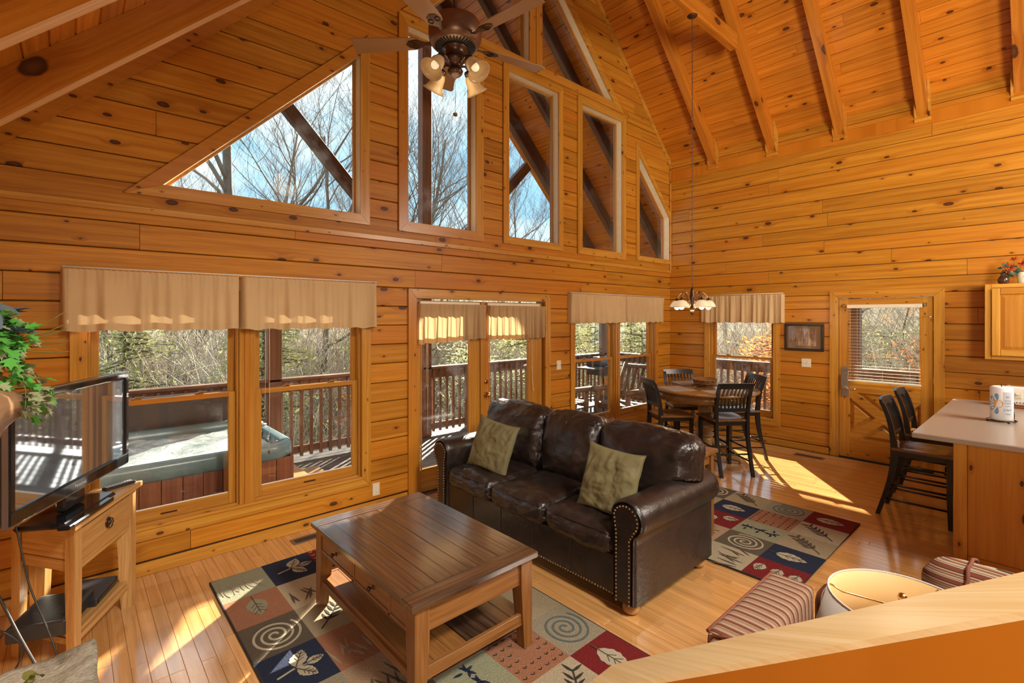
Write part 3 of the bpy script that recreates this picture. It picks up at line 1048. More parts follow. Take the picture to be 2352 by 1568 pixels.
def pane(parent, wall, poly, d, mat):
    return MB().prism([wall.p(u, d, z) for u, z in poly], wall.vec(.004)).obj('pane', mat, parent)


def sash(parent, wall, u0, u1, z0, z1, d0, d1, l, r, b, t, gm, name='sash', locks=False):
    root = place(name, None, parent)
    for mb, k in frame_bars(wall, None, u0, u1, z0, z1, d0, d1, l, r, b, t):
        mb.obj('stile' if k == 'sv' else 'rail', wall.mats[k], root)
    pane(root, wall, rect(u0 + l - .004, u1 - r + .004, z0 + b - .004, z1 - t + .004), (d0 + d1) / 2, gm)
    if locks:
        for f in (.28, .72):
            u = u0 + (u1 - u0) * f
            m = wall.box(MB(), u - .03, u + .03, d0 + .002, d0 + .022, z1, z1 + .012, .003)
            wall.box(m, u - .006, u + .045, d0 - .004, d0 + .012, z1 + .012, z1 + .02, .002)
            m.obj('sash_lock', M['brass'], root)
        u = (u0 + u1) / 2
        wall.box(MB(), u - .05, u + .05, d0 - .003, d0, z0 + .03, z0 + .042, .002).obj('finger_pull', M['bronze'], root)
    return root


def double_hung(name, wall, op, units, casing_w=.086, zmeet=1.205):
    root = struct(place(name, None, None))
    u0, u1, z0, z1 = op[0][0], op[1][0], op[0][1], op[2][1]
    casing(root, wall, op, casing_w)
    reveal(root, wall, op, 0.0, .145, .018, M['sash_z'])
    wall.box(MB(), u0, u1, -.03, .03, z0 - .012, z0 + .008).obj('sill', wall.mats['h'], root)
    w = u1 - u0
    mull = .105
    spans = [(u0, u1)] if units == 1 else [(u0, (u0 + u1) / 2 - mull / 2), ((u0 + u1) / 2 + mull / 2, u1)]
    if units == 2:
        c = (u0 + u1) / 2
        wall.box(MB(), c - mull / 2, c + mull / 2, -.004, .14, z0, z1).obj('mullion', wall.mats['sv'], root)
        wall.box(MB(), c - .018, c + .018, -.012, -.004, z0, z1).obj('mullion_bead', wall.mats['sv'], root)
    for a, b in spans:
        j = .016
        for uu in (a, b - j):
            wall.box(MB(), uu, uu + j, .02, .135, z0, z1).obj('jamb', wall.mats['sv'], root)
        sash(root, wall, a + j, b - j, zmeet - .03, z1, .085, .115, .045, .045, .035, .05, M['glass'])
        sash(root, wall, a + j, b - j, z0 + .02, zmeet + .012, .045, .08, .05, .05, .085, .038, M['glass'], locks=True)
        wall.box(MB(), a + j, b - j, .02, .14, z0, z0 + .02).obj('stool', wall.mats['sh'], root)
        wall.box(MB(), a + j + .05, b - j - .05, .055, .065, z0 + .104, z0 + .110, .001).obj('weather_strip', M['white'], root)
    return root


w1 = double_hung('window_1', FW, W1, 2)
w2 = double_hung('window_2', FW, W2, 2)
w3 = double_hung('window_3', SW, W3, 1)


def cord(parent, wall, u, d, z0, z1, u2=None):
    m = MB().tube([wall.p(u, d, z1), wall.p(u + .004, d, (z0 + z1) / 2), wall.p(u, d, z0)], .0016, 5)
    m.obj('blind_cord', M['almond'], parent)
    MB().lathe([(0.001, 0), (.009, .003), (.006, .022), (.002, .036)], 8, Matrix.Translation(Vector(wall.p(u, d, z0 - .03)))).obj('cord_tassel', M['bronze_l'], parent)


cord(w1, FW, 1.17, .02, 1.02, 1.95)
cord(w1, FW, 1.20, .02, .72, 1.95)

nwin = 4
for poly, w, gm in ((TRI, .09, 'glass'), (U1, .10, 'glass'), (U2, .085, 'glass_dirty'), (U3, .095, 'glass_dirty'), (U4, .075, 'glass_dirty'), (T1, .10, 'glass_dirty'), (T2, .10, 'glass_dirty')):
    root = struct(place('window_%d' % nwin, None, None)); nwin += 1
    skip = (1,) if poly is U4 else ()
    if poly in (T1, T2):
        w = .105
    casing(root, FW, poly, w, skip)
    reveal(root, FW, poly, 0.0, .14, .02, M['jamb'])
    stop = offset_poly(poly, -.018)
    casing(root, FW, stop, .018, (), .085, .125, 'stop_bead', mats=M['sash_z'])
    pane(root, FW, offset_poly(poly, -.01), .10, M[gm])

# French doors
fd = struct(place('door_1', None, None))
u0, u1, z1 = 2.551, 4.385, 1.985
casing(fd, FW, DOOR, .092, (0,), zfloor=0.0)
reveal(fd, FW, DOOR, 0.0, .15, .02, M['sash_z'], (0,))
FW.box(MB(), u0, u1, -.01, .15, 0.0, .02).obj('threshold', M['bronze'], fd)


def door_leaf(a, b, gl, gr):
    lf = place('leaf', None, fd)
    for mb, k in frame_bars(FW, None, a, b, .022, 1.965, .03, .075, gl, gr, .225, .075):
        mb.obj('stile' if k == 'sv' else 'rail', FW.mats[k], lf)
    inn = rect(a + gl, b - gr, .247, 1.89)
    casing(lf, FW, offset_poly(inn, -.012), .012, (), .022, .03, 'glazing_bead')
    pane(lf, FW, offset_poly(inn, .004), .05, M['glass'])
    return lf


door_leaf(2.566, 3.405, .058, .158)
la = door_leaf(3.412, 4.37, .10, .225)
FW.box(MB(), 3.385, 3.432, .012, .03, .022, 1.965).obj('astragal', M['sash_z'], fd)
FW.box(MB(), 2.60, 3.36, -.005, .03, 1.925, 1.955).obj('blind_headrail', M['almond'], fd)
FW.box(MB(), 3.47, 4.30, -.005, .03, 1.925, 1.955).obj('blind_headrail', M['almond'], fd)
kn = Matrix.Translation(Vector((3.472, GY + .03, .925))) @ Matrix.Rotation(R(90), 4, 'X')
MB().lathe([(.03, 0), (.03, .006), (.012, .010), (.010, .03), (.020, .040), (.027, .055), (.022, .068), (.001, .074)], 14, kn).obj('door_knob', M['brass'], fd)
kn2 = Matrix.Translation(Vector((3.472, GY + .03, 1.07))) @ Matrix.Rotation(R(90), 4, 'X')
m = MB().lathe([(.028, 0), (.026, .010), (.001, .012)], 14, kn2)
m.cbox(3.466, 3.478, GY - .005, GY + .02, 1.05, 1.09, .002)
m.obj('deadbolt', M['brass'], fd)
cord(fd, FW, 2.70, .02, .62, 1.92)
cord(fd, FW, 2.685, .02, 1.10, 1.92)
pts = bez((4.18, GY + .015, 1.9), (4.18, GY + .015, 1.3), (4.17, GY + .01, 1.1), (4.20, GY + .01, .95), 12) + bez((4.20, GY + .01, .95), (4.23, GY + .01, .85), (4.17, GY + .01, .85), (4.185, GY + .012, 1.2), 8)[1:]
MB().tube(pts, .002, 5).obj('blind_cord', M['almond'], fd)

# half glazed door in the right wall
d2 = struct(place('door_2', None, None))
casing(d2, SW, DOOR2, .094, (0,), zfloor=0.0)
reveal(d2, SW, DOOR2, 0.0, .15, .018, M['sash_z'], (0,))
SW.box(MB(), .90, 1.88, -.005, .15, -.02, .0125).obj('threshold', M['dark_slot'], d2)
a, b = .925, 1.857
L0, L1 = .012, 2.028
for yy in (a, b - .115):
    SW.box(MB(), yy, yy + .115, .012, .052, L0, L1).obj('stile', M['casing_z'], d2)
for za, zb in ((L0, .255), (.84, .985), (1.93, L1)):
    SW.box(MB(), a + .115, b - .115, .012, .052, za, zb).obj('rail', M['casing_y'], d2)
pane(d2, SW, rect(a + .115, b - .115, .985, 1.93), .032, M['glass'])
casing(d2, SW, rect(a + .127, b - .127, .997, 1.918), .014, (), .004, .014, 'glazing_bead')
# cross-buck below: field and raised panels and two diagonal boards
SW.box(MB(), a + .115, b - .115, .044, .056, .255, .84, .001).obj('door_field', M['casing_y'], d2)
pu0, pu1, pz0, pz1 = a + .115, b - .115, .255, .84
cu, cz = (pu0 + pu1) / 2, (pz0 + pz1) / 2
hw = .052
dv = Vector((pu1 - pu0, pz1 - pz0)).normalized()


def clip_poly(poly, a, b, c):
    """keep a*u + b*z <= c"""
    out = []
    for i in range(len(poly)):
        p, q = poly[i], poly[(i + 1) % len(poly)]
        fp, fq = a * p[0] + b * p[1] - c, a * q[0] + b * q[1] - c
        if fp <= 0: out.append(p)
        if fp * fq < 0:
            t = fp / (fp - fq); out.append((p[0] + (q[0] - p[0]) * t, p[1] + (q[1] - p[1]) * t))
    return out


box0 = rect(pu0, pu1, pz0, pz1)
for k, sg in enumerate((1, -1)):
    nx, nz = -dv.y * sg, dv.x
    c0 = nx * cu + nz * cz
    strip = clip_poly(clip_poly(box0, nx, nz, c0 + hw), -nx, -nz, -(c0 - hw))
    if k == 1:                                    # second diagonal stops at the first
        n1x, n1z = -dv.y, dv.x
        c1 = n1x * cu + n1z * cz
        for part in (clip_poly(strip, n1x, n1z, c1 - hw), clip_poly(strip, -n1x, -n1z, -(c1 + hw))):
            MB().prism([SW.p(u, .014, z) for u, z in part], SW.vec(.026)).obj('cross_board', M['casing_y'], d2)
    else:
        MB().prism([SW.p(u, .013, z) for u, z in strip], SW.vec(.027)).obj('cross_board', M['casing_y'], d2)
for s1_ in (1, -1):
    for s2_ in (1, -1):
        n1 = (-dv.y, dv.x); n2 = (dv.y, dv.x)
        ca, cb = n1[0] * cu + n1[1] * cz, n2[0] * cu + n2[1] * cz
        tri_ = clip_poly(clip_poly(box0, s1_ * n1[0], s1_ * n1[1], s1_ * ca - hw), s2_ * n2[0], s2_ * n2[1], s2_ * cb - hw)
        if len(tri_) < 3: continue
        inn = offset_poly(tri_, -.020)
        top = offset_poly(tri_, -.048)
        n = len(tri_)
        mb = MB()
        mb.add([SW.p(u, .0438, z) for u, z in inn] + [SW.p(u, .020, z) for u, z in top],
               [list(range(n, 2 * n))] + [(i, (i + 1) % n, n + (i + 1) % n, n + i) for i in range(n)])
        mb.obj('raised_panel', M['casing_y'], d2)
# lock plate with lever
lk = place('lock_plate', None, d2)
m = MB()
yl = 1.79
m.cbox(WX - .002, WX + .012, yl - .038, yl + .038, .78, 1.13, .004)
m.lathe([(.038, 0), (.038, .014), (.001, .014)], 24, Matrix.Translation(Vector((WX + .012, yl, 1.13))) @ Matrix.Rotation(R(-90), 4, 'Y'), smooth=False)
m.obj('escutcheon', M['steel'], lk)
SW.box(MB(), yl - .041, yl + .041, -.03, .0, .87, 1.06, .006).obj('lock_housing', M['steel'], lk)
MB().tube(bez((WX - .03, yl, .90), (WX - .07, yl, .90), (WX - .07, yl - .02, .90), (WX - .068, yl - .13, .892), 8), [.011] * 4 + [.010] * 3 + [.008] * 2, 8).obj('lever', M['chrome'], lk)
for z in (1.70, 1.06, .30):
    m = SW.box(MB(), .914, .928, -.004, .012, z - .05, z + .05, .002)
    m.tube([SW.p(.921, -.004, z - .052), SW.p(.921, -.004, z + .052)], .006, 8)
    m.obj('hinge', M['brass'], d2)
m = MB().tube(bez(SW.p(.93, -.01, 1.80), SW.p(.96, -.04, 1.80), SW.p(.99, -.02, 1.80), SW.p(1.02, -.02, 1.79), 8), .004, 6)
m.obj('door_stop', M['chrome'], d2)
# blind on the door
bl = thing('window_blind', 'cream slatted mini blind hung over the glass of the cross-panelled door', 'blind', (WX - .03, 1.39, 1.95))
MB().cbox(-.02, .022, -.37, .37, -.045, .0, .004).obj('headrail', M['almond'], bl)
MB().cbox(-.0215, -.020, -.30, -.16, -.028, -.018, .0005).obj('rail_label', M['white'], bl)
slat = MB()
prof = [(-.010, -.0018), (-.005, 0), (0, .0007), (.005, 0), (.010, -.0018)]
vs = [(x, y, z) for y in (-.355, .355) for x, z in prof] + [(x, y, z - .0007) for y in (-.355, .355) for x, z in prof]
slat.add(vs, [(i, i + 1, i + 6, i + 5) for i in range(4)] + [(10 + i, 15 + i, 16 + i, 11 + i) for i in range(4)])
sm = slat.mesh('slat', M['almond'])
for i in range(23):
    place('slat', sm, bl, (0.002, 0, -.07 - i * .0385), (0, R(-3), 0))
MB().cbox(-.012, .014, -.36, .36, -.965, -.945, .003).obj('bottom_rail', M['almond'], bl)
for y in (-.26, 0, .26):
    MB().tube([(-.012, y, -.04), (-.012, y, -.95)], .0011, 4).obj('ladder_cord', M['almond'], bl)
for y in (-.40, .40):
    MB().cbox(-.015, .03, y - .012, y + .012, -.03, .012, .003).obj('bracket', M['chrome'], bl)


# ------------------------------------------------------------------ valances
def valance(wall, u0, u1, z0, z1, seed, label, out=.075, folds=9, slant=0.0, group=None):
    r = random.Random(seed)
    n = 120
    ph = [r.uniform(0, 6.28) for _ in range(6)]
    fr = [folds * r.uniform(.8, 1.25) for _ in range(3)]
    mb = MB()

    def fn(s, t):
        u = u0 + (u1 - u0) * s
        top = 1 - t
        fold = math.sin(6.283 * fr[0] * s + ph[0] + .8 * math.sin(7 * s + ph[4])) * .5 + math.sin(6.283 * fr[1] * 1.9 * s + ph[1]) * .3 + math.sin(6.283 * fr[2] * 3.3 * s + ph[5]) * .18 * (1 - .5 * t)
        gath = math.sin(6.283 * 34 * s + ph[2] + 2 * math.sin(9 * s)) * .5
        d = -out - .028 * fold * (0.3 + t) - .006 * gath * max(0, 1 - t * 2.6)
        if t < .12: d -= .006 * (1 - abs(t - .06) / .06)
        if s < .012 or s > .988: d = d * .05 if (s < .004 or s > .996) else d * .75
        z = z1 - (z1 - z0) * t + .006 * math.sin(6.283 * fr[2] * s + ph[3]) * t + slant * (s - .5) * t
        z += .004 * gath * (1 if t < .02 else 0)
        if t > .985: d += .002
        return wall.p(u, d, z)
    mb.grid(n, 22, fn)
    hem = MB()
    hem.grid(n, 1, lambda s, t: [c + e for c, e in zip(fn(s, .88 + t * .12), wall.vec(-.0025))])
    vm_ = M['valance_thin'] if out < .06 else M['valance']
    o = mb.obj('valance', vm_)
    tag(o, label, 'curtain', group)
    hem.obj('hem', vm_, o)
    return o


valance(FW, -.045, .972, 1.705, 2.105, 1, 'wide tan linen valance panel over the hot tub window, on the ivy side', folds=5)
valance(FW, .978, 2.11, 1.70, 2.105, 2, 'tan linen valance panel over the hot tub window, on the French door side', folds=6)
valance(FW, 2.565, 3.43, 1.545, 1.93, 3, 'longer gathered tan valance on the fixed French door leaf', out=.05, folds=7, slant=.035)
valance(FW, 3.465, 4.365, 1.545, 1.925, 4, 'shorter gathered tan valance on the French door leaf with the knob', out=.05, folds=8)
valance(FW, 4.81, 6.02, 1.712, 2.10, 5, 'tan valance panel over the rocker window, on the French door side', folds=7)
valance(FW, 6.025, 7.08, 1.712, 2.10, 6, 'tan valance panel over the rocker window, on the room corner side', folds=7)
valance(SW, 2.50, 3.71, 1.712, 2.112, 7, 'tan gathered valance over the single window behind the dining table', folds=8)


def rod(wall, u0, u1, z, out, label):
    o = MB().tube([wall.p(u0, -.002, z), wall.p(u0, -out, z), wall.p(u1, -out, z), wall.p(u1, -.002, z)], .005, 6).obj('curtain_rod', M['white'])
    tag(o, label, 'curtain rod')
    return o


rod(FW, -.035, 2.10, 2.117, .068, 'thin white curtain rod over the hot tub window valance')
rod(FW, 4.82, 7.07, 2.113, .068, 'thin white curtain rod over the rocker window valance')
rod(SW, 2.51, 3.70, 2.125, .068, 'thin white curtain rod over the single window valance')
# ------------------------------------------------------------------ porch
DZ = -0.10
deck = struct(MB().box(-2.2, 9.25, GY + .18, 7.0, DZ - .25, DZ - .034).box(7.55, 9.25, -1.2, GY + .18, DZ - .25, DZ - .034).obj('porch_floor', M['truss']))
y = GY + .16
while y < 6.9:
    MB().cbox(-2.2, 9.25, y, y + .138, DZ - .032, DZ, .004).obj('deck_board', M['deck'], deck)
    y += .145
y = GY + .015
while y > -1.2:
    MB().cbox(7.52, 9.25, y, y + .138, DZ - .032, DZ, .004).obj('deck_board', M['deck'], deck)
    y -= .145

PY = 6.72
for x, top, lab in ((4.20, 7.0, 'tall stained centre post of the porch, seen through the French doors'),
                    (1.94, 2.30, 'stained porch post beyond the hot tub'),
                    (8.83, deckR(8.83) - .27, 'stained porch post beyond the barbecue grill')):
    o = MB().cbox(x - .085, x + .085, PY - .075, PY + .075, DZ, top, .008).obj('porch_post', M['rail'])
    tag(o, lab, 'post', 'posts that carry the porch roof')
MB_ = MB().cbox(8.78, 8.93, 1.95, 2.10, DZ, deckR(8.85) - .02, .008).obj('porch_post', M['rail'])
tag(MB_, 'stained side porch post seen through the door blind', 'post', 'posts that carry the porch roof')

# gable truss and rafters under the porch roof (structure)
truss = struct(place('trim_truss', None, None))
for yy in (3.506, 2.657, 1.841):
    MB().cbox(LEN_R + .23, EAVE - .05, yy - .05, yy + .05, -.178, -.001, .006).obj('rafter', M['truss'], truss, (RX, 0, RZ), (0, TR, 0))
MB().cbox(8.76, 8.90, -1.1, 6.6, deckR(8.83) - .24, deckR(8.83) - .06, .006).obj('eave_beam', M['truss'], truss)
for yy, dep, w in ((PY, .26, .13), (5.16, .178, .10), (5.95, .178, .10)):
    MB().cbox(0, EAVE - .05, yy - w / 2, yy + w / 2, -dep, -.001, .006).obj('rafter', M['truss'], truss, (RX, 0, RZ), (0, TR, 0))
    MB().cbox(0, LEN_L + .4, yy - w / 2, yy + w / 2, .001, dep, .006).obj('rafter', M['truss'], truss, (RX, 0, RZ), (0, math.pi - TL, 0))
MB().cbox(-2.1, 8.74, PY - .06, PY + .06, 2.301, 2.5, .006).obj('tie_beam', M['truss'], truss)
for sg in (1, -1):
    a = Vector((RX + sg * .06, PY, 2.42)); b = Vector((RX + sg * 2.24, PY, 4.66))
    d = b - a
    ang = -math.atan2(d.z, d.x)
    MB().cbox(0, d.length, -.06, .06, -.085, .085, .006).obj('strut', M['truss'], truss, a, (0, ang, 0))


def railing(name, label, a, b, along, fixed, posts=()):
    t = thing(name, label, 'railing', (a, fixed, DZ) if along == 'x' else (fixed, a, DZ))
    L = b - a
    mr = M['rail_x'] if along == 'x' else M['rail_y']

    def bx(mb, u0, u1, d0, d1, z0, z1, c=.004):
        return mb.cbox(u0, u1, d0, d1, z0, z1, c) if along == 'x' else mb.cbox(d0, d1, u0, u1, z0, z1, c)
    bx(MB(), 0, L, -.075, .075, 1.062, 1.10, .006).obj('top_cap', mr, t)
    bx(MB(), 0, L, -.02, .02, .915, 1.06).obj('top_rail', mr, t)
    bx(MB(), 0, L, -.02, .02, .10, .19).obj('bottom_rail', mr, t)
    bm = bx(MB(), -.02, .02, -.056, -.021, .06, 1.055).mesh('baluster', M['rail'])
    n = int(L / .128)
    for i in range(1, n):
        u = L * i / n
        place('baluster', bm, t, (u, 0, 0) if along == 'x' else (0, u, 0))
    for u in posts:
        bx(MB(), u - .045, u + .045, .02, .10, -.2, 1.06).obj('rail_post', M['rail'], t)
    return t


railing('porch_railing', 'long stained porch railing with square balusters facing the woods', -2.1, 9.1, 'x', 6.72, (.9, 3.0, 5.3, 7.2, 10.0))
railing('porch_railing', 'side porch railing with square balusters beyond the single window and the door', -1.1, 6.62, 'y', 9.1, (.6, 2.6, 4.8))


# ------------------------------------------------------------------ hot tub
def rrect(hx, hy, r, n=6):
    pts = []
    for cx, cy, a0 in ((hx - r, hy - r, 0), (-hx + r, hy - r, 90), (-hx + r, -hy + r, 180), (hx - r, -hy + r, 270)):
        for i in range(n + 1):
            a = R(a0 + 90 * i / n)
            pts.append((cx + r * math.cos(a), cy + r * math.sin(a)))
    return pts


tx0, tx1, ty0, ty1 = -.62, 1.53, 4.56, 6.04
tub = thing('hot_tub', 'teal rimmed hot tub full of foaming water on the porch', 'hot tub', ((tx0 + tx1) / 2, (ty0 + ty1) / 2, DZ))
hx, hy = (tx1 - tx0) / 2, (ty1 - ty0) / 2
prof = [(.03, .64), (0.0, .66), (0.0, .745), (.012, .772), (.035, .782), (.085, .778), (.10, .762), (.112, .71), (.122, .45)]
loops = [[(px, py, z) for px, py in rrect(hx - d, hy - d, max(.22 - d * .5, .05))] for d, z in prof]
mb = MB(); n = len(loops[0])
mb.add([p for l in loops for p in l], [(i * n + k, i * n + (k + 1) % n, (i + 1) * n + (k + 1) % n, (i + 1) * n + k) for i in range(len(loops) - 1) for k in range(n)], smooth=True)
mb.obj('rim', M['spa_shell'], tub)
wr = rrect(hx - .238, hy - .238, .1)
mb = MB()
mb.grid(60, 44, lambda s, t: ((s - .5) * 2 * (hx - .118), (t - .5) * 2 * (hy - .118), .700 + .022 * noise.noise((s * 9, t * 7, 0)) + .012 * noise.noise((s * 30, t * 22, 5))))
mb.obj('water', M['water'], tub)
for side, a, b in (('f', -hx + .04, hx - .04), ('r', -hy + .04, hy - .04), ('b', -hx + .04, hx - .04)):
    k = int((b - a) / .135)
    for i in range(k):
        u0 = a + (b - a) * i / k; u1 = a + (b - a) * (i + 1) / k - .004
        m = MB()
        if side == 'f': m.cbox(u0, u1, -hy + .03, -hy + .05, .0, .65, .003)
        elif side == 'b': m.cbox(u0, u1, hy - .05, hy - .03, .0, .65, .003)
        else: m.cbox(hx - .05, hx - .03, u0, u1, .0, .65, .003)
        m.obj('plank', M['spa_skirt'], tub)
MB().box(-hx + .06, hx - .06, -hy + .06, hy - .06, 0, .5).obj('inner_body', M['spa_cover'], tub)
for yy in (.18, .30):
    m = MB().lathe([(.045, 0), (.045, .012), (.03, .02), (.012, .022), (.001, .022)], 16, Matrix.Translation(Vector((hx - .06, yy, .780))))
    m.obj('control_dial', M['steel'], tub)
for i in range(5):
    m = MB().lathe([(.028, 0), (.024, .012), (.001, .012)], 12, Matrix.Translation(Vector((hx - .112, -.5 + i * .25, .735))) @ Matrix.Rotation(R(-90), 4, 'Y'))
    m.obj('jet', M['steel'], tub)
cv = thing('spa_cover', 'brown vinyl hot tub cover folded upright between the tub and the railing', 'cover', (.42, 6.17, DZ))
MB().cbox(-1.0, 1.0, -.06, -.003, .5, 1.08, .02).obj('cover_half', M['spa_cover'], cv)
MB().cbox(-1.0, 1.0, .003, .06, .5, 1.08, .02).obj('cover_half', M['spa_cover'], cv)
MB().cbox(-.9, -.8, -.05, .05, 0, .52, .01).cbox(.8, .9, -.05, .05, 0, .52, .01).obj('cover_bracket', M['matt_black'], cv)
for i, (x, yy, h, lab) in enumerate(((1.78, 5.62, .20, 'higher pale wooden step beside the hot tub'), (2.08, 5.70, .10, 'lower pale wooden step near the porch railing'))):
    s = thing('spa_step', lab, 'step', (x, yy, DZ))
    MB().cbox(-.14, .14, -.28, -.005, h - .03, h, .004).obj('tread_board', M['oak_l'], s)
    MB().cbox(-.14, .14, .005, .28, h - .03, h, .004).obj('tread_board', M['oak_l'], s)
    MB().cbox(-.12, .12, -.26, -.22, 0, h - .031, .003).cbox(-.12, .12, .22, .26, 0, h - .031, .003).obj('riser', M['oak_l'], s)


# ------------------------------------------------------------------ log rockers and grill
def log_rocker(label, loc, rz):
    t = thing('log_rocking_chair', label, 'rocking chair', loc, rz, 'log rocking chairs on the porch')
    w = .33
    for s in (-1, 1):
        pts = [(.55 * math.cos(R(a)) * 1.0 - 0.0, s * w, 1.0 - 1.0 * math.sin(R(a)) + .035) for a in range(50, 131, 8)]
        pts = [(1.05 * math.cos(R(a)), s * w, 1.09 - 1.05 * math.sin(R(a))) for a in range(62, 126, 8)]
        MB().tube(pts, .04, 8).obj('rocker', M['log'], t)
        MB().tube([(.28, s * w, .10), (.29, s * w, .62)], [.045, .042], 8).obj('front_post', M['log'], t)
        MB().tube([(-.22, s * w, .10), (-.30, s * w, .5), (-.55, s * w, 1.05)], [.05, .05, .045], 8).obj('back_post', M['log'], t)
        MB().tube([(.38, s * (w + .02), .64), (-.40, s * (w + .02), .62)], [.048, .05], 8).obj('arm', M['log'], t)
    for x, z in ((.28, .36), (-.24, .34)):
        MB().tube([(x, -w, z), (x, w, z)], .04, 8).obj('stretcher', M['log'], t)
    for i in range(5):
        x = .28 - i * .13
        MB().cbox(x - .055, x + .055, -w - .02, w + .02, .395 - i * .008, .425 - i * .008, .006).obj('seat_slat', M['log'], t)
    for i in range(2):
        z = (.52, 1.0)[i]; x = (-.31, -.53)[i]
        MB().tube([(x, -w, z), (x, w, z)], .04, 8).obj('back_rail', M['log'], t)
    for i in range(4):
        yy = -.22 + i * .147
        MB().tube([(-.315, yy, .50), (-.535, yy, 1.0)], .032, 7).obj('back_spindle', M['log'], t)
    return t


log_rocker('weathered log rocking chair seen beyond the sofa with its side to the railing', (6.47, 5.85, DZ), R(-8))
log_rocker('weathered log rocking chair nearest the window pane, leaning back before the grill', (7.12, 5.02, DZ), R(178))

g = thing('barbecue_grill', 'dark blue barbecue grill with a side shelf by the porch corner', 'grill', (8.15, 6.25, DZ), R(8))
lid = MB()
lid.grid(10, 10, lambda s, t: (-.28 + .56 * s, -.2 * math.cos(math.pi * t) , .92 + .17 * math.sin(math.pi * t)))
for sx in (-.28, .28):
    lid.add([(sx, -.2 * math.cos(math.pi * i / 10), .92 + .17 * math.sin(math.pi * i / 10)) for i in range(11)], [list(range(11))])
lid.obj('lid', M['grill'], g)
MB().cbox(-.28, .28, -.21, .21, .72, .915, .02).obj('firebox', M['grill'], g)
MB().tube([(-.2, -.235, .97), (.2, -.235, .97)], .012, 8).obj('lid_handle', M['steel'], g)
MB().cbox(.30, .66, -.2, .2, .86, .895, .006).obj('side_shelf', M['deck'], g)
MB().cbox(-.66, -.30, -.2, .2, .86, .895, .006).obj('side_shelf', M['deck'], g)
for sx in (-.25, .25):
    for sy in (-.17, .17):
        MB().tube([(sx, sy, .74), (sx * 1.2, sy * 1.2, 0.0)], .018, 8).obj('leg', M['brass'], g)
MB().cbox(-.27, .27, -.19, .19, .20, .225, .004).obj('lower_shelf', M['matt_black'], g)
MB().cbox(-.27, .27, -.215, -.205, .52, .70, .004).obj('front_panel', M['brass'], g)


# ------------------------------------------------------------------ hillside and woods
def ground_z(x, y):
    d = math.hypot(max(0, x - 9.6), max(0, y - 7.0)) + max(0, -x - 3) * .6
    z = -3.2 + .155 * max(0, d - 5)
    return z + .35 * noise.noise((x * .16, y * .16, 1)) + .12 * noise.noise((x * .6, y * .6, 4))


mb = MB()
mb.grid(90, 70, lambda s, t: (-32 + 92 * s, -14 + 74 * t, ground_z(-32 + 92 * s, -14 + 74 * t)))
struct(mb.obj('ground', M['ground']))


def bare_tree(seed, H, spread=1.0, maxlev=4):
    r = random.Random(seed)
    tr, br = MB(), MB()
    sides = (8, 5, 4, 3, 3)

    def grow(p, d, L, rad, lev):
        n = (9, 6, 5, 4, 3)[lev]
        pts, rs = [p.copy()], [rad]
        q, dd = p.copy(), d.copy()
        for i in range(n):
            dd = (dd + Vector((r.uniform(-1, 1), r.uniform(-1, 1), r.uniform(-.6, 1.0))) * (.07 if lev == 0 else .20) + Vector((0, 0, .05 * lev))).normalized()
            q = q + dd * (L / n)
            pts.append(q.copy()); rs.append(rad * (1 - (.75 if lev == 0 else .8) * (i + 1) / n))
        (tr if lev == 0 else br).tube(pts, rs, sides[lev], caps=False)
        if lev >= maxlev: return
        kids = (15, 8, 6, 4)[lev]
        for k in range(kids):
            f = r.uniform(.30 if lev == 0 else .15, 1.0)
            i = min(int(f * n), n - 1)
            base = pts[i].lerp(pts[i + 1], f * n - i)
            tang = (pts[i + 1] - pts[i]).normalized()
            az = r.uniform(0, 6.283)
            side = Vector((math.cos(az), math.sin(az), r.uniform(-.1, .5))).normalized()
            nd = (tang * r.uniform(.45, .95) + side * r.uniform(.6, 1.0) * spread).normalized()
            grow(base, nd, L * r.uniform(.34, .56) * (1 - .35 * f if lev == 0 else 1), max(rs[i] * r.uniform(.38, .6), .004), lev + 1)
    grow(Vector((0, 0, -.3)), Vector((r.uniform(-.1, .1), r.uniform(-.1, .1), 1)).normalized(), H, H * .0125, 0)
    return tr.mesh('trunk', M['bark']), br.mesh('branches', M['twig'])


def leaf_cards(mb, p, n, size, spread, r, flat=.5):
    for _ in range(n):
        c = p + Vector((r.gauss(0, spread), r.gauss(0, spread), r.gauss(0, spread * flat)))
        a = Vector((r.uniform(-1, 1), r.uniform(-1, 1), r.uniform(-.5, .5))).normalized() * size * r.uniform(.6, 1.3)
        b = a.orthogonal().normalized() * size * r.uniform(.28, .5)
        mb.add([c - a, c + b * .9, c + a, c - b * .9], [(0, 1, 2, 3)])


def leafy_tree(seed, H, mat, size, dens, leafspread=.22, spread=1.1, flat=.4, low=.12):
    r = random.Random(seed)
    tr, lv = MB(), MB()
    pts = [Vector((0, 0, -.3))]
    for i in range(8):
        pts.append(pts[-1] + Vector((r.uniform(-.06, .06) * H / 5, r.uniform(-.06, .06) * H / 5, H / 8)))
    tr.tube(pts, [H * .016 * (1 - .85 * i / 8) for i in range(9)], 7, caps=False)
    for k in range(dens):
        f = r.uniform(low, 1.0)
        i = min(int(f * 8), 7)
        base = pts[i].lerp(pts[i + 1], f * 8 - i)
        az = r.uniform(0, 6.283)
        L = H * .30 * spread * (1.08 - f * .8) * r.uniform(.6, 1.2)
        d = Vector((math.cos(az), math.sin(az), r.uniform(-.1, .35)))
        bp = [base + d * L * j / 4 + Vector((0, 0, -.04 * L * j)) for j in range(5)]
        tr.tube(bp, [H * .005 * (1 - .2 * j) for j in range(5)], 3, caps=False)
        for j in range(1, 5):
            leaf_cards(lv, bp[j], 9, size, leafspread, r, flat)
    return tr.mesh('trunk', M['bark']), lv.mesh('foliage', mat)


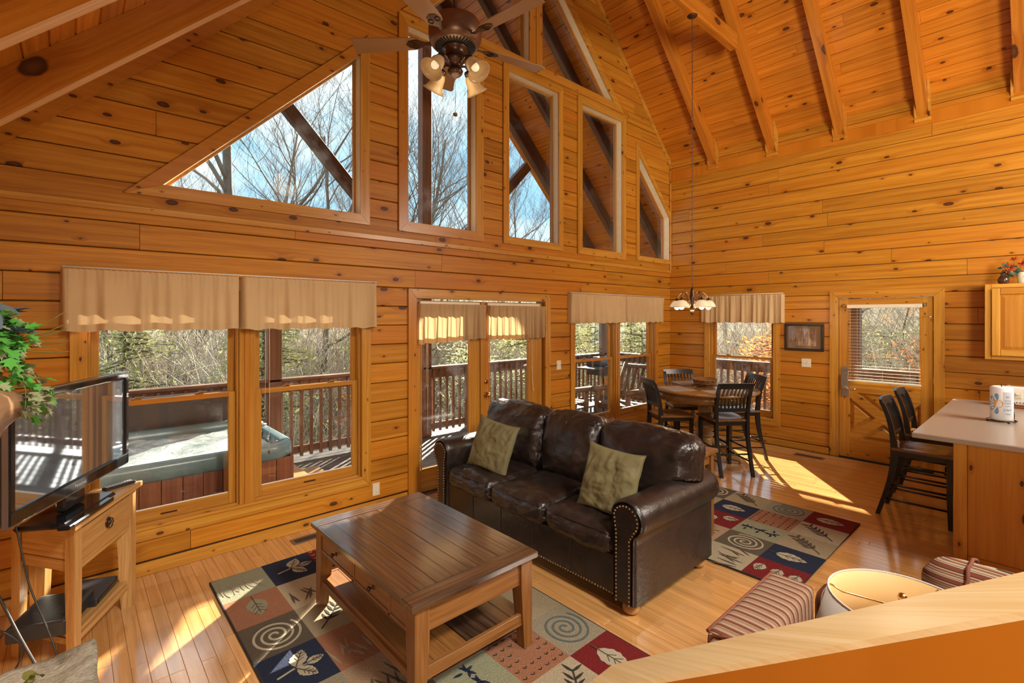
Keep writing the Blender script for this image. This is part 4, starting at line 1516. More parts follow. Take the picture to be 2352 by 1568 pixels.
def brush_mesh(seed, n, w, h):
    r = random.Random(seed)
    mb = MB()
    for _ in range(n):
        p = Vector((r.uniform(-w, w), r.uniform(-w * .5, w * .5), -.2))
        d = Vector((r.uniform(-.6, .6), r.uniform(-.6, .6), r.uniform(.5, 1.2))).normalized()
        L = h * r.uniform(.5, 1.25)
        pts = [p]
        for i in range(5):
            d = (d + Vector((r.uniform(-1, 1), r.uniform(-1, 1), r.uniform(-.9, .4))) * .30).normalized()
            pts.append(pts[-1] + d * L / 5)
        q = r.uniform(.004, .011)
        mb.tube(pts, [q, q, q * .8, q * .7, q * .5, q * .3], 3, caps=False)
        for b in range(2):
            i = r.randint(1, 4)
            e = (d + Vector((r.uniform(-1, 1), r.uniform(-1, 1), r.uniform(-.4, .8)))).normalized() * L * .35
            mb.tube([pts[i], pts[i] + e * .5 + Vector((0, 0, .04)), pts[i] + e], [q * .6, q * .5, q * .25], 3, caps=False)
    return mb


rt = random.Random(77)
bare = [bare_tree(100 + i, h) for i, h in enumerate((13.5, 11.5, 12.5, 10.0))]
BL = 'bare branching tree standing in the woods beyond the porch'


def put_tree(name, meshes, pn, label, cat, x, y, s, rz, group):
    t = thing(name, label, cat, (x, y, ground_z(x, y)), rz, group)
    t.scale = (s, s, s)
    for m, nm in zip(meshes, pn):
        place(nm, m, t)
    return t


spots = [(3.3, 14.5), (6.6, 17.5), (4.9, 20.5), (8.2, 14.2), (10.2, 17.5), (12.8, 22.0), (1.2, 17.5), (15.4, 17.0), (18.5, 21.0), (2.6, 27.0), (8.0, 27.0), (14.0, 30.0), (31.0, 14.0), (20.0, 5.5), (24.0, 2.0), (24.5, 7.0), (-1.0, 22.0), (27.0, 22.0), (20.0, 29.0), (5.5, 33.0), (-4.0, 30.0), (29.0, 9.0)]
for i, (x, y) in enumerate(spots):
    put_tree('bare_tree', bare[i % 4], ('trunk', 'branches'), BL, 'tree', x, y, rt.uniform(.85, 1.15), rt.uniform(0, 6.28), 'bare trees beyond the porch')
pinesm = [leafy_tree(201, 5.2, M['pine_needles'], .055, 105), leafy_tree(202, 4.6, M['green_leaves'], .05, 95, .25)]
for i, (x, y, k) in enumerate(((-1.6, 11.5, 0), (0.9, 12.6, 0), (2.9, 10.4, 0), (3.6, 13.6, 1), (5.8, 11.8, 0), (7.8, 10.6, 1), (9.8, 10.2, 0), (11.2, 12.4, 1), (12.2, 9.6, 0), (13.6, 11.6, 0), (15.5, 14.5, 1), (4.5, 16.5, 0), (1.5, 18.0, 1), (9.0, 18.0, 0), (11.2, 9.0, 1), (12.8, 8.2, 1), (14.2, 9.6, 0), (-4.0, 15.0, 0), (18.0, 3.2, 1), (16.2, 1.6, 0), (20.5, 4.5, 0), (22.0, .8, 1), (17.0, -.8, 0), (13.0, 18.0, 1), (18.0, 16.0, 0))):
    lab = ('yellow green pine growing among the bare trees beyond the porch', 'light green leafy tree growing among the bare trees beyond the porch')[k]
    put_tree(('pine_tree', 'leafy_tree')[k], pinesm[k], ('trunk', 'foliage'), lab, 'tree', x, y, rt.uniform(.8, 1.12), rt.uniform(0, 6.28), ('pines beyond the porch', 'leafy trees beyond the porch')[k])
rustm = leafy_tree(301, 4.4, M['rust_leaves'], .07, 46, .24, 1.0, .6)
for x, y in ((4.9, 10.3), (12.6, 6.9), (13.2, 5.2), (14.6, 3.8), (12.0, 4.4), (16.4, 6.2), (18.6, 1.8), (15.2, 2.2), (21.0, 7.5)):
    put_tree('autumn_sapling', rustm, ('trunk', 'foliage'), 'rust leaved autumn sapling in the woods beyond the porch', 'tree', x, y, rt.uniform(.8, 1.2), rt.uniform(0, 6.28), 'autumn saplings beyond the porch')
brushm = [brush_mesh(401, 290, 1.9, 2.7), brush_mesh(402, 290, 1.9, 3.1), brush_mesh(403, 260, 1.8, 2.6)]
import numpy as np
clumps = []
for ring in range(4):
    for i in range(10):
        f = (i + rt.uniform(-.3, .3)) / 9
        x, y = (-5 + f * 21 + ring * .8, 9.8 + ring * 3.6 + rt.uniform(-.8, .8))
        clumps.append((x, y, rt.uniform(1.1, 1.35) * (1 + .2 * ring)))
for ring in range(3):
    for i in range(7):
        x, y = 12.4 + ring * 3.6 + rt.uniform(-.8, .8), -2.5 + i * 1.9 + rt.uniform(-.5, .5) + ring * .4
        clumps.append((x, y, rt.uniform(1.2, 1.5) * (1 + .22 * ring)))
for which, name, mat, lab in ((0, 'undergrowth', M['brush'], 'tangled pale dry undergrowth on the hillside below the porch'), (1, 'undergrowth', M['twig'], 'tangled brown undergrowth on the hillside below the porch')):
    V, F, n0 = [], [], 0
    for k, (x, y, sc_) in enumerate(clumps):
        if (k % 3 == 2) != bool(which): continue
        b = brushm[k % 3]
        v = np.array(b.v) * sc_
        a = rt.uniform(0, 6.28)
        c_, s_ = math.cos(a), math.sin(a)
        V.append(np.column_stack((v[:, 0] * c_ - v[:, 1] * s_ + x, v[:, 0] * s_ + v[:, 1] * c_ + y, v[:, 2] + ground_z(x, y) + .1)))
        F.append(np.array(b.f) + n0)
        n0 += len(v)
    V, F = np.concatenate(V), np.concatenate(F)
    me = bpy.data.meshes.new(name)
    me.vertices.add(len(V)); me.vertices.foreach_set('co', V.ravel().astype(np.float32))
    me.loops.add(F.size); me.loops.foreach_set('vertex_index', F.ravel().astype(np.int32))
    me.polygons.add(len(F)); me.polygons.foreach_set('loop_start', np.arange(0, F.size, 4, dtype=np.int32))
    me.update(calc_edges=True)
    me.materials.append(mat)
    tag(place(name, me), lab, 'undergrowth', kind='stuff')
# ------------------------------------------------------------------ soft shapes
def rbox(mb, hx, hy, hz, r, n=12, puff=(0, 0, 0), deform=None, seed=0, wrk=0.0, wf=7.0, M=None, mat=0):
    idx, vs, fs = {}, [], []

    def key(q):
        k = tuple(round(c, 5) for c in q)
        if k not in idx:
            idx[k] = len(vs)
            s = [math.sin(c * math.pi / 2) * .35 + c * .65 for c in q]
            p = [s[0] * hx, s[1] * hy, s[2] * hz]
            h = (hx, hy, hz)
            inn = [max(-(h[i] - r), min(h[i] - r, p[i])) for i in range(3)]
            d = Vector([p[i] - inn[i] for i in range(3)])
            d = d.normalized() if d.length > 1e-9 else Vector((0, 0, 0))
            v = Vector(inn) + d * r
            a = [min(1, abs(v[i]) / h[i]) for i in range(3)]
            v.x += math.copysign(puff[0] * (1 - a[1] ** 2.2) * (1 - a[2] ** 2.2) * a[0], v.x)
            v.y += math.copysign(puff[1] * (1 - a[0] ** 2.2) * (1 - a[2] ** 2.2) * a[1], v.y)
            v.z += math.copysign(puff[2] * (1 - a[0] ** 2.2) * (1 - a[1] ** 2.2) * a[2], v.z)
            if wrk:
                q3 = Vector((v.x * wf + seed * 7.1, v.y * wf, v.z * wf))
                k1 = noise.noise(q3) + .6 * abs(noise.noise(q3 * 2.1 + Vector((3, 1, seed)))) - .3 - .55 * max(0, .22 - abs(noise.noise(q3 * 2.6 + Vector((seed, 5, 2))))) * 3
                v += d * wrk * k1
            if deform: v = deform(v)
            vs.append(tuple(v))
        return idx[k]
    L = [-1 + 2 * i / n for i in range(n + 1)]
    for ax in range(3):
        for sg in (-1, 1):
            for i in range(n):
                for j in range(n):
                    q = []
                    for a, b in ((i, j), (i + 1, j), (i + 1, j + 1), (i, j + 1)):
                        c = [0, 0, 0]
                        c[ax] = sg; c[(ax + 1) % 3] = L[a]; c[(ax + 2) % 3] = L[b]
                        q.append(key(c))
                    fs.append(q if sg > 0 else q[::-1])
    return mb.add(vs, fs, M, mat, True)


def pillow_mesh(w, h, t, seed, n=44):
    """thickness along x, width along y, height along z"""
    mb = MB()
    for sg in (-1, 1):
        def fn(s, q, sg=sg):
            a, b = s * 2 - 1, q * 2 - 1
            k = max(0.0, (1 - a * a)) ** .42 * max(0.0, (1 - b * b)) ** .42
            pin = 1 - .09 * (1 - abs(a) ** 3) * abs(b) ** 6
            pin2 = 1 - .09 * (1 - abs(b) ** 3) * abs(a) ** 6
            wr = noise.noise((a * 2.3 + seed * 5, b * 2.6, sg * 2.0)) * .026 + (.5 - abs(noise.noise((a * 3.2 + seed, b * 2.2 + a * 2, sg * 3.0)))) * .034 - .014 - max(0, .16 - abs(noise.noise((a * 2.0 + b * 2.6 + seed, b * 3.4 - a * 1.4, sg * 2 + seed)))) * .045
            return (sg * (t * k * .5 + wr * k), a * w / 2 * pin2, b * h / 2 * pin)
        mb.grid(n, n, fn)
    return mb


# ------------------------------------------------------------------ leather sofa
sofa = thing('leather_sofa', 'dark brown leather three seat sofa with rolled arms and brass nailheads', 'sofa', (2.955, 2.695, 0))
ARM_C, ARM_Z, ARM_R = .985, .585, .118


def arm_profile(sy, grow=0.0):
    p = [(.885 - grow, .085), (.885 - grow, .30), (.880 - grow, .50)]
    for a in range(165, -61, -15):
        p.append((ARM_C + (ARM_R + grow) * math.cos(R(a)), ARM_Z + (ARM_R + grow) * math.sin(R(a))))
    p += [(1.045 + grow, .44), (1.045 + grow, .26), (1.045 + grow, .085)]
    return [(y * sy, z) for y, z in p]


for sy in (-1, 1):
    mb = MB()
    xs = [(-.495, -.012), (-.488, -.003), (-.46, .004), (-.3, 0.0), (-.05, .003), (.2, 0.0), (.42, .002), (.475, -.003), (.49, -.02)]
    rings = []
    for k, (x, g_) in enumerate(xs):
        rings.append([(x, y + .004 * noise.noise((x * 6, z * 8, sy)), z + (.004 * noise.noise((x * 9, y * 8, 2)) if z > .4 else 0)) for y, z in arm_profile(sy, g_)])
    n = len(rings[0])
    mb.add([p for r_ in rings for p in r_], [(i * n + k, i * n + k + 1, (i + 1) * n + k + 1, (i + 1) * n + k) for i in range(len(rings) - 1) for k in range(n - 1)]
           + [list(range(n))] + [[(len(rings) - 1) * n + k for k in range(n)][::-1]], smooth=True)
    arm = mb.obj('arm', M['leather'], sofa)
    # front facing panel and its two rows of nails
    def panel(off):
        p = [(.885 + off, .09), (.885 + off, .50)]
        for a in range(165, -51, -15):
            p.append((ARM_C + (ARM_R - off) * math.cos(R(a)), ARM_Z + (ARM_R - off) * math.sin(R(a))))
        p += [(1.045 - off, .47), (1.045 - off, .09)]
        return [(y * sy, z) for y, z in p]
    pp = panel(.026)
    MB().prism([(-.502, y, z) for y, z in pp], (.012, 0, 0)).obj('arm_front_panel', M['leather'], arm)
    line = panel(.034)
    nm = MB()
    acc = 0.0
    for (y0, z0), (y1, z1) in zip(line, line[1:]):
        L = math.hypot(y1 - y0, z1 - z0)
        s = acc
        while s < L:
            f = s / L
            nm.lathe([(.0075, 0), (.0062, .0035), (.003, .0055), (.0004, .006)], 7, Matrix.Translation(Vector((-.502, y0 + (y1 - y0) * f, z0 + (z1 - z0) * f))) @ Matrix.Rotation(R(-90), 4, 'Y'))
            s += .0235
        acc = s - L
    nm.obj('nailheads', M['nail'], arm, kind='stuff')
# base: front rail in three seamed panels, sides hidden by the arms, back
for k in range(5):
    y0 = -.885 + 1.77 * k / 5
    MB().cbox(-.475, -.40, y0 + .0005, y0 + 1.77 / 5 - .0005, .085, .335, .006).obj('front_panel', M['leather'], sofa)
nm = MB()
for k in range(78):
    nm.lathe([(.0075, 0), (.0062, .0035), (.003, .0055), (.0004, .006)], 7, Matrix.Translation(Vector((-.475, -.874 + 1.748 * k / 77, .10))) @ Matrix.Rotation(R(-90), 4, 'Y'))
nm.obj('nailheads', M['nail'], sofa, kind='stuff')
MB().cbox(-.40, .44, -.884, .884, .085, .315, .01).obj('seat_deck', M['leather'], sofa)
mb = MB()
rbox(mb, .10, .98, .36, .05, 10, (0, 0, .01))
mb.obj('back_frame', M['leather'], sofa, (.385, 0, .455), (0, 0, 0))
for sx in (-.42, .41):
    for sy in (-.97, .97):
        MB().lathe([(.030, 0), (.046, .012), (.052, .035), (.046, .058), (.034, .068), (.040, .078), (.040, .086)], 16, Matrix.Translation(Vector((sx, sy, 0)))).obj('bun_foot', M['oak_z'], sofa)
for k in range(3):
    yc = -.588 + .588 * k
    mb = MB()
    rbox(mb, .375, .292, .088, .065, 36, (.025, .004, .04), None, k + 1, .012, 8.5)
    c = mb.obj('seat_cushion', M['leather'], sofa, (-.128, yc, .392), (0, R(1.5), 0))
    pts = [(-.37 + .0, y, .055) for y in [-.27 + .54 * i / 12 for i in range(13)]]
    MB().tube([(-.366 - .012 * (1 - (y / .28) ** 2), y, .062) for _, y, _ in pts], .004, 6).obj('seam', M['leather'], c)
for k in range(3):
    yc = -.62 + .62 * k

    def tshape(v, k=k):
        lim = .265
        if k == 0 and v.z < -.02 and v.y < -lim: v.y = -lim + (v.y + lim) * .12
        if k == 2 and v.z < -.02 and v.y > lim: v.y = lim + (v.y - lim) * .12
        return v
    hy = .335 if k == 1 else .40
    off = (-.07, 0, .07)[k]
    mb = MB()
    rbox(mb, .135, hy - (.0 if k != 1 else .02), .275, .11, 36, (.06, .0, .025), tshape, k + 11, .015, 7.5)
    c = mb.obj('back_cushion', M['leather'], sofa, (.205, yc + off, .705), (0, R(11), 0))
    MB().tube([(-.118 - .012 * (1 - (y / hy) ** 2), y, .215) for y in [(-.82 + 1.64 * i / 14) * hy for i in range(15)]], .004, 6).obj('seam', M['leather'], c)
    if k == 1:
        MB().tube([(-.150 - .03 * math.sin(math.pi * (i + 2) / 14), .01 * math.sin(i), -.2 + .41 * i / 10) for i in range(11)], .003, 5).obj('seam', M['leather'], c)


for (x, y, z, rz, roll, sd, lab) in ((2.70, 3.235, .690, R(12), R(8), 1, 'olive throw pillow at the sofa end by the French doors'), (2.69, 1.995, .70, R(4), R(3), 4, 'olive throw pillow at the sofa end by the stairs')):
    o = pillow_mesh(.44, .44, .15, sd).obj('throw_pillow', M['olive'], None, (x, y, z))
    o.rotation_euler = (Matrix.Rotation(rz, 3, 'Z') @ Matrix.Rotation(R(17), 3, 'Y') @ Matrix.Rotation(roll, 3, 'X')).to_euler()
    tag(o, lab, 'pillow', 'olive throw pillows')
    m = MB()
    loop = []
    for i in range(80):
        s = i / 80 * 4
        e, f = int(s), (s % 1) * 2 - 1
        a, b = ((f, -1), (1, f), (-f, 1), (-1, -f))[e]
        pin = 1 - .09 * (1 - abs(a) ** 3) * abs(b) ** 6
        pin2 = 1 - .09 * (1 - abs(b) ** 3) * abs(a) ** 6
        loop.append((0, a * .22 * pin2, b * .22 * pin))
    m.tube(loop, .0035, 5, closed=True).obj('piping', M['olive'], o)


# ------------------------------------------------------------------ coffee table
ct = thing('coffee_table', 'square legged plank coffee table with dark distressed top and drawers', 'coffee table', (1.503, 2.492, .0175))
hx, hy, H = .39, .612, .5075
bw = .105
for sy in (-1, 1):
    MB().cbox(-hx, hx, min(sy * hy, sy * (hy - bw)), max(sy * hy, sy * (hy - bw)), H - .034, H, .005).obj('breadboard_end', M['table_x'], ct)
n = 8
for i in range(n):
    x0 = -hx + 2 * hx * i / n
    MB().cbox(x0 + .0006, x0 + 2 * hx / n - .0006, -hy + bw + .001, hy - bw - .001, H - .032, H - .0005 * (i % 2), .0022).obj('plank', M['table_y'], ct)
for sx in (-1, 1):
    for sy in (-1, 1):
        x1, y1 = sx * (hx - .025), sy * (hy - .025)
        w, wb = .078, .056
        top = [(x1, y1), (x1 - sx * w, y1), (x1 - sx * w, y1 - sy * w), (x1, y1 - sy * w)]
        bot = [(x1, y1), (x1 - sx * wb, y1), (x1 - sx * wb, y1 - sy * wb), (x1, y1 - sy * wb)]
        m = MB()
        vs = [(x, y, H - .035) for x, y in top] + [(x, y, .33) for x, y in top] + [(x, y, 0) for x, y in bot]
        m.add(vs, [(0, 1, 2, 3), (8, 11, 10, 9)] + [(a + i, a + (i + 1) % 4, a + 4 + (i + 1) % 4, a + 4 + i) for a in (0, 4) for i in range(4)])
        m.obj('leg', M['cherry_z'], ct)
za, zb = H - .165, H - .036
for sx in (-1, 1):
    MB().cbox(sx * (hx - .055) - .01, sx * (hx - .055) + .01, -hy + .104, hy - .104, za, zb, .002).obj('apron', M['cherry_y'], ct)
for sy in (-1, 1):
    MB().cbox(-hx + .104, hx - .104, sy * (hy - .05) - .01, sy * (hy - .05) + .01, za, zb, .002).obj('apron', M['cherry_x'], ct)
fx = -hx + .045
for y0, y1, kn_ in ((.065, .50, .285), (-.335, .045, -.18)):
    d = MB().cbox(fx - .016, fx - .001, y0 + .006, y1 - .006, za + .022, zb - .006, .004).obj('drawer', M['cherry_y'], ct)
    MB().lathe([(.011, 0), (.011, .003), (.004, .006), (.004, .016), (.013, .022), (.014, .028), (.008, .034), (.0005, .035)], 12, Matrix.Translation(Vector((fx - .016, kn_, (za + zb) / 2 + .005))) @ Matrix.Rotation(R(-90), 4, 'Y')).obj('knob', M['bronze'], d)
MB().cbox(fx - .018, fx - .001, .047, .063, za, zb, .002).cbox(fx - .018, fx - .001, -.353, -.337, za, zb, .002).obj('drawer_stile', M['cherry_z'], ct)
MB().cbox(fx - .018, fx - .001, -hy + .104, hy - .104, za, za + .018, .002).obj('drawer_rail', M['cherry_y'], ct)
MB().cbox(fx - .014, fx - .001, -hy + .104, -.355, za + .02, zb, .002).obj('filler_panel', M['cherry_y'], ct)
for i in range(7):
    x0 = -hx + .05 + (2 * hx - .10) * i / 7
    MB().cbox(x0 + .0006, x0 + (2 * hx - .10) / 7 - .0006, -hy + .06, hy - .06, .158, .180, .002).obj('shelf_plank', M['table_y'] if i > 2 else M['cherry_y'], ct)
for sy in (-1, 1):
    MB().cbox(-hx + .082, hx - .082, sy * (hy - .052) - .012, sy * (hy - .052) + .012, .120, .182, .003).obj('shelf_rail', M['cherry_x'], ct)
for sx in (-1, 1):
    MB().cbox(sx * (hx - .045) - .012, sx * (hx - .045) + .012, -hy + .082, hy - .082, .120, .157, .003).obj('shelf_rail', M['cherry_y'], ct)


# ------------------------------------------------------------------ rugs
CW, CH = .314, .349
RUG = [['red:3', 'beige:s', 'grey:s', 'navy:b', 'brown:o', 'terra:l', 'sage:s'],
       ['navy:1', 'brown:o', 'pink:s', 'terra:g', 'tan:d', 'beige:g', 'navy:b'],
       ['tan:t', 'sage:n', 'red:2', 'beige:g', 'sage:s', 'tan:t', 'red:x'],
       ['beige:d', 'terra:x', 'navy:1', 'tan:t', 'brown:o', 'beige:s', 'terra:l'],
       ['red:1', 'grey:p', 'tan:t', 'brown:o', 'navy:1', 'sage:n', 'tan:t']]


def leaf_poly(L, W, n=9, lob=.0, seed=0):
    r = random.Random(seed)
    a, b = [], []
    for i in range(n + 1):
        t = i / n
        w = W * (math.sin(math.pi * t ** .8) ** .9) * (1 + lob * (1 if i % 2 else -1))
        a.append((L * t, w)); b.append((L * t, -w * .92))
    return a + b[::-1][1:-1]


def flat(mb, poly, ang, at, h=.0155, base=.010):
    c, s = math.cos(ang), math.sin(ang)
    mb.prism([(at[0] + x * c - y * s, at[1] + x * s + y * c, base) for x, y in poly], (0, 0, h - base))


def ribbon(mb, pts, w, h=.0155, base=.010):
    n = len(pts)
    L, Rr = [], []
    for i, p in enumerate(pts):
        t = Vector(pts[min(i + 1, n - 1)]) - Vector(pts[max(i - 1, 0)])
        t = t.normalized() if t.length > 1e-9 else Vector((1, 0))
        ww = w(i / (n - 1)) if callable(w) else w
        L.append((p[0] - t.y * ww, p[1] + t.x * ww)); Rr.append((p[0] + t.y * ww, p[1] - t.x * ww))
    for i in range(n - 1):
        mb.prism([(x, y, base) for x, y in (L[i], L[i + 1], Rr[i + 1], Rr[i])], (0, 0, h - base))


def make_rug(label, loc):
    t = thing('area_rug', label, 'rug', loc, 0, 'patchwork leaf rugs')
    order = list(RUGC)
    mb = MB()
    W, Lr = CW * 5, CH * 7
    for a in range(5):
        for b in range(7):
            k = RUG[a][b].split(':')[0]
            mb.box(a * CW, (a + 1) * CW, b * CH, (b + 1) * CH, .001, .013, None, order.index(k))
    o = mb.obj('pile', [M['rug_' + k] for k in order], t)
    MB().tube([(0, 0, .007), (W, 0, .007), (W, Lr, .007), (0, Lr, .007)], .0075, 6, closed=True, smooth=False).obj('binding', M['rug_dark'], t)
    for a in range(5):
        for b in range(7):
            col, mo = RUG[a][b].split(':')
            cx, cy = (a + .5) * CW, (b + .5) * CH
            r = random.Random(a * 11 + b)
            m, m2 = MB(), MB()
            light = 'cream' if col in ('red', 'navy', 'brown', 'terra') else 'brown'
            vein = 'brown' if light == 'cream' else 'dark'
            nm = 'leaf_motif'

            def leaf(at, ang, L, Wd, lob=.06):
                flat(m, leaf_poly(L, Wd, 10, lob), ang, at)
                c, s = math.cos(ang), math.sin(ang)
                ribbon(m2, [(at[0] + L * f * c, at[1] + L * f * s) for f in (-.22, .3, .9)], .0028, .0172, .0155)
                for f in (.3, .5, .7):
                    for sg in (-1, 1):
                        q = (at[0] + L * f * c, at[1] + L * f * s)
                        e = ang + sg * .7
                        ribbon(m2, [q, (q[0] + Wd * .8 * math.cos(e), q[1] + Wd * .8 * math.sin(e))], .002, .0170, .0155)
            if mo == '1': leaf((cx - .01, cy + .11), R(-88), .21, .062)
            elif mo == '2':
                leaf((cx - .04, cy), R(75), .13, .05); leaf((cx + .03, cy - .02), R(-70), .13, .05)
            elif mo == '3':
                for dy in (-.115, 0, .115): leaf((cx + .06, cy + dy - .01), R(172), .12, .042, .12)
            elif mo == 'b':
                stem = [(cx - .10, cy - .02), (cx - .02, cy), (cx + .05, cy + .0)]
                ribbon(m, stem, .005)
                leaf((cx, cy + .01), R(60), .13, .045); leaf((cx + .0, cy - .01), R(-55), .12, .036); leaf((cx + .05, cy), R(5), .09, .03)
            elif mo in 'op':
                nm = 'spiral_motif'
                if mo == 'p': light = 'teal'
                pts = []
                for i in range(90):
                    q = i / 89
                    an = q * 6.283 * 3.1
                    rr = .012 + .122 * q
                    pts.append((cx + rr * math.cos(an), cy + rr * 1.1 * math.sin(an)))
                ribbon(m, pts, .0065)
            elif mo in 'td':
                c = 'dark' if mo == 'd' else 'brown'
                light = c
                nm = 'sprig_motif'
                p0 = (cx - .10, cy - .12); p1 = (cx + .09, cy + .10)
                ribbon(m, [p0, (cx, cy - .02), p1], .004)
                for f in (.3, .45, .6, .75, .95):
                    q = (p0[0] + (p1[0] - p0[0]) * f, p0[1] + (p1[1] - p0[1]) * f)
                    for sg in (-1, 1):
                        flat(m, leaf_poly(.075, .014 if mo == 't' else .008, 6), R(48) + sg * R(45), q)
            elif mo == 'n':
                light = 'navy'; nm = 'sprig_motif'
                for dy in (-.10, 0, .10):
                    for k in range(6):
                        flat(m, leaf_poly(.055, .009, 5), R(60 * k + r.uniform(-15, 15)), (cx + r.uniform(-.03, .03), cy + dy))
            elif mo == 'x':
                light = 'dark' if col == 'terra' else 'cream'; nm = 'stitch_motif'
                for i in range(6):
                    for j in range(6):
                        if 1 < i < 4 and 1 < j < 4: continue
                        q = (cx - .13 + .052 * i, cy - .145 + .058 * j)
                        for an in (45, 135):
                            flat(m, leaf_poly(.02, .003, 3), R(an), q)
            elif mo in 'gs':
                light = 'brown' if col in ('beige', 'tan', 'pink', 'grey') else ('cream' if col != 'sage' else 'grey')
                if col == 'terra': light = 'tan'
                nm = 'grass_motif'
                for i in range(9):
                    q = (cx - .13 + .03 * i, cy - .12 + r.uniform(-.02, .05))
                    flat(m, leaf_poly(r.uniform(.10, .2), .007, 6), R(90 + r.uniform(-32, 32)), q)
            else:
                light = 'sage'
                leaf((cx, cy + .11), R(-90), .20, .06, .03)
            if m.v:
                mo_ = m.obj(nm, M['rug_' + light], t)
                if m2.v: m2.obj('vein', M['rug_' + vein], mo_)
    return t


rug = make_rug('patchwork leaf rug lying under the coffee table', (.70, 1.36, 0))
dup(rug, (3.50, 1.125, 0), 0, 'patchwork leaf rug on the open floor behind the sofa')


# ------------------------------------------------------------------ television, corner stand, hearth
ux, nx_ = Vector((.466, .885, 0)), Vector((.885, -.466, 0))
tv_c = Vector((.027, 3.49, 1.165))
tvz = math.atan2(ux.y, ux.x)                       # local x runs along the screen, -y faces out
tv = thing('flat_television', 'black glossy flat screen television on the corner stand', 'television', tv_c, tvz)
tw, th_ = .505, .285
MB().cbox(-tw, tw, .0, .055, -th_, th_, .012).obj('back_shell', M['matt_black'], tv)
for x0, x1, z0, z1 in ((-tw, tw, th_ - .036, th_), (-tw, tw, -th_, -th_ + .062), (-tw, -tw + .036, -th_ + .062, th_ - .036), (tw - .036, tw, -th_ + .062, th_ - .036)):
    MB().cbox(x0, x1, -.018, -.0005, z0, z1, .006).obj('bezel', M['gloss_black'], tv)
MB().box(-tw + .035, tw - .035, -.006, -.0006, -th_ + .061, th_ - .035).obj('screen', M['screen'], tv)
m = MB()
for x0, x1, z0, z1 in ((-tw - .004, tw + .004, th_, th_ + .004), (-tw - .004, tw + .004, -th_ - .004, -th_), (-tw - .004, -tw, -th_, th_), (tw, tw + .004, -th_, th_)):
    m.box(x0, x1, -.012, .01, z0, z1)
m.obj('edge_band', M['bezel_edge'], tv)
MB().cbox(-.09, .09, .005, .05, -.375, -th_ + .002, .01).obj('neck', M['gloss_black'], tv)
MB().cbox(-.235, .235, -.075, .145, -.407, -.380, .012).obj('base', M['gloss_black'], tv)


def text_obj(name, body, size, mat, parent, mtx, align='CENTER', depth=.0006):
    c = bpy.data.curves.new(name, 'FONT')
    c.body = body; c.size = size; c.align_x = align; c.align_y = 'CENTER'; c.extrude = depth
    tmp = bpy.data.objects.new(name, c)
    SC.collection.objects.link(tmp)
    dg = bpy.context.evaluated_depsgraph_get()
    me = bpy.data.meshes.new_from_object(tmp.evaluated_get(dg))
    bpy.data.objects.remove(tmp)
    me.transform(mtx)
    me.materials.clear(); me.materials.append(mat)
    return place(name, me, parent)


text_obj('brand_lettering', 'Panasonic', .026, M['grey_text'], tv, Matrix.Translation(Vector((0, -.0188, -th_ + .030))) @ Matrix.Rotation(R(90), 4, 'X'))

A_, B_ = Vector((.02, 3.285)), Vector((.345, 3.905))
C_, D_ = A_ + Vector((-.55, .83)) * .50, B_ + Vector((-1, 0)) * .50
st = thing('television_stand', 'wedge shaped oak corner stand with one drawer under the television', 'television stand', (0, 0, 0))
poly = [A_, B_, D_, C_]
ctr = sum(poly, Vector((0, 0))) / 4
grow = lambda k: [ctr + (p - ctr) * k for p in poly]


def slab(mb, pts, z0, z1, c=.006):
    q = [p for p in pts]
    cc = sum(q, Vector((0, 0))) / len(q)
    inn = [cc + (p - cc) * (1 - c / (p - cc).length) for p in q]
    n = len(q)
    vs = [(p.x, p.y, z0 + c) for p in q] + [(p.x, p.y, z1 - c) for p in q] + [(p.x, p.y, z0) for p in inn] + [(p.x, p.y, z1) for p in inn]
    fs = [tuple(range(2 * n, 3 * n))[::-1], tuple(range(3 * n, 4 * n))]
    for i in range(n):
        j = (i + 1) % n
        fs += [(i, j, n + j, n + i), (n + i, n + j, 3 * n + j, 3 * n + i), (2 * n + i, 2 * n + j, j, i)]
    return mb.add(vs, fs)


slab(MB(), poly, .722, .757).obj('stand_top', M['oak_s'], st)
ins = grow(.90)
F0, F1, G1, G0 = ins
fu = (F1 - F0).normalized(); fn = Vector((-fu.y, fu.x))
su = (G0 - F0).normalized(); ru = (G1 - F1).normalized()
LW = .065


def post(p, a, b, name='leg', taper=.8):
    q = [p, p + a * LW, p + a * LW + b * LW, p + b * LW]
    cc = p
    m = MB()
    lo = [cc + (v - cc) * taper for v in q]
    vs = [(v.x, v.y, .721) for v in q] + [(v.x, v.y, .40) for v in q] + [(v.x, v.y, 0) for v in lo]
    m.add(vs, [(0, 1, 2, 3), (8, 11, 10, 9)] + [(k + i, k + (i + 1) % 4, k + 4 + (i + 1) % 4, k + 4 + i) for k in (0, 4) for i in range(4)])
    m.obj(name, M['oak_z'], st)


post(F0, fu, su); post(F1, -fu, ru)
post(G0, (G1 - G0).normalized(), -su); post(G1, (G0 - G1).normalized(), -ru)


def wallpiece(name, p, q, z0, z1, th, out, mat):
    d = (q - p); nrm = Vector((d.y, -d.x)).normalized()
    pts = [p + nrm * out, q + nrm * out, q + nrm * (out - th), p + nrm * (out - th)]
    return MB().prism([(v.x, v.y, z0) for v in pts], (0, 0, z1 - z0)).obj(name, mat, st)


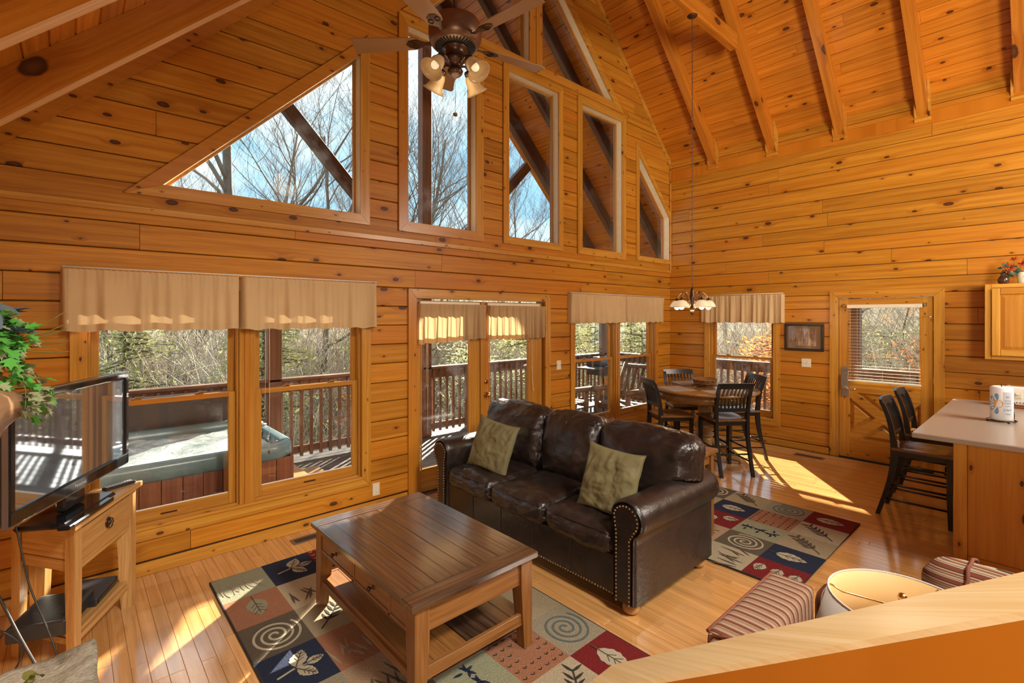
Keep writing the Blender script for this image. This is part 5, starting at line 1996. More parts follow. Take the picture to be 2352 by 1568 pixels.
a, b = F0 + fu * LW, F1 - fu * LW
wallpiece('front_rail', a, b, .492, .533, .018, -.006, M['oak_s'])
wallpiece('front_rail', a, b, .706, .721, .018, -.006, M['oak_s'])
dr = wallpiece('drawer', a + fu * .006, b - fu * .006, .538, .702, .016, -.002, M['oak_s'])
hp = (a + b) / 2
outn = Vector((fu.y, -fu.x))
pm = frame_to((hp.x + outn.x * -.002, hp.y + outn.y * -.002, .632), (outn.x, outn.y, 0))
m = MB().lathe([(.030, 0), (.030, .002), (.022, .006), (.012, .007), (.012, .012), (.0005, .014)], 18, pm)
m.tube([pm @ Vector((.026 * math.cos(q), .026 * math.sin(q) - .004, .013)) for q in [2 * math.pi * i / 20 for i in range(20)]], .0032, 6, closed=True)
m.obj('ring_pull', M['bronze'], dr)
a2, b2 = G0 - su * LW, F0 + su * LW
wallpiece('side_panel', a2, b2, .555, .721, .018, -.008, M['oak_c'])
wallpiece('side_rail', a2, b2, .495, .550, .018, -.008, M['oak_c'])
a3, b3 = F1 + ru * LW, G1 - ru * LW
wallpiece('side_panel', a3, b3, .495, .721, .018, -.008, M['oak_s'])
slab(MB(), [ctr + (p - ctr) * .82 for p in poly], .150, .174).obj('lower_shelf', M['oak_s'], st)
wallpiece('shelf_rail', F0 + fu * LW, F1 - fu * LW, .118, .148, .018, -.012, M['oak_s'])
wallpiece('shelf_rail', a2, b2, .118, .148, .018, -.012, M['oak_s'])

rm = thing('remote_control', 'black remote control lying at the stand edge by the window', 'remote control', (.225, 3.845, .757), R(28))
MB().cbox(-.085, .085, -.024, .024, 0, .018, .006).obj('case', M['matt_black'], rm)
m = MB()
for i in range(11):
    for j in range(3):
        m.cbox(-.074 + i * .0135, -.066 + i * .0135, -.017 + j * .0125, -.008 + j * .0125, .018, .0205, .001)
m.obj('buttons', M['print_grey'], rm, kind='stuff')
dv_ = thing('disc_player', 'slim glossy black disc player in front of the television base', 'disc player', (.045, 3.42, .757), tvz)
MB().cbox(-.20, .20, -.055, .0, .0, .022, .004).obj('case', M['gloss_black'], dv_)
MB().cbox(-.17, -.02, -.057, -.055, .006, .016, .001).obj('disc_tray', M['matt_black'], dv_)
rt_ = thing('cable_box', 'black perforated cable box on the lower shelf of the corner stand', 'cable box', (-.07, 3.56, .174), tvz + R(6))
MB().cbox(-.16, .16, -.12, .12, .006, .085, .008).obj('case', M['matt_black'], rt_)
m = MB()
for i in range(24):
    m.cbox(-.14 + i * .012, -.135 + i * .012, -.10, .10, .085, .0862, .0004)
for i in range(26):
    m.cbox(-.15 + i * .012, -.144 + i * .012, -.1212, -.12, .02, .07, .0004)
m.obj('vent_slots', M['dark_slot'], rt_, kind='stuff')
for sx in (-.13, .13):
    MB().lathe([(.012, 0), (.012, .006)], 10, Matrix.Translation(Vector((sx, -.09, 0)))).obj('foot', M['dark_slot'], rt_)
rt2 = thing('disc_recorder', 'flat black recorder beside the cable box on the lower shelf', 'recorder', (.075, 3.765, .174), tvz + R(4))
MB().cbox(-.14, .13, -.10, .10, .0, .045, .005).obj('case', M['matt_black'], rt2)
MB().cbox(-.12, .11, -.104, -.10, .010, .032, .001).obj('front_plate', M['gloss_black'], rt2)


def cable(label, pts, r=.0045):
    out = []
    for i in range(0, len(pts) - 1):
        p0 = Vector(pts[max(i - 1, 0)]); p1 = Vector(pts[i]); p2 = Vector(pts[i + 1]); p3 = Vector(pts[min(i + 2, len(pts) - 1)])
        for k in range(8):
            t = k / 8
            out.append(.5 * ((2 * p1) + (p2 - p0) * t + (2 * p0 - 5 * p1 + 4 * p2 - p3) * t * t + (3 * p1 - p0 - 3 * p2 + p3) * t ** 3))
    out.append(Vector(pts[-1]))
    o = MB().tube(out, r, 6).obj('power_cable', M['cable'], None)
    tag(o, label, 'cable')


cable('black television cable hanging in front of the stand side down to the floor', [(-.215, 3.385, .90), (-.192, 3.34, .79), (-.165, 3.30, .64), (-.14, 3.267, .51), (-.09, 3.20, .36), (-.055, 3.149, .249), (-.03, 3.10, .10), (-.05, 3.06, .01)])
cable('thick dark cable slanting across the stand side to the hearth', [(-.50, 3.36, .92), (-.30, 3.25, .66), (-.16, 3.05, .38), (-.08, 2.95, .20), (-.03, 2.90, .02)], .006)
cable('looped cable coiled on the floor by the stand and hearth', [(-.30, 3.35, .30), (-.24, 3.28, .34), (-.17, 3.26, .25), (-.19, 3.26, .15), (-.27, 3.27, .10), (-.31, 3.28, .2), (-.26, 3.25, .30), (-.34, 3.2, .12), (-.33, 3.05, .01)])
cable('thin cable running from the cable box to the floor', [(-.15, 3.46, .23), (-.22, 3.36, .30), (-.28, 3.25, .22), (-.26, 3.12, .06), (-.30, 2.95, .008)], .0035)


def rock(mb, x0, x1, y0, y1, z0, z1, seed, amp=.02, n=14):
    hx, hy, hz = (x1 - x0) / 2, (y1 - y0) / 2, (z1 - z0) / 2
    c = Vector(((x0 + x1) / 2, (y0 + y1) / 2, (z0 + z1) / 2))

    def df(v):
        w = v + c
        k = Vector((noise.noise(w * 5 + Vector((seed, 0, 0))), noise.noise(w * 5 + Vector((0, seed, 7))), .6 * noise.noise(w * 6 + Vector((3, 9, seed)))))
        return w + k * amp
    rbox(mb, hx, hy, hz, min(hx, hy, hz) * .35, n, deform=df)
    return mb


h_ = struct(rock(MB(), -.95, .075, 1.15, 2.68, .365, .455, 3, .028, 26).obj('hearth_slab', M['rock']))
h_['label'] = 'pale rough stone hearth slab by the corner stand'
for i, (x0, x1, y0, y1, z0, z1) in enumerate(((-.9, -.45, 2.05, 2.6, 0, .2), (-.44, .02, 2.1, 2.6, 0, .19), (-.44, .01, 1.6, 2.08, 0, .2), (-.44, .02, 1.2, 1.58, 0, .19), (-.9, -.46, 2.02, 2.58, .2, .38), (-.45, .0, 1.95, 2.58, .19, .38), (-.45, .01, 1.45, 1.93, .2, .38), (-.45, .0, 1.2, 1.43, .19, .38))):
    rock(MB(), x0, x1, y0, y1, z0, z1, i + 5, .012, 8).obj('stone', M['rock'], h_)
ch = struct(MB().box(-.95, -.55, .7, 2.25, .44, 2.7).obj('chimney_breast', M['rock']))
mt = struct(place('mantel', None, None))
mt['label'] = 'thick pale wooden mantel whose end shows below the ivy'
mb = MB()


def mant(s, t):
    a = 2 * math.pi * s
    y = .75 + 1.66 * t
    k = 1 + .07 * noise.noise((math.cos(a) * 1.5, math.sin(a) * 1.5, t * 4))
    end = (1 - .0 * t) * (1 if t < .97 else .93)
    x = -.36 + (.235 + .015 * math.sin(t * 7)) * math.copysign(abs(math.cos(a)) ** .42, math.cos(a)) * k * end
    z = 1.475 + .105 * math.copysign(abs(math.sin(a)) ** .5, math.sin(a)) * k * end
    if z < 1.45 and x > -.3: z += (x + .3) * .35
    return (x, y, z)


mb.grid(24, 26, mant, wrap_u=True)
n_ = 24
mb.f.append([26 * n_ + k for k in range(n_)]); mb.m.append(0); mb.s.append(False)
mb.f.append([k for k in range(n_)][::-1]); mb.m.append(0); mb.s.append(False)
mb.obj('mantel_log', M['mantel'], mt)

iv = thing('ivy_plant', 'trailing variegated ivy plant spilling over the mantel end', 'plant', (-.235, 2.31, 1.585))
MB().shell([(.05, 0), (.065, .05), (.072, .10), (.076, .105)], .008, 16).obj('pot', M['terra_pot'], iv)


def ivy_leaf(L, mat):
    m = MB()
    out = [(0, 0), (.20, -.30), (.42, -.62), (.48, -.28), (.80, -.42), (.76, -.14), (1.08, 0), (.76, .14), (.80, .42), (.48, .28), (.42, .62), (.20, .30)]
    vs = [(x * L, y * L, .10 * L * (abs(y) * 1.6 - x * x)) for x, y in out] + [(.45 * L, 0, -.04 * L)]
    n = len(out)
    m.add(vs, [(i, (i + 1) % n, n) for i in range(n)])
    return m.mesh('leaf', mat)


def lance_leaf(L, W, mat):
    m = MB()
    n = 6
    vs = []
    for i in range(n + 1):
        t = i / n
        w = W * math.sin(math.pi * min(t * .98 + .02, 1)) ** .8
        z = .25 * L * t * (1 - t * 1.3)
        vs += [(L * t, -w, z + w * .35), (L * t, 0, z), (L * t, w, z + w * .35)]
    m.add(vs, [(3 * i + k, 3 * i + k + 1, 3 * i + k + 4, 3 * i + k + 3) for i in range(n) for k in (0, 1)], smooth=True)
    return m.mesh('leaf', mat)


ri = random.Random(8)
lm = [ivy_leaf(.044, M['ivy']), ivy_leaf(.038, M['ivy_pale']), ivy_leaf(.042, M['ivy']), lance_leaf(.10, .026, M['ivy_blue'])]
for k in range(330):
    a, b = ri.uniform(0, 6.283), ri.uniform(-.25, 1.45)
    rr = .055 + .075 * ri.random()
    p = Vector((rr * math.cos(a) * math.cos(b) * 1.05, rr * math.sin(a) * math.cos(b) * 1.2 + .015, .115 + rr * math.sin(b) * 1.25))
    w = 3 if ri.random() < .10 else (1 if p.z < .10 and ri.random() < .6 else (0 if ri.random() < .75 else 1))
    q = Matrix.Rotation(a + ri.uniform(-.9, .9), 3, 'Z') @ Matrix.Rotation(ri.uniform(-.7, .9), 3, 'Y') @ Matrix.Rotation(ri.uniform(-.6, .6), 3, 'X')
    place('leaf', lm[w], iv, p, q.to_euler())
for k in range(90):
    a = ri.uniform(-2.2, 1.6)
    p = Vector((.105 * math.cos(a), .105 * math.sin(a), ri.uniform(.0, .13)))
    q = Matrix.Rotation(a + ri.uniform(-.5, .5), 3, 'Z') @ Matrix.Rotation(ri.uniform(.5, 1.5), 3, 'Y') @ Matrix.Rotation(ri.uniform(-.6, .6), 3, 'X')
    place('leaf', lm[1 if ri.random() < .45 else 0], iv, p, q.to_euler())
for k in range(5):
    s = ri.uniform(-.2, .2)
    p = [Vector((.05, .03 * k - .02, .10)), Vector((.115, .04 * k - .02, .08)), Vector((.135 + .01 * k, .045 * k - .03, -.02)), Vector((.125 + .012 * k, .055 * k - .05, -.09 - .025 * (k % 3)))]
    cv_ = bez(*p, 8)
    MB().tube(cv_, .0016, 4).obj('vine', M['sage_leaf'], iv)
    for j in range(2, 9):
        for _ in range(1 if j < 5 else 2):
            q = Matrix.Rotation(ri.uniform(-1.2, 1.6), 3, 'Z') @ Matrix.Rotation(ri.uniform(.1, 1.2), 3, 'Y')
            place('leaf', lm[1 if ri.random() < .7 else 0], iv, cv_[j] + Vector((ri.uniform(-.012, .012), ri.uniform(-.012, .012), 0)), q.to_euler())
for k in range(7):
    d = Vector((ri.uniform(.5, 1), ri.uniform(-.1, .5), ri.uniform(-.3, .5))).normalized()
    MB().tube(bez((.04, .02, .12), Vector((.04, .02, .12)) + d * .09, Vector((.05, .03, .12)) + d * .14, Vector((.05, .03, .12 + .02)) + d * .19, 6), [.0022] * 4 + [.0016] * 3, 4).obj('tendril', M['sage_leaf'], iv)

sg = thing('leaf_sprig', 'small dull green leafy sprig lying on the stone hearth slab', 'plant', (-.16, 2.36, .475))
sl = lance_leaf(.05, .017, M['sage_leaf'])
MB().tube([(-.09, -.05, .005), (0, 0, .02), (.07, .05, .045)], .002, 5).obj('stem', M['sage_leaf'], sg)
for k in range(22):
    f = ri.random()
    place('leaf', sl, sg, (-.09 + .17 * f + ri.uniform(-.02, .02), -.05 + .1 * f + ri.uniform(-.02, .02), .012 + .03 * f), (ri.uniform(-.5, .5), ri.uniform(-1.2, .1), ri.uniform(0, 6.28)))

# ------------------------------------------------------------------ stair knee wall with sloped cap
kw = struct(place('wall_stair', None, None))
zc_ = lambda y: 1.46 - .713 * y
y0, y1 = -1.6, .735
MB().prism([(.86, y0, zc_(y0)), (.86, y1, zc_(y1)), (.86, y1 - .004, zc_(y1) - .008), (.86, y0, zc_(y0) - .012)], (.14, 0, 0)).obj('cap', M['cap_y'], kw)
MB().prism([(.862, y0, 0), (.862, y1 - .01, 0), (.862, y1 - .01, zc_(y1 - .01) - .012), (.862, y0, zc_(y0) - .013)], (.022, 0, 0)).obj('panel', M['ceil_y'], kw)
MB().prism([(.976, y0, 0), (.976, y1 - .01, 0), (.976, y1 - .01, zc_(y1 - .01) - .012), (.976, y0, zc_(y0) - .013)], (.022, 0, 0)).obj('panel', M['ceil_y'], kw)
MB().box(.886, .974, y0, y1 - .02, 0, .85).obj('wall_filling', M['wall_core'], kw)
# ------------------------------------------------------------------ dining table
dt = thing('dining_table', 'round counter height wooden pedestal dining table by the room corner', 'dining table', (5.92, 2.94, 0))
MB().lathe([(.0005, .872), (.60, .872), (.622, .880), (.626, .892), (.622, .905), (.610, .910), (.0005, .910)], 64).obj('table_top', M['dine'], dt)
MB().lathe([(.0005, .775), (.545, .775), (.572, .785), (.575, .871), (.0005, .871)], 64).obj('apron', M['dine'], dt)
MB().lathe([(.09, .30), (.105, .315), (.115, .335), (.105, .352), (.085, .362), (.09, .372), (.112, .392), (.122, .43), (.112, .465), (.088, .482), (.082, .50), (.092, .515), (.084, .53), (.078, .56), (.082, .70), (.095, .755), (.15, .774)], 28).obj('pedestal', M['dine_ped'], dt)
MB().lathe([(.0005, .10), (.05, .10), (.085, .13), (.10, .20), (.10, .27), (.09, .30)], 28).obj('pedestal_base', M['dine_ped'], dt)
for k in range(4):
    a = R(20 + 90 * k)
    mtx = Matrix.Rotation(a, 4, 'Z')
    c = bez((.06, 0, .24), (.22, 0, .26), (.20, 0, .06), (.36, 0, .062), 12) + bez((.36, 0, .062), (.42, 0, .065), (.43, 0, .02), (.385, 0, .028), 6)[1:]
    c = [(x, y, max(z, .030)) for x, y, z in c]
    MB().tube(c, [.05, .05, .048, .046, .043, .04, .037, .034, .032, .031, .031, .031, .031] + [.029, .029, .028, .027, .026, .025], 10, M=mtx).obj('scroll_foot', M['dine_ped'], dt)


def placemat(a, label):
    m = thing('placemat', label, 'placemat', (dt.location.x + .40 * math.cos(a), dt.location.y + .40 * math.sin(a), .9105), a)
    MB().prism([(.17, -.20, 0), (.185, 0, 0), (.17, .20, 0), (-.15, .20, 0), (-.15, -.20, 0)], (0, 0, .003)).obj('woven_mat', M['placemat'], m)
    MB().tube([(.17, -.20, .002), (.185, 0, .002), (.17, .20, .002), (-.15, .20, .002), (-.15, -.20, .002)], .0022, 5, closed=True, smooth=False).obj('hem', M['placemat'], m)


placemat(R(153), 'taupe placemat in front of the dining chair by the rocker window')
placemat(R(53), 'taupe placemat in front of the dining chair in the corner')
placemat(R(-27), 'taupe placemat in front of the dining chair by the single window')
placemat(R(237), 'taupe placemat in front of the dining chair nearest the sofa')

bk = thing('bread_basket', 'oval brown wicker bread basket at the middle of the dining table', 'basket', (6.0, 2.98, .911), R(40))
bk.scale = (1.05, 1.05, 1.05)
MB().lathe([(.0005, .0), (.085, .0), (.09, .006), (.0005, .008)], 24).obj('base', M['wicker'], bk)
MB().shell([(.078, .004), (.105, .03), (.125, .06), (.134, .09)], .006, 28, Matrix.Diagonal((1.12, 1, 1, 1))).obj('woven_wall', M['wicker'], bk)
for k in range(30):
    a = 2 * math.pi * k / 30
    for sg in (1, -1):
        pts = []
        for i in range(7):
            t = i / 6
            an = a + sg * t * .42
            rr = .085 + .055 * t ** .8 + .004 * sg
            pts.append((rr * 1.12 * math.cos(an), rr * math.sin(an), .005 + .085 * t))
        if k % 2 == 0:
            MB().tube(pts, .0055, 5, squash=(1, .6)).obj('cane_strand', M['wicker'], bk)
for z, rr, w in ((.09, .142, .007), (.045, .125, .005), (.008, .092, .006)):
    MB().tube([(rr * 1.12 * math.cos(2 * math.pi * i / 36), rr * math.sin(2 * math.pi * i / 36), z + .003 * math.sin(i * 2)) for i in range(36)], w, 6, closed=True).obj('rim_band', M['wicker'], bk)


# ------------------------------------------------------------------ counter chairs (front is +y)
def make_chair(label, cat='chair'):
    t = thing('counter_chair', label, cat)
    m = MB()

    def fn(s, q):
        x, y = (s - .5) * .43, (q - .5) * .42
        x *= 1 + .06 * q
        d = -.012 * math.exp(-((x / .12) ** 2 + ((y + .03) / .14) ** 2))
        e = max(abs(s - .5), abs(q - .5)) * 2
        return (x, y, .632 + d - .012 * max(0, e - .9) * 10 * .4)
    m.grid(14, 14, fn)
    m.grid(14, 14, lambda s, q: (fn(1 - s, q)[0], fn(1 - s, q)[1], .604))
    N = 14
    edge = [(i / N, 0) for i in range(N)] + [(1, i / N) for i in range(N)] + [(1 - i / N, 1) for i in range(N)] + [(0, 1 - i / N) for i in range(N)]
    ve = [fn(s, q) for s, q in edge]
    n = len(ve)
    m.add([v for v in ve] + [(v[0], v[1], .604) for v in ve], [(i, (i + 1) % n, n + (i + 1) % n, n + i) for i in range(n)])
    m.obj('seat', M['seat'], t)
    for s in (-1, 1):
        m = MB()
        m.cbox(s * .185 - .020, s * .185 + .020, .160, .200, .30, .602, .003)
        m.add([(s * .185 - .02, .16, .30), (s * .185 + .02, .16, .30), (s * .185 + .02, .2, .30), (s * .185 - .02, .2, .30), (s * .185 - .014, .17, 0), (s * .185 + .014, .17, 0), (s * .185 + .014, .2, 0), (s * .185 - .014, .2, 0)],
              [(i, (i + 1) % 4, 4 + (i + 1) % 4, 4 + i) for i in range(4)] + [(7, 6, 5, 4)])
        m.obj('leg', M['black'], t)
        # rear leg: sabre curve from the floor to the top of the back
        cv = bez((s * .185, -.315, 0), (s * .185, -.255, .22), (s * .185, -.185, .42), (s * .185, -.195, .63), 10) + bez((s * .185, -.195, .63), (s * .188, -.205, .78), (s * .190, -.235, .92), (s * .190, -.285, 1.02), 8)[1:]
        mm = MB()
        L = len(cv)
        vs = []
        for i, p in enumerate(cv):
            w = .017; d = .017 + .009 * math.exp(-((p.z - .55) / .2) ** 2)
            vs += [(p.x - w, p.y - d, p.z), (p.x + w, p.y - d, p.z), (p.x + w, p.y + d, p.z), (p.x - w, p.y + d, p.z)]
        mm.add(vs, [(4 * i + k, 4 * i + (k + 1) % 4, 4 * i + 4 + (k + 1) % 4, 4 * i + 4 + k) for i in range(L - 1) for k in range(4)] + [(3, 2, 1, 0), tuple(4 * (L - 1) + k for k in range(4))])
        mm.obj('leg', M['black'], t)
        m = MB().cbox(s * .185 - .011, s * .185 + .011, -.18, .16, .555, .603, .002)
        m.obj('apron', M['black'], t)
        m = MB().tube([(s * .185, -.26, .155), (s * .185, .18, .155)], .010, 8)
        m.obj('stretcher', M['black'], t)
        MB().tube([(s * .185, -.235, .29), (s * .185, .18, .29)], .010, 8).obj('stretcher', M['black'], t)
    MB().cbox(-.17, .17, .168, .190, .555, .603, .002).obj('apron', M['black'], t)
    MB().cbox(-.17, .17, -.205, -.185, .555, .603, .002).obj('apron', M['black'], t)
    MB().cbox(-.17, .17, .172, .194, .20, .228, .003).obj('foot_rail', M['black'], t)
    MB().tube([(-.18, -.235, .235), (.18, -.235, .235)], .010, 8).obj('stretcher', M['black'], t)

    def crest(s, q, th):
        x = (s - .5) * .415
        bow = -.022 * (1 - (2 * s - 1) ** 2)
        return (x, -.285 + bow + th - .02 * (q - .5), .985 + .062 * q + .006 * (1 - (2 * s - 1) ** 2) * q)
    m = MB()
    m.grid(14, 3, lambda s, q: crest(s, q, .011)); m.grid(14, 3, lambda s, q: crest(1 - s, q, -.011))
    for q in (0, 1):
        m.grid(14, 1, lambda s, k, q=q: crest(s if q else 1 - s, q, .011 - .022 * k))
    for s0 in (0, 1):
        m.grid(1, 3, lambda k, q, s0=s0: crest(s0, q, .011 - .022 * k))
    m.obj('crest_rail', M['black'], t)
    m = MB()
    m.cbox(-.172, .172, -.222, -.200, .715, .755, .004)
    m.obj('lower_back_rail', M['black'], t)
    for k in range(7):
        x = -.135 + .045 * k
        bow = -.020 * (1 - (x / .2) ** 2)
        pts = bez((x, -.211, .75), (x, -.220, .83), (x, -.245 + bow * .6, .92), (x, -.283 + bow, .99), 5)
        mm = MB(); vs = []
        for p in pts:
            vs += [(p.x - .0095, p.y - .006, p.z), (p.x + .0095, p.y - .006, p.z), (p.x + .0095, p.y + .006, p.z), (p.x - .0095, p.y + .006, p.z)]
        mm.add(vs, [(4 * i + j, 4 * i + (j + 1) % 4, 4 * i + 4 + (j + 1) % 4, 4 * i + 4 + j) for i in range(5) for j in range(4)])
        mm.obj('back_slat', M['black'], t)
    return t


CHG = 'black counter chairs with brown seats'


def face(a):
    return a - math.pi / 2


ch0 = make_chair('black slat back counter chair nearest the sofa, its back to the room')
ch0['group'] = CHG
ch0.location = (5.735, 2.625, 0); ch0.rotation_euler = (0, 0, face(math.atan2(.797, .605)))
dup(ch0, (5.475, 3.157, 0), face(math.atan2(-.60, .80)), 'black slat back counter chair between the dining table and the rocker window')
dup(ch0, (6.25, 3.39, 0), face(math.atan2(-.73, -.68)), 'black slat back counter chair in the room corner behind the dining table')
dup(ch0, (6.37, 2.76, 0), face(math.atan2(.62, -.78)), 'black slat back counter chair in front of the single window behind the dining table')
dup(ch0, (5.68, .765, 0), math.pi, 'black counter stool under the counter overhang at its open end')
dup(ch0, (6.45, .79, 0), math.pi, 'black counter stool under the counter, second from its open end')

# ------------------------------------------------------------------ chandelier
cl = thing('chandelier', 'bronze five arm chandelier with ribbed cream glass shades hung on a chain', 'chandelier', (5.07, 2.66, 1.905))
prof = [(.0005, -.105), (.008, -.098), (.004, -.088), (.012, -.078), (.020, -.064), (.011, -.052), (.016, -.045), (.030, -.032), (.034, -.015), (.022, .0), (.018, .03), (.026, .05), (.020, .07), (.028, .085), (.024, .10), (.032, .118), (.022, .132), (.026, .15), (.018, .165), (.022, .18), (.012, .20), (.008, .215), (.0005, .22)]
MB().lathe(prof, 18).obj('column', M['bronze'], cl)
for k in range(5):
    a = R(25 + 72 * k)
    mtx = Matrix.Rotation(a, 4, 'Z')
    am = MB()
    c = bez((.025, 0, .01), (.06, 0, .16), (.10, 0, .20), (.145, 0, .135), 12) + bez((.145, 0, .135), (.165, 0, .11), (.172, 0, .10), (.172, 0, .085), 5)[1:]
    am.tube(c, .0048, 7, M=mtx)
    am.tube([(.055 + .018 * math.cos(q), 0, .055 + .018 * math.sin(q)) for q in [i * .5 for i in range(12)]], .0035, 6, M=mtx)
    arm = am.obj('arm', M['bronze_l'], cl)
    tx = mtx @ Matrix.Translation(Vector((.172, 0, 0)))
    MB().lathe([(.020, .070), (.024, .078), (.018, .090), (.008, .098), (.006, .106)], 14, tx).obj('socket_cup', M['bronze'], arm)
    MB().shell([(.020, .074), (.040, .066), (.058, .048), (.070, .024), (.077, .004), (.081, -.002)], .003, 28, tx).obj('glass_shade', M['shade_glass'], arm)
    MB().tube([tx @ Vector((.0805 * math.cos(2 * math.pi * i / 28), .0805 * math.sin(2 * math.pi * i / 28), -.001)) for i in range(28)], .0022, 5, closed=True).obj('shade_rim', M['bronze'], arm)
    MB().lathe([(.0005, -.030), (.016, -.026), (.027, -.012), (.029, .004), (.022, .024), (.013, .038), (.012, .06)], 14, tx).obj('bulb', M['bulb'], arm)
mb = MB()
z = .22
i = 0
while z < 3.19:
    L = .036
    pts = []
    for q in range(10):
        an = 2 * math.pi * q / 10
        x, zz = .0085 * math.cos(an), L / 2 * math.sin(an)
        pts.append((x, 0, z + L / 2 + zz) if i % 2 else (0, x, z + L / 2 + zz))
    mb.tube(pts, .0021, 4, closed=True)
    z += L - .006
    i += 1
mb.tube([(.004, 0, .2), (-.003, .003, 1.0), (.003, -.002, 2.0), (0, 0, 3.19)], .0016, 4)
mb.obj('chain', M['bronze_l'], cl, kind='stuff')
MB().lathe([(.0005, 3.165), (.02, 3.168), (.05, 3.185), (.055, 3.196)], 16).obj('canopy', M['bronze'], cl)
light('chandelier_glow', 'POINT', (5.07, 2.66, 1.83), 9, (1.0, .78, .50), shadow_soft_size=.12)

# ------------------------------------------------------------------ ceiling fan
cf = thing('ceiling_fan', 'bronze ceiling fan with five brown blades and four amber glass lights', 'ceiling fan', (1.894, 2.657, 3.70))
MB().tube([(0, 0, .08), (0, 0, 1.19)], .016, 12).obj('downrod', M['bronze'], cf)
MB().lathe([(.03, 1.12), (.065, 1.15), (.075, 1.22)], 20).obj('canopy', M['bronze'], cf)
MB().lathe([(.0005, .088), (.04, .086), (.11, .072), (.155, .048), (.174, .012), (.177, -.03), (.172, -.07), (.158, -.100), (.14, -.115), (.09, -.12), (.0005, -.12)], 40).obj('motor_housing', M['bronze_l'], cf)
vm = MB()
for k in range(36):
    a = 2 * math.pi * k / 36
    vm.cbox(.085, .135, -.004, .004, -.124, -.1165, .001, M=Matrix.Rotation(a, 4, 'Z'))
vm.obj('vent_slots', M['dark_slot'], cf, kind='stuff')
MB().lathe([(.085, -.121), (.085, -.135), (.066, -.145), (.066, -.195), (.072, -.20), (.060, -.215), (.040, -.235), (.036, -.255), (.046, -.265), (.052, -.275), (.046, -.295), (.025, -.312), (.008, -.318), (.006, -.330), (.0005, -.334)], 24).obj('light_kit_body', M['bronze'], cf)
for k in range(5):
    a = R(62 + 72 * k)
    mtx = Matrix.Rotation(a, 4, 'Z') @ Matrix.Translation(Vector((0, 0, -.085))) @ Matrix.Rotation(R(11), 4, 'X')
    bm_ = MB()
    out = []
    for i in range(13):
        t = i / 12
        x = .235 + .455 * t
        w = .052 + .020 * t
        if t > .93: w *= .86
        if t < .05: w *= .8
        out.append((x, w))
    poly = [(x, w, 0) for x, w in out] + [(x, -w, 0) for x, w in out[::-1]]
    bm_.prism(poly, (0, 0, .006), M=mtx)
    bl_ = bm_.obj('blade', M['blade'], cf)
    im = MB()
    im.prism([(.14, .022, -.004), (.20, .012, -.004), (.25, .040, -.004), (.31, .030, -.004), (.33, 0, -.004), (.31, -.030, -.004), (.25, -.040, -.004), (.20, -.012, -.004), (.14, -.022, -.004)], (0, 0, .004), M=mtx)
    for sg in (1, -1):
        im.tube([mtx @ Vector((.27 + .02 * math.cos(q), sg * .022 + .014 * math.sin(q), -.006)) for q in [i * .6 for i in range(11)]], .003, 5)
    im.obj('blade_iron', M['bronze'], bl_)
cdir = math.atan2(-2.657, -1.894)
for k in range(4):
    a = cdir + R(45 + 90 * k)
    mtx = Matrix.Rotation(a, 4, 'Z')
    MB().tube(bez((.045, 0, -.235), (.085, 0, -.20), (.115, 0, -.20), (.125, 0, -.235), 8), .0075, 8, M=mtx).obj('light_arm', M['bronze'], cf)
    sm_ = mtx @ Matrix.Translation(Vector((.125, 0, -.235))) @ Matrix.Rotation(R(180 - 38), 4, 'Y')
    s_ = MB().lathe([(.020, -.012), (.030, -.004), (.032, .012), (.030, .026)], 16, sm_).obj('socket', M['bronze'], cf)
    MB().shell([(.028, .018), (.036, .030), (.043, .05), (.046, .075), (.050, .10), (.062, .125), (.077, .142)], .003, 28, sm_).obj('glass_shade', M['amber'], cf)
    MB().lathe([(.010, .02), (.012, .045), (.022, .07), (.026, .085), (.025, .097), (.019, .108), (.010, .114), (.0005, .116)], 18, sm_).obj('bulb', M['dim_bulb'], cf)
MB().tube([(0, 0, -.33), (.002, 0, -.44), (0, 0, -.545)], .0016, 5).obj('pull_chain', M['bronze_l'], cf)
MB().lathe([(.0005, -.575), (.013, -.570), (.016, -.560), (.010, -.550), (.003, -.545)], 12).obj('chain_pendant', M['bronze_l'], cf)
light('fan_glow', 'POINT', (1.894, 2.657, 3.36), 1.5, (1.0, .80, .54), shadow_soft_size=.14)

# ------------------------------------------------------------------ kitchen counter
kb = thing('kitchen_island', 'knotty pine kitchen island base under the beige countertop', 'cabinet', (4.80, .493, 0))
MB().cbox(.02, 2.1, -.62, -.02, .05, .885, .003).obj('body', M['cabinet_z'], kb)
MB().cbox(0, .02, -.075, 0.0, 0, .886, .003).obj('corner_stile', M['cabinet_z'], kb)
MB().cbox(0, .02, -.62, -.077, 0, .075, .003).obj('bottom_rail', M['cabinet_y'], kb)
MB().cbox(.006, .02, -.62, -.077, .077, .886, .002).obj('end_panel', M['cabinet_z'], kb)
for i in range(4):
    MB().cbox(.03 + i * .52, .03 + i * .52 + .515, -.02, -.002, .05, .885, .003).obj('back_panel', M['cabinet_z'], kb)
ctp = thing('countertop', 'beige laminate countertop of the island with overhang for the stools', 'countertop', (4.72, .72, .888))
MB().cbox(0, 2.30, -.90, 0, 0, .040, .006).obj('slab', M['counter'], ctp)

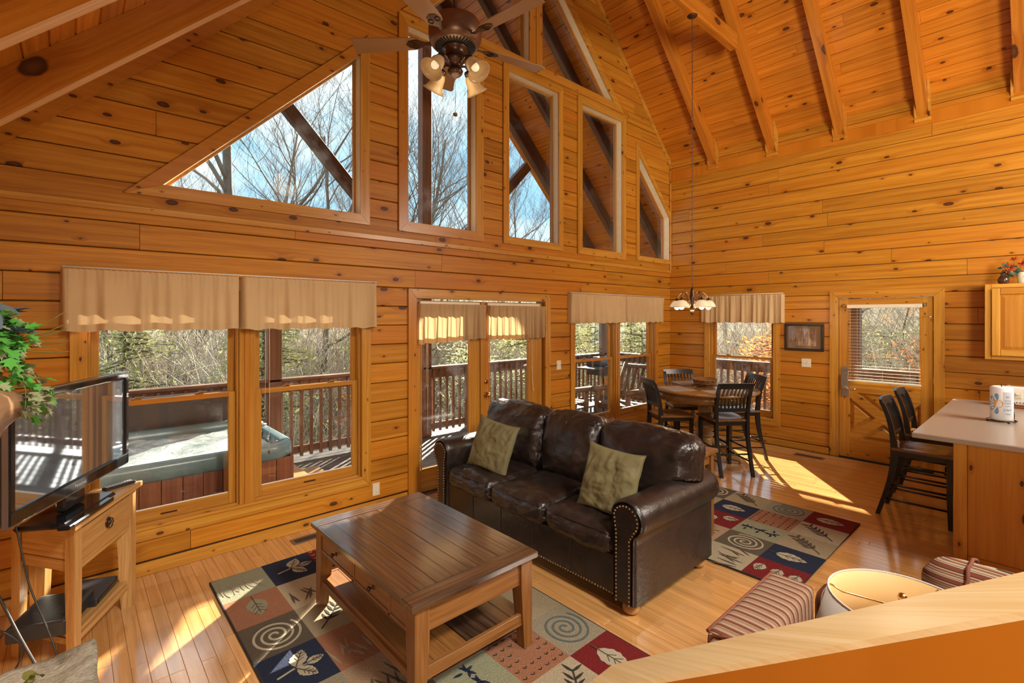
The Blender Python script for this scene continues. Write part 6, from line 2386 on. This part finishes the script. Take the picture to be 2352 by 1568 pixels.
pt = thing('paper_towel_holder', 'black wire paper towel stand on the beige countertop', 'paper towel holder', (5.75, .29, .928))
m = MB()
m.tube([(.092 * math.cos(2 * math.pi * i / 28), .092 * math.sin(2 * math.pi * i / 28), .014) for i in range(28)], .0035, 6, closed=True)
for k in range(3):
    a = 2 * math.pi * k / 3
    m.tube([(0, 0, .014), (.092 * math.cos(a), .092 * math.sin(a), .014)], .003, 6)
m.obj('base_ring', M['black'], pt)
for k in range(4):
    a = R(-150 + 90 * k)
    MB().lathe([(.0005, 0), (.008, .002), (.010, .008), (.006, .016), (.0005, .018)], 10, Matrix.Translation(Vector((.092 * math.cos(a), .092 * math.sin(a), 0)))).obj('ball_foot', M['black'], pt)
MB().tube([(0, 0, .014), (0, 0, .315)], .004, 6).obj('spindle', M['black'], pt)
MB().tube(bez((.062, -.068, .014), (.075, -.082, .06), (.05, -.055, .10), (.066, -.072, .13), 10) + bez((.066, -.072, .13), (.075, -.08, .16), (.05, -.06, .17), (.055, -.062, .14), 6)[1:], .003, 6).obj('side_arm', M['black'], pt)
pr = thing('paper_towel_roll', 'wrapped paper towel roll printed with a blue and orange flower', 'paper towels', (5.75, .29, .9465))
RR = .071
MB().lathe([(.018, .0), (RR - .004, .0), (RR, .004), (RR, .262), (RR - .006, .272), (RR - .02, .276), (.03, .268), (.018, .262)], 36).obj('wrapped_roll', M['paper'], pr)
view_a = math.atan2(-.29, -5.75)


def on_roll(name, poly, mat, lift, parent=pr):
    """flat printed shape (arc metres, height) laid on the roll"""
    me = MB()
    n = len(poly)
    rr = RR + lift
    vs = [(rr * math.cos(view_a + u / RR), rr * math.sin(view_a + u / RR), z) for u, z in poly]
    me.add(vs, [list(range(n))])
    return me.obj(name, mat, parent)


fc = (-.020, .135)
for k in range(9):
    an = R(20 + 40 * k)
    pts = []
    for i in range(16):
        q = 2 * math.pi * i / 16
        x, y = .052 + .021 * math.cos(q), .0105 * math.sin(q) * (1 + .45 * math.cos(q))
        pts.append((fc[0] + x * math.cos(an) - y * math.sin(an) * 1.0, fc[1] + (x * math.sin(an) + y * math.cos(an)) * 1.12))
    if max(p[0] for p in pts) > .012: continue
    ps = [(fc[0] + .052 * math.cos(an) + (u - fc[0] - .052 * math.cos(an)) * 1.14, fc[1] + .0582 * math.sin(an) + (z - fc[1] - .0582 * math.sin(an)) * 1.14) for u, z in pts]
    on_roll('printed_petal_outline', ps, M['print_navy'], .0004)
    on_roll('printed_petal', pts, M['petal_blue'], .0007)
on_roll('printed_flower_center', [(fc[0] + .029 * math.cos(2 * math.pi * i / 24), fc[1] + .033 * math.sin(2 * math.pi * i / 24)) for i in range(24)], M['print_orange'], .0009)
on_roll('printed_band', [(.010 + .058 * i / 8, .03) for i in range(9)] + [(.068 - .058 * i / 8, .235) for i in range(9)], M['print_grey'], .0011)


def roll_text(body, size, z, mat, u0=.038):
    me = text_obj('printed_lettering', body, size, mat, pr, Matrix.Identity(4), depth=0.0)
    rr = RR + .0016
    for v in me.data.vertices:
        x, y = -v.co.x, -v.co.y                    # the roll stands upside down
        a = view_a + (x + u0) / RR
        v.co = (rr * math.cos(a), rr * math.sin(a), z + y)


for body, sz, z in (('15', .026, .195), ('STRONG', .011, .165), ('2-PLY', .019, .145), ('SHEETS', .010, .120), ('2-PLY', .022, .090), ('ROLL', .014, .055)):
    roll_text(body, sz, z, M['print_navy'])

ts = thing('toaster', 'white toaster standing on a reddish board behind the paper towels', 'toaster', (6.76, .17, .953))
m = MB()
rbox(m, .075, .15, .09, .025, 10)
m.obj('body', M['white'], ts, (0, 0, .09))
for x in (-.03, .03):
    MB().cbox(x - .014, x + .014, -.11, .11, .1795, .1812, .0005).obj('bread_slot', M['mahog'], ts)
MB().cbox(-.082, -.073, .03, .09, .07, .13, .003).obj('lever_plate', M['almond'], ts)
MB().cbox(-.096, -.082, .045, .075, .105, .118, .003).obj('lever', M['white'], ts)
m = MB()
for k in range(4):
    m.lathe([(.005, 0), (.004, .003), (.0005, .004)], 8, Matrix.Translation(Vector((-.0752, .02 + .022 * k, .03))) @ Matrix.Rotation(R(-90), 4, 'Y'))
m.obj('buttons', M['dark_slot'], ts, kind='stuff')
bd = MB().cbox(6.66, 6.88, -.08, .36, .929, .952, .004).obj('cutting_board', M['mahog'])
tag(bd, 'reddish wooden board under the white toaster', 'cutting board')

uc = thing('wall_cabinet', 'pale pine wall cabinet with raised panel door above the counter', 'cabinet', (7.05, .48, 1.36))
MB().cbox(.02, .305, -.90, -.001, 0, .775, .002).obj('body', M['cabinet_z'], uc)
MB().cbox(0, .019, -.048, 0, 0, .775, .003).obj('stile', M['cabinet_z'], uc)
MB().cbox(0, .019, -.90, -.049, .735, .775, .003).obj('rail', M['cabinet_y'], uc)
MB().cbox(0, .019, -.90, -.049, 0, .035, .003).obj('rail', M['cabinet_y'], uc)
dd = place('door', None, uc)
d0, d1, z0, z1 = -.425, -.052, .04, .73
MB().cbox(-.020, -.001, d1 - .062, d1, z0, z1, .004).obj('door_stile', M['cabinet_z'], dd)
MB().cbox(-.020, -.001, d0, d0 + .062, z0, z1, .004).obj('door_stile', M['cabinet_z'], dd)
MB().cbox(-.020, -.001, d0 + .063, d1 - .063, z1 - .062, z1, .004).obj('door_rail', M['cabinet_y'], dd)
MB().cbox(-.020, -.001, d0 + .063, d1 - .063, z0, z0 + .062, .004).obj('door_rail', M['cabinet_y'], dd)
m = MB()
a0, a1, b0, b1 = d0 + .062, d1 - .062, z0 + .062, z1 - .062
m.add([(-.006, a0, b0), (-.006, a1, b0), (-.006, a1, b1), (-.006, a0, b1), (-.017, a0 + .035, b0 + .035), (-.017, a1 - .035, b0 + .035), (-.017, a1 - .035, b1 - .035), (-.017, a0 + .035, b1 - .035)],
      [(4, 5, 6, 7)] + [(i, (i + 1) % 4, 4 + (i + 1) % 4, 4 + i) for i in range(4)])
m.obj('raised_panel', M['cabinet_z'], dd)
MB().cbox(-.020, -.001, -.86, -.44, z0, z1, .004).obj('door', M['cabinet_z'], uc)

vs_ = thing('vase', 'small dark brown glazed vase on top of the wall cabinet', 'vase', (7.12, .345, 2.136))
MB().shell([(.028, 0), (.042, .012), (.048, .04), (.040, .065), (.024, .085), (.022, .10), (.034, .116)], .004, 20).obj('body', M['terra_pot'], vs_)
MB().lathe([(.0005, .001), (.027, .001), (.027, .004), (.0005, .004)], 16).obj('base', M['terra_pot'], vs_)
fl = thing('silk_flowers', 'rust orange silk chrysanthemums with teal leaves on top of the wall cabinet', 'flowers', (7.14, .27, 2.27))
rr_ = random.Random(12)
pet = lance_leaf(.045, .0065, M['mum'])
for k, (x, y, z) in enumerate(((-.02, .06, .05), (-.04, .02, .02), (-.03, .0, .10), (-.02, -.06, .06), (.0, -.10, .10), (-.03, -.12, .03), (-.05, .045, -.01))):
    hd = place('flower_head', None, fl, (x, y, z), (rr_.uniform(-.4, .4), R(-40) + rr_.uniform(-.5, .5), rr_.uniform(-.5, .5)))
    for i in range(26):
        place('petal', pet, hd, (0, 0, 0), (0, -rr_.uniform(.0, 1.2), 2 * math.pi * i / 26 + rr_.uniform(-.2, .2)))
    MB().tube(bez((x, y, z - .005), (x * .6, y * .7, z - .05), (0, .02, -.04), (-.01, .05, -.09), 6), .002, 5).obj('stem', M['teal_leaf'], fl)
tl = ivy_leaf(.05, M['teal_leaf'])
for k in range(26):
    place('leaf', tl, fl, (rr_.uniform(-.06, .02), rr_.uniform(-.14, .08), rr_.uniform(-.08, .08)), (rr_.uniform(-1, 1), rr_.uniform(-1, 1), rr_.uniform(0, 6.28)))
pot = thing('flower_pot', 'cream clay pot beside the small vase on top of the wall cabinet', 'pot', (7.16, .215, 2.136))
MB().shell([(.030, 0), (.038, .06), (.045, .11), (.048, .115)], .005, 18).obj('body', M['almond'], pot)
MB().lathe([(.0005, .09), (.036, .09), (.036, .10), (.0005, .10)], 16).obj('filling', M['terra_pot'], pot)

# ------------------------------------------------------------------ things on the walls
pf = thing('framed_picture', 'dark framed picture hung between the single window and the door', 'picture', (7.358, 2.258, 1.523))
pw, phh, fw_ = .24, .186, .034
for y0, y1, z0, z1 in ((-pw, pw, phh - fw_, phh), (-pw, pw, -phh, -phh + fw_), (-pw, -pw + fw_, -phh + fw_, phh - fw_), (pw - fw_, pw, -phh + fw_, phh - fw_)):
    MB().cbox(-.026, -.002, y0, y1, z0, z1, .007).obj('frame_side', M['pic_frame'], pf)
MB().box(-.008, -.004, -pw + fw_, pw - fw_, -phh + fw_, phh - fw_).obj('mat', M['mat'], pf)
im = NT('brown print with curtain reflection')  # upright brown streaks paint in the curtains reflected by the picture glass
p_ = im.obj_coord(); s_3 = im.sep(p_)
nn = im.noise(im.comb(im.math('MULTIPLY', s_3[1], 22), im.math('MULTIPLY', s_3[2], 5)), 1.0, 4, .6, .4, dim='2D')
im_m = im.done(im.bsdf(im.ramp(nn, [(.3, (.10, .05, .028)), (.5, (.26, .15, .085)), (.72, (.50, .40, .31))]), .4))
MB().box(-.0095, -.0082, -.145, .145, -.115, .115).obj('print', im_m, pf)
MB().box(-.0125, -.0105, -pw + fw_ - .003, pw - fw_ + .003, -phh + fw_ - .003, phh - fw_ + .003).obj('glass', M['glass'], pf)


def plate(name, wall, u, z, w, h, label, cat, kind):
    t = thing(name, label, cat, wall.p(u, 0, z))
    off = lambda m, u0, u1, d0, d1, z0, z1, c=.001: (m.cbox(u0, u1, d0, d1, z0, z1, c) if wall.axis == 'x' else m.cbox(d0, d1, u0, u1, z0, z1, c))
    off(MB(), -w / 2, w / 2, -.007, -.0005, -h / 2, h / 2, .003).obj('cover_plate', M['almond'], t)
    if kind == 'switch':
        for du in (-.023, .023):
            off(MB(), du - .005, du + .005, -.017, -.007, -.004, .014, .002).obj('toggle', M['white'], t)
    else:
        for dz in (-.020, .020):
            o = off(MB(), -.016, .016, -.0095, -.007, dz - .014, dz + .014, .003).obj('socket_face', M['white'], t)
            m = MB()
            off(m, -.008, -.006, -.0102, -.0094, dz - .003, dz + .007, .0002)
            off(m, .006, .008, -.0102, -.0094, dz - .003, dz + .007, .0002)
            off(m, -.002, .002, -.0102, -.0094, dz - .010, dz - .006, .0002)
            m.obj('slots', M['dark_slot'], o, kind='stuff')
    return t


plate('light_switch', SW, 2.233, 1.178, .115, .115, 'almond double light switch plate under the framed picture', 'light switch', 'switch')
plate('light_switch', FW, 4.645, 1.181, .085, .118, 'almond double light switch plate between the French doors and the rocker window', 'light switch', 'switch')
plate('power_outlet', FW, 2.125, .188, .072, .118, 'almond double power outlet low beside the hot tub window', 'outlet', 'outlet')


def register(label, loc, rz, L, W):
    t = thing('floor_register', label, 'floor vent', loc, rz)
    m = MB()
    m.cbox(-L / 2, L / 2, -W / 2, -W / 2 + .016, .0005, .006, .001); m.cbox(-L / 2, L / 2, W / 2 - .016, W / 2, .0005, .006, .001)
    m.cbox(-L / 2, -L / 2 + .02, -W / 2 + .016, W / 2 - .016, .0005, .006, .001); m.cbox(L / 2 - .02, L / 2, -W / 2 + .016, W / 2 - .016, .0005, .006, .001)
    m.obj('frame', M['vent'], t)
    MB().box(-L / 2 + .018, L / 2 - .018, -W / 2 + .014, W / 2 - .014, .0004, .0012).obj('duct', M['dark_slot'], t)
    n = int((L - .04) / .014)
    sl_ = MB().cbox(-.0025, .0025, -W / 2 + .016, W / 2 - .016, .001, .0052, .0005).mesh('louvre', M['vent'])
    for i in range(n):
        place('louvre', sl_, t, (-L / 2 + .026 + .014 * i, 0, 0))


register('brown metal floor vent by the front baseboard behind the coffee table', (1.46, 4.06, 0), 0, .30, .11)
register('brown metal floor vent by the baseboard near the half glazed door', (7.06, 2.11, 0), R(90), .34, .11)

# ------------------------------------------------------------------ console behind the sofa
cs_ = thing('console_table', 'narrow brown wooden console table behind the sofa', 'console table', (3.735, 2.45, 0))
for i in range(3):
    x0 = -.205 + .137 * i
    MB().cbox(x0, x0 + .136, -.61, .61, .69, .72, .003).obj('top_plank', M['cherry_y'], cs_)
for sx in (-1, 1):
    for sy in (-1, 1):
        MB().cbox(sx * .165 - .026, sx * .165 + .026, sy * .555 - .026, sy * .555 + .026, .0178, .688, .003).obj('leg', M['cherry_z'], cs_)
    MB().cbox(sx * .168 - .010, sx * .168 + .010, -.528, .528, .60, .688, .002).obj('apron', M['cherry_y'], cs_)
for sy in (-1, 1):
    MB().cbox(-.138, .138, sy * .558 - .01, sy * .558 + .01, .60, .688, .002).obj('apron', M['cherry_y'], cs_)
MB().cbox(-.138, .138, -.528, .528, .18, .20, .002).obj('lower_shelf', M['cherry_y'], cs_)
wb = thing('wire_basket', 'bronze wire ring basket on the console behind the sofa', 'basket', (3.76, 2.86, .7215))
for k in range(4):
    x = -.06 + .04 * k
    MB().tube([(x, .075 * math.cos(2 * math.pi * i / 24), .078 + .075 * math.sin(2 * math.pi * i / 24)) for i in range(24)], .003, 6, closed=True).obj('ring', M['bronze_l'], wb)
MB().tube([(-.06, 0, .004), (.06, 0, .004)], .003, 6).tube([(-.06, .075, .078), (.06, .075, .078)], .003, 6).tube([(-.06, -.075, .078), (.06, -.075, .078)], .003, 6).obj('cross_wire', M['bronze_l'], wb)

# ------------------------------------------------------------------ striped armchair and lamp
ac = thing('striped_armchair', 'maroon and cream striped low backed armchair beyond the stair wall', 'armchair', (2.2, .25, 0))
m = MB(); rbox(m, .33, .092, .13, .028, 12, (.008, .006, .008))
a_ = m.obj('arm', M['stripe_x'], ac, (-.085, .545, .485))
MB().tube([(-.085 - .325, y, z) for y, z in ((.462, .40), (.464, .55), (.485, .605), (.545, .625), (.605, .605), (.626, .55), (.628, .40))], .0065, 6).obj('welt', M['welt'], ac)
MB().tube([(x, .632, .606) for x in (-.40, -.2, 0, .15, .235)], .0075, 6).obj('welt', M['welt'], ac)
MB().cbox(-.39, .23, .47, .62, .09, .36, .02).obj('arm_base', M['stripe_x'], ac)
m = MB(); rbox(m, .33, .085, .13, .06, 12, (.01, .01, .012))
m.obj('arm', M['stripe_x'], ac, (-.085, -.545, .485))
MB().cbox(-.39, .23, -.62, -.47, .09, .36, .02).obj('arm_base', M['stripe_x'], ac)
m = MB(); rbox(m, .32, .45, .08, .05, 12, (.01, .0, .02))
m.obj('seat_cushion', M['stripe_x'], ac, (-.08, 0, .35))
m = MB(); rbox(m, .09, .47, .25, .06, 12, (.01, .0, .01))
m.obj('back', M['stripe_y'], ac, (.325, 0, .345))
MB().cbox(-.37, .22, -.46, .46, .08, .27, .01).obj('frame', M['welt'], ac)
for sx in (-.34, .34):
    for sy in (-.52, .52):
        MB().cbox(sx - .025, sx + .025, sy - .025, sy + .025, 0, .10, .004).obj('foot', M['cherry_z'], ac)
m = MB(); rbox(m, .10, .24, .115, .085, 16, (.015, .0, .02), None, 3, .008, 8)
pl_ = m.obj('striped_cushion', M['stripe_z'], None, (2.63, .13, .70))
pl_.rotation_euler = (0, R(12), R(-4))
tag(pl_, 'striped cushion tied with two cords standing behind the lamp shade', 'pillow')
for yy in (-.085, .085):
    pts = []
    for i in range(28):
        a = 2 * math.pi * i / 28
        x, z = abs(math.cos(a)) ** .75 * math.copysign(.122, math.cos(a)), abs(math.sin(a)) ** .75 * math.copysign(.138, math.sin(a))
        pts.append((x, yy + .003 * math.sin(i * 2), z))
    MB().tube(pts, .0065, 6, closed=True).obj('cord', M['welt'], pl_)

LPX, LPY = 1.525, .25
et = thing('end_table', 'round dark end table carrying the drum lamp by the stair wall', 'side table', (LPX, LPY - .02, 0))
MB().lathe([(.0005, .53), (.21, .53), (.22, .545), (.21, .56), (.0005, .56)], 32).obj('top', M['cherry_y'], et)
MB().lathe([(.035, .02), (.05, .06), (.03, .12), (.028, .40), (.05, .50), (.09, .529)], 20).obj('pedestal', M['cherry_z'], et)
MB().lathe([(.0005, 0), (.16, 0), (.17, .015), (.05, .035), (.035, .03)], 28).obj('base', M['cherry_z'], et)
lp = thing('table_lamp', 'table lamp with grey linen drum shade lined in cream beyond the stair wall', 'lamp', (LPX, LPY, .561))
MB().lathe([(.0005, 0), (.085, 0), (.09, .012), (.04, .03), (.03, .05), (.065, .10), (.072, .16), (.04, .23), (.02, .27), (.016, .33), (.0005, .335)], 24).obj('lamp_base', M['bronze'], lp)
RT, RB, ZT, ZB = .155, .218, .535, .29
MB().shell([(RB, ZB), (RT, ZT)], .0015, 48).obj('lamp_shade', M['shade_out'], lp)
MB().shell([(RB - .0025, ZB + .001), (RT - .0025, ZT - .001)], .001, 48).obj('shade_lining', M['shade_in'], lp)
for r_, z_ in ((RT, ZT), (RB, ZB)):
    MB().tube([(r_ * math.cos(2 * math.pi * i / 48), r_ * math.sin(2 * math.pi * i / 48), z_) for i in range(48)], .0028, 6, closed=True).obj('shade_rim', M['shade_out'], lp)
for k in range(3):
    a = R(101 + 120 * k)
    c, s = math.cos(a), math.sin(a)
    MB().tube([(0, 0, ZT - .015), (c * RT * .80, s * RT * .80, ZT - .015), (c * RT * .90, s * RT * .90, ZT - .008), (c * (RT - .003), s * (RT - .003), ZT - .004)], .0024, 6).obj('spider_wire', M['brass'], lp)
MB().lathe([(.010, ZT - .018), (.011, ZT - .012), (.004, ZT - .008), (.004, ZT - .002), (.008, ZT + .003), (.011, ZT + .011), (.007, ZT + .020), (.0005, ZT + .022)], 16).obj('finial', M['brass'], lp)
MB().tube([(0, 0, .33), (0, 0, ZT - .018)], .004, 6).obj('harp_rod', M['brass'], lp)
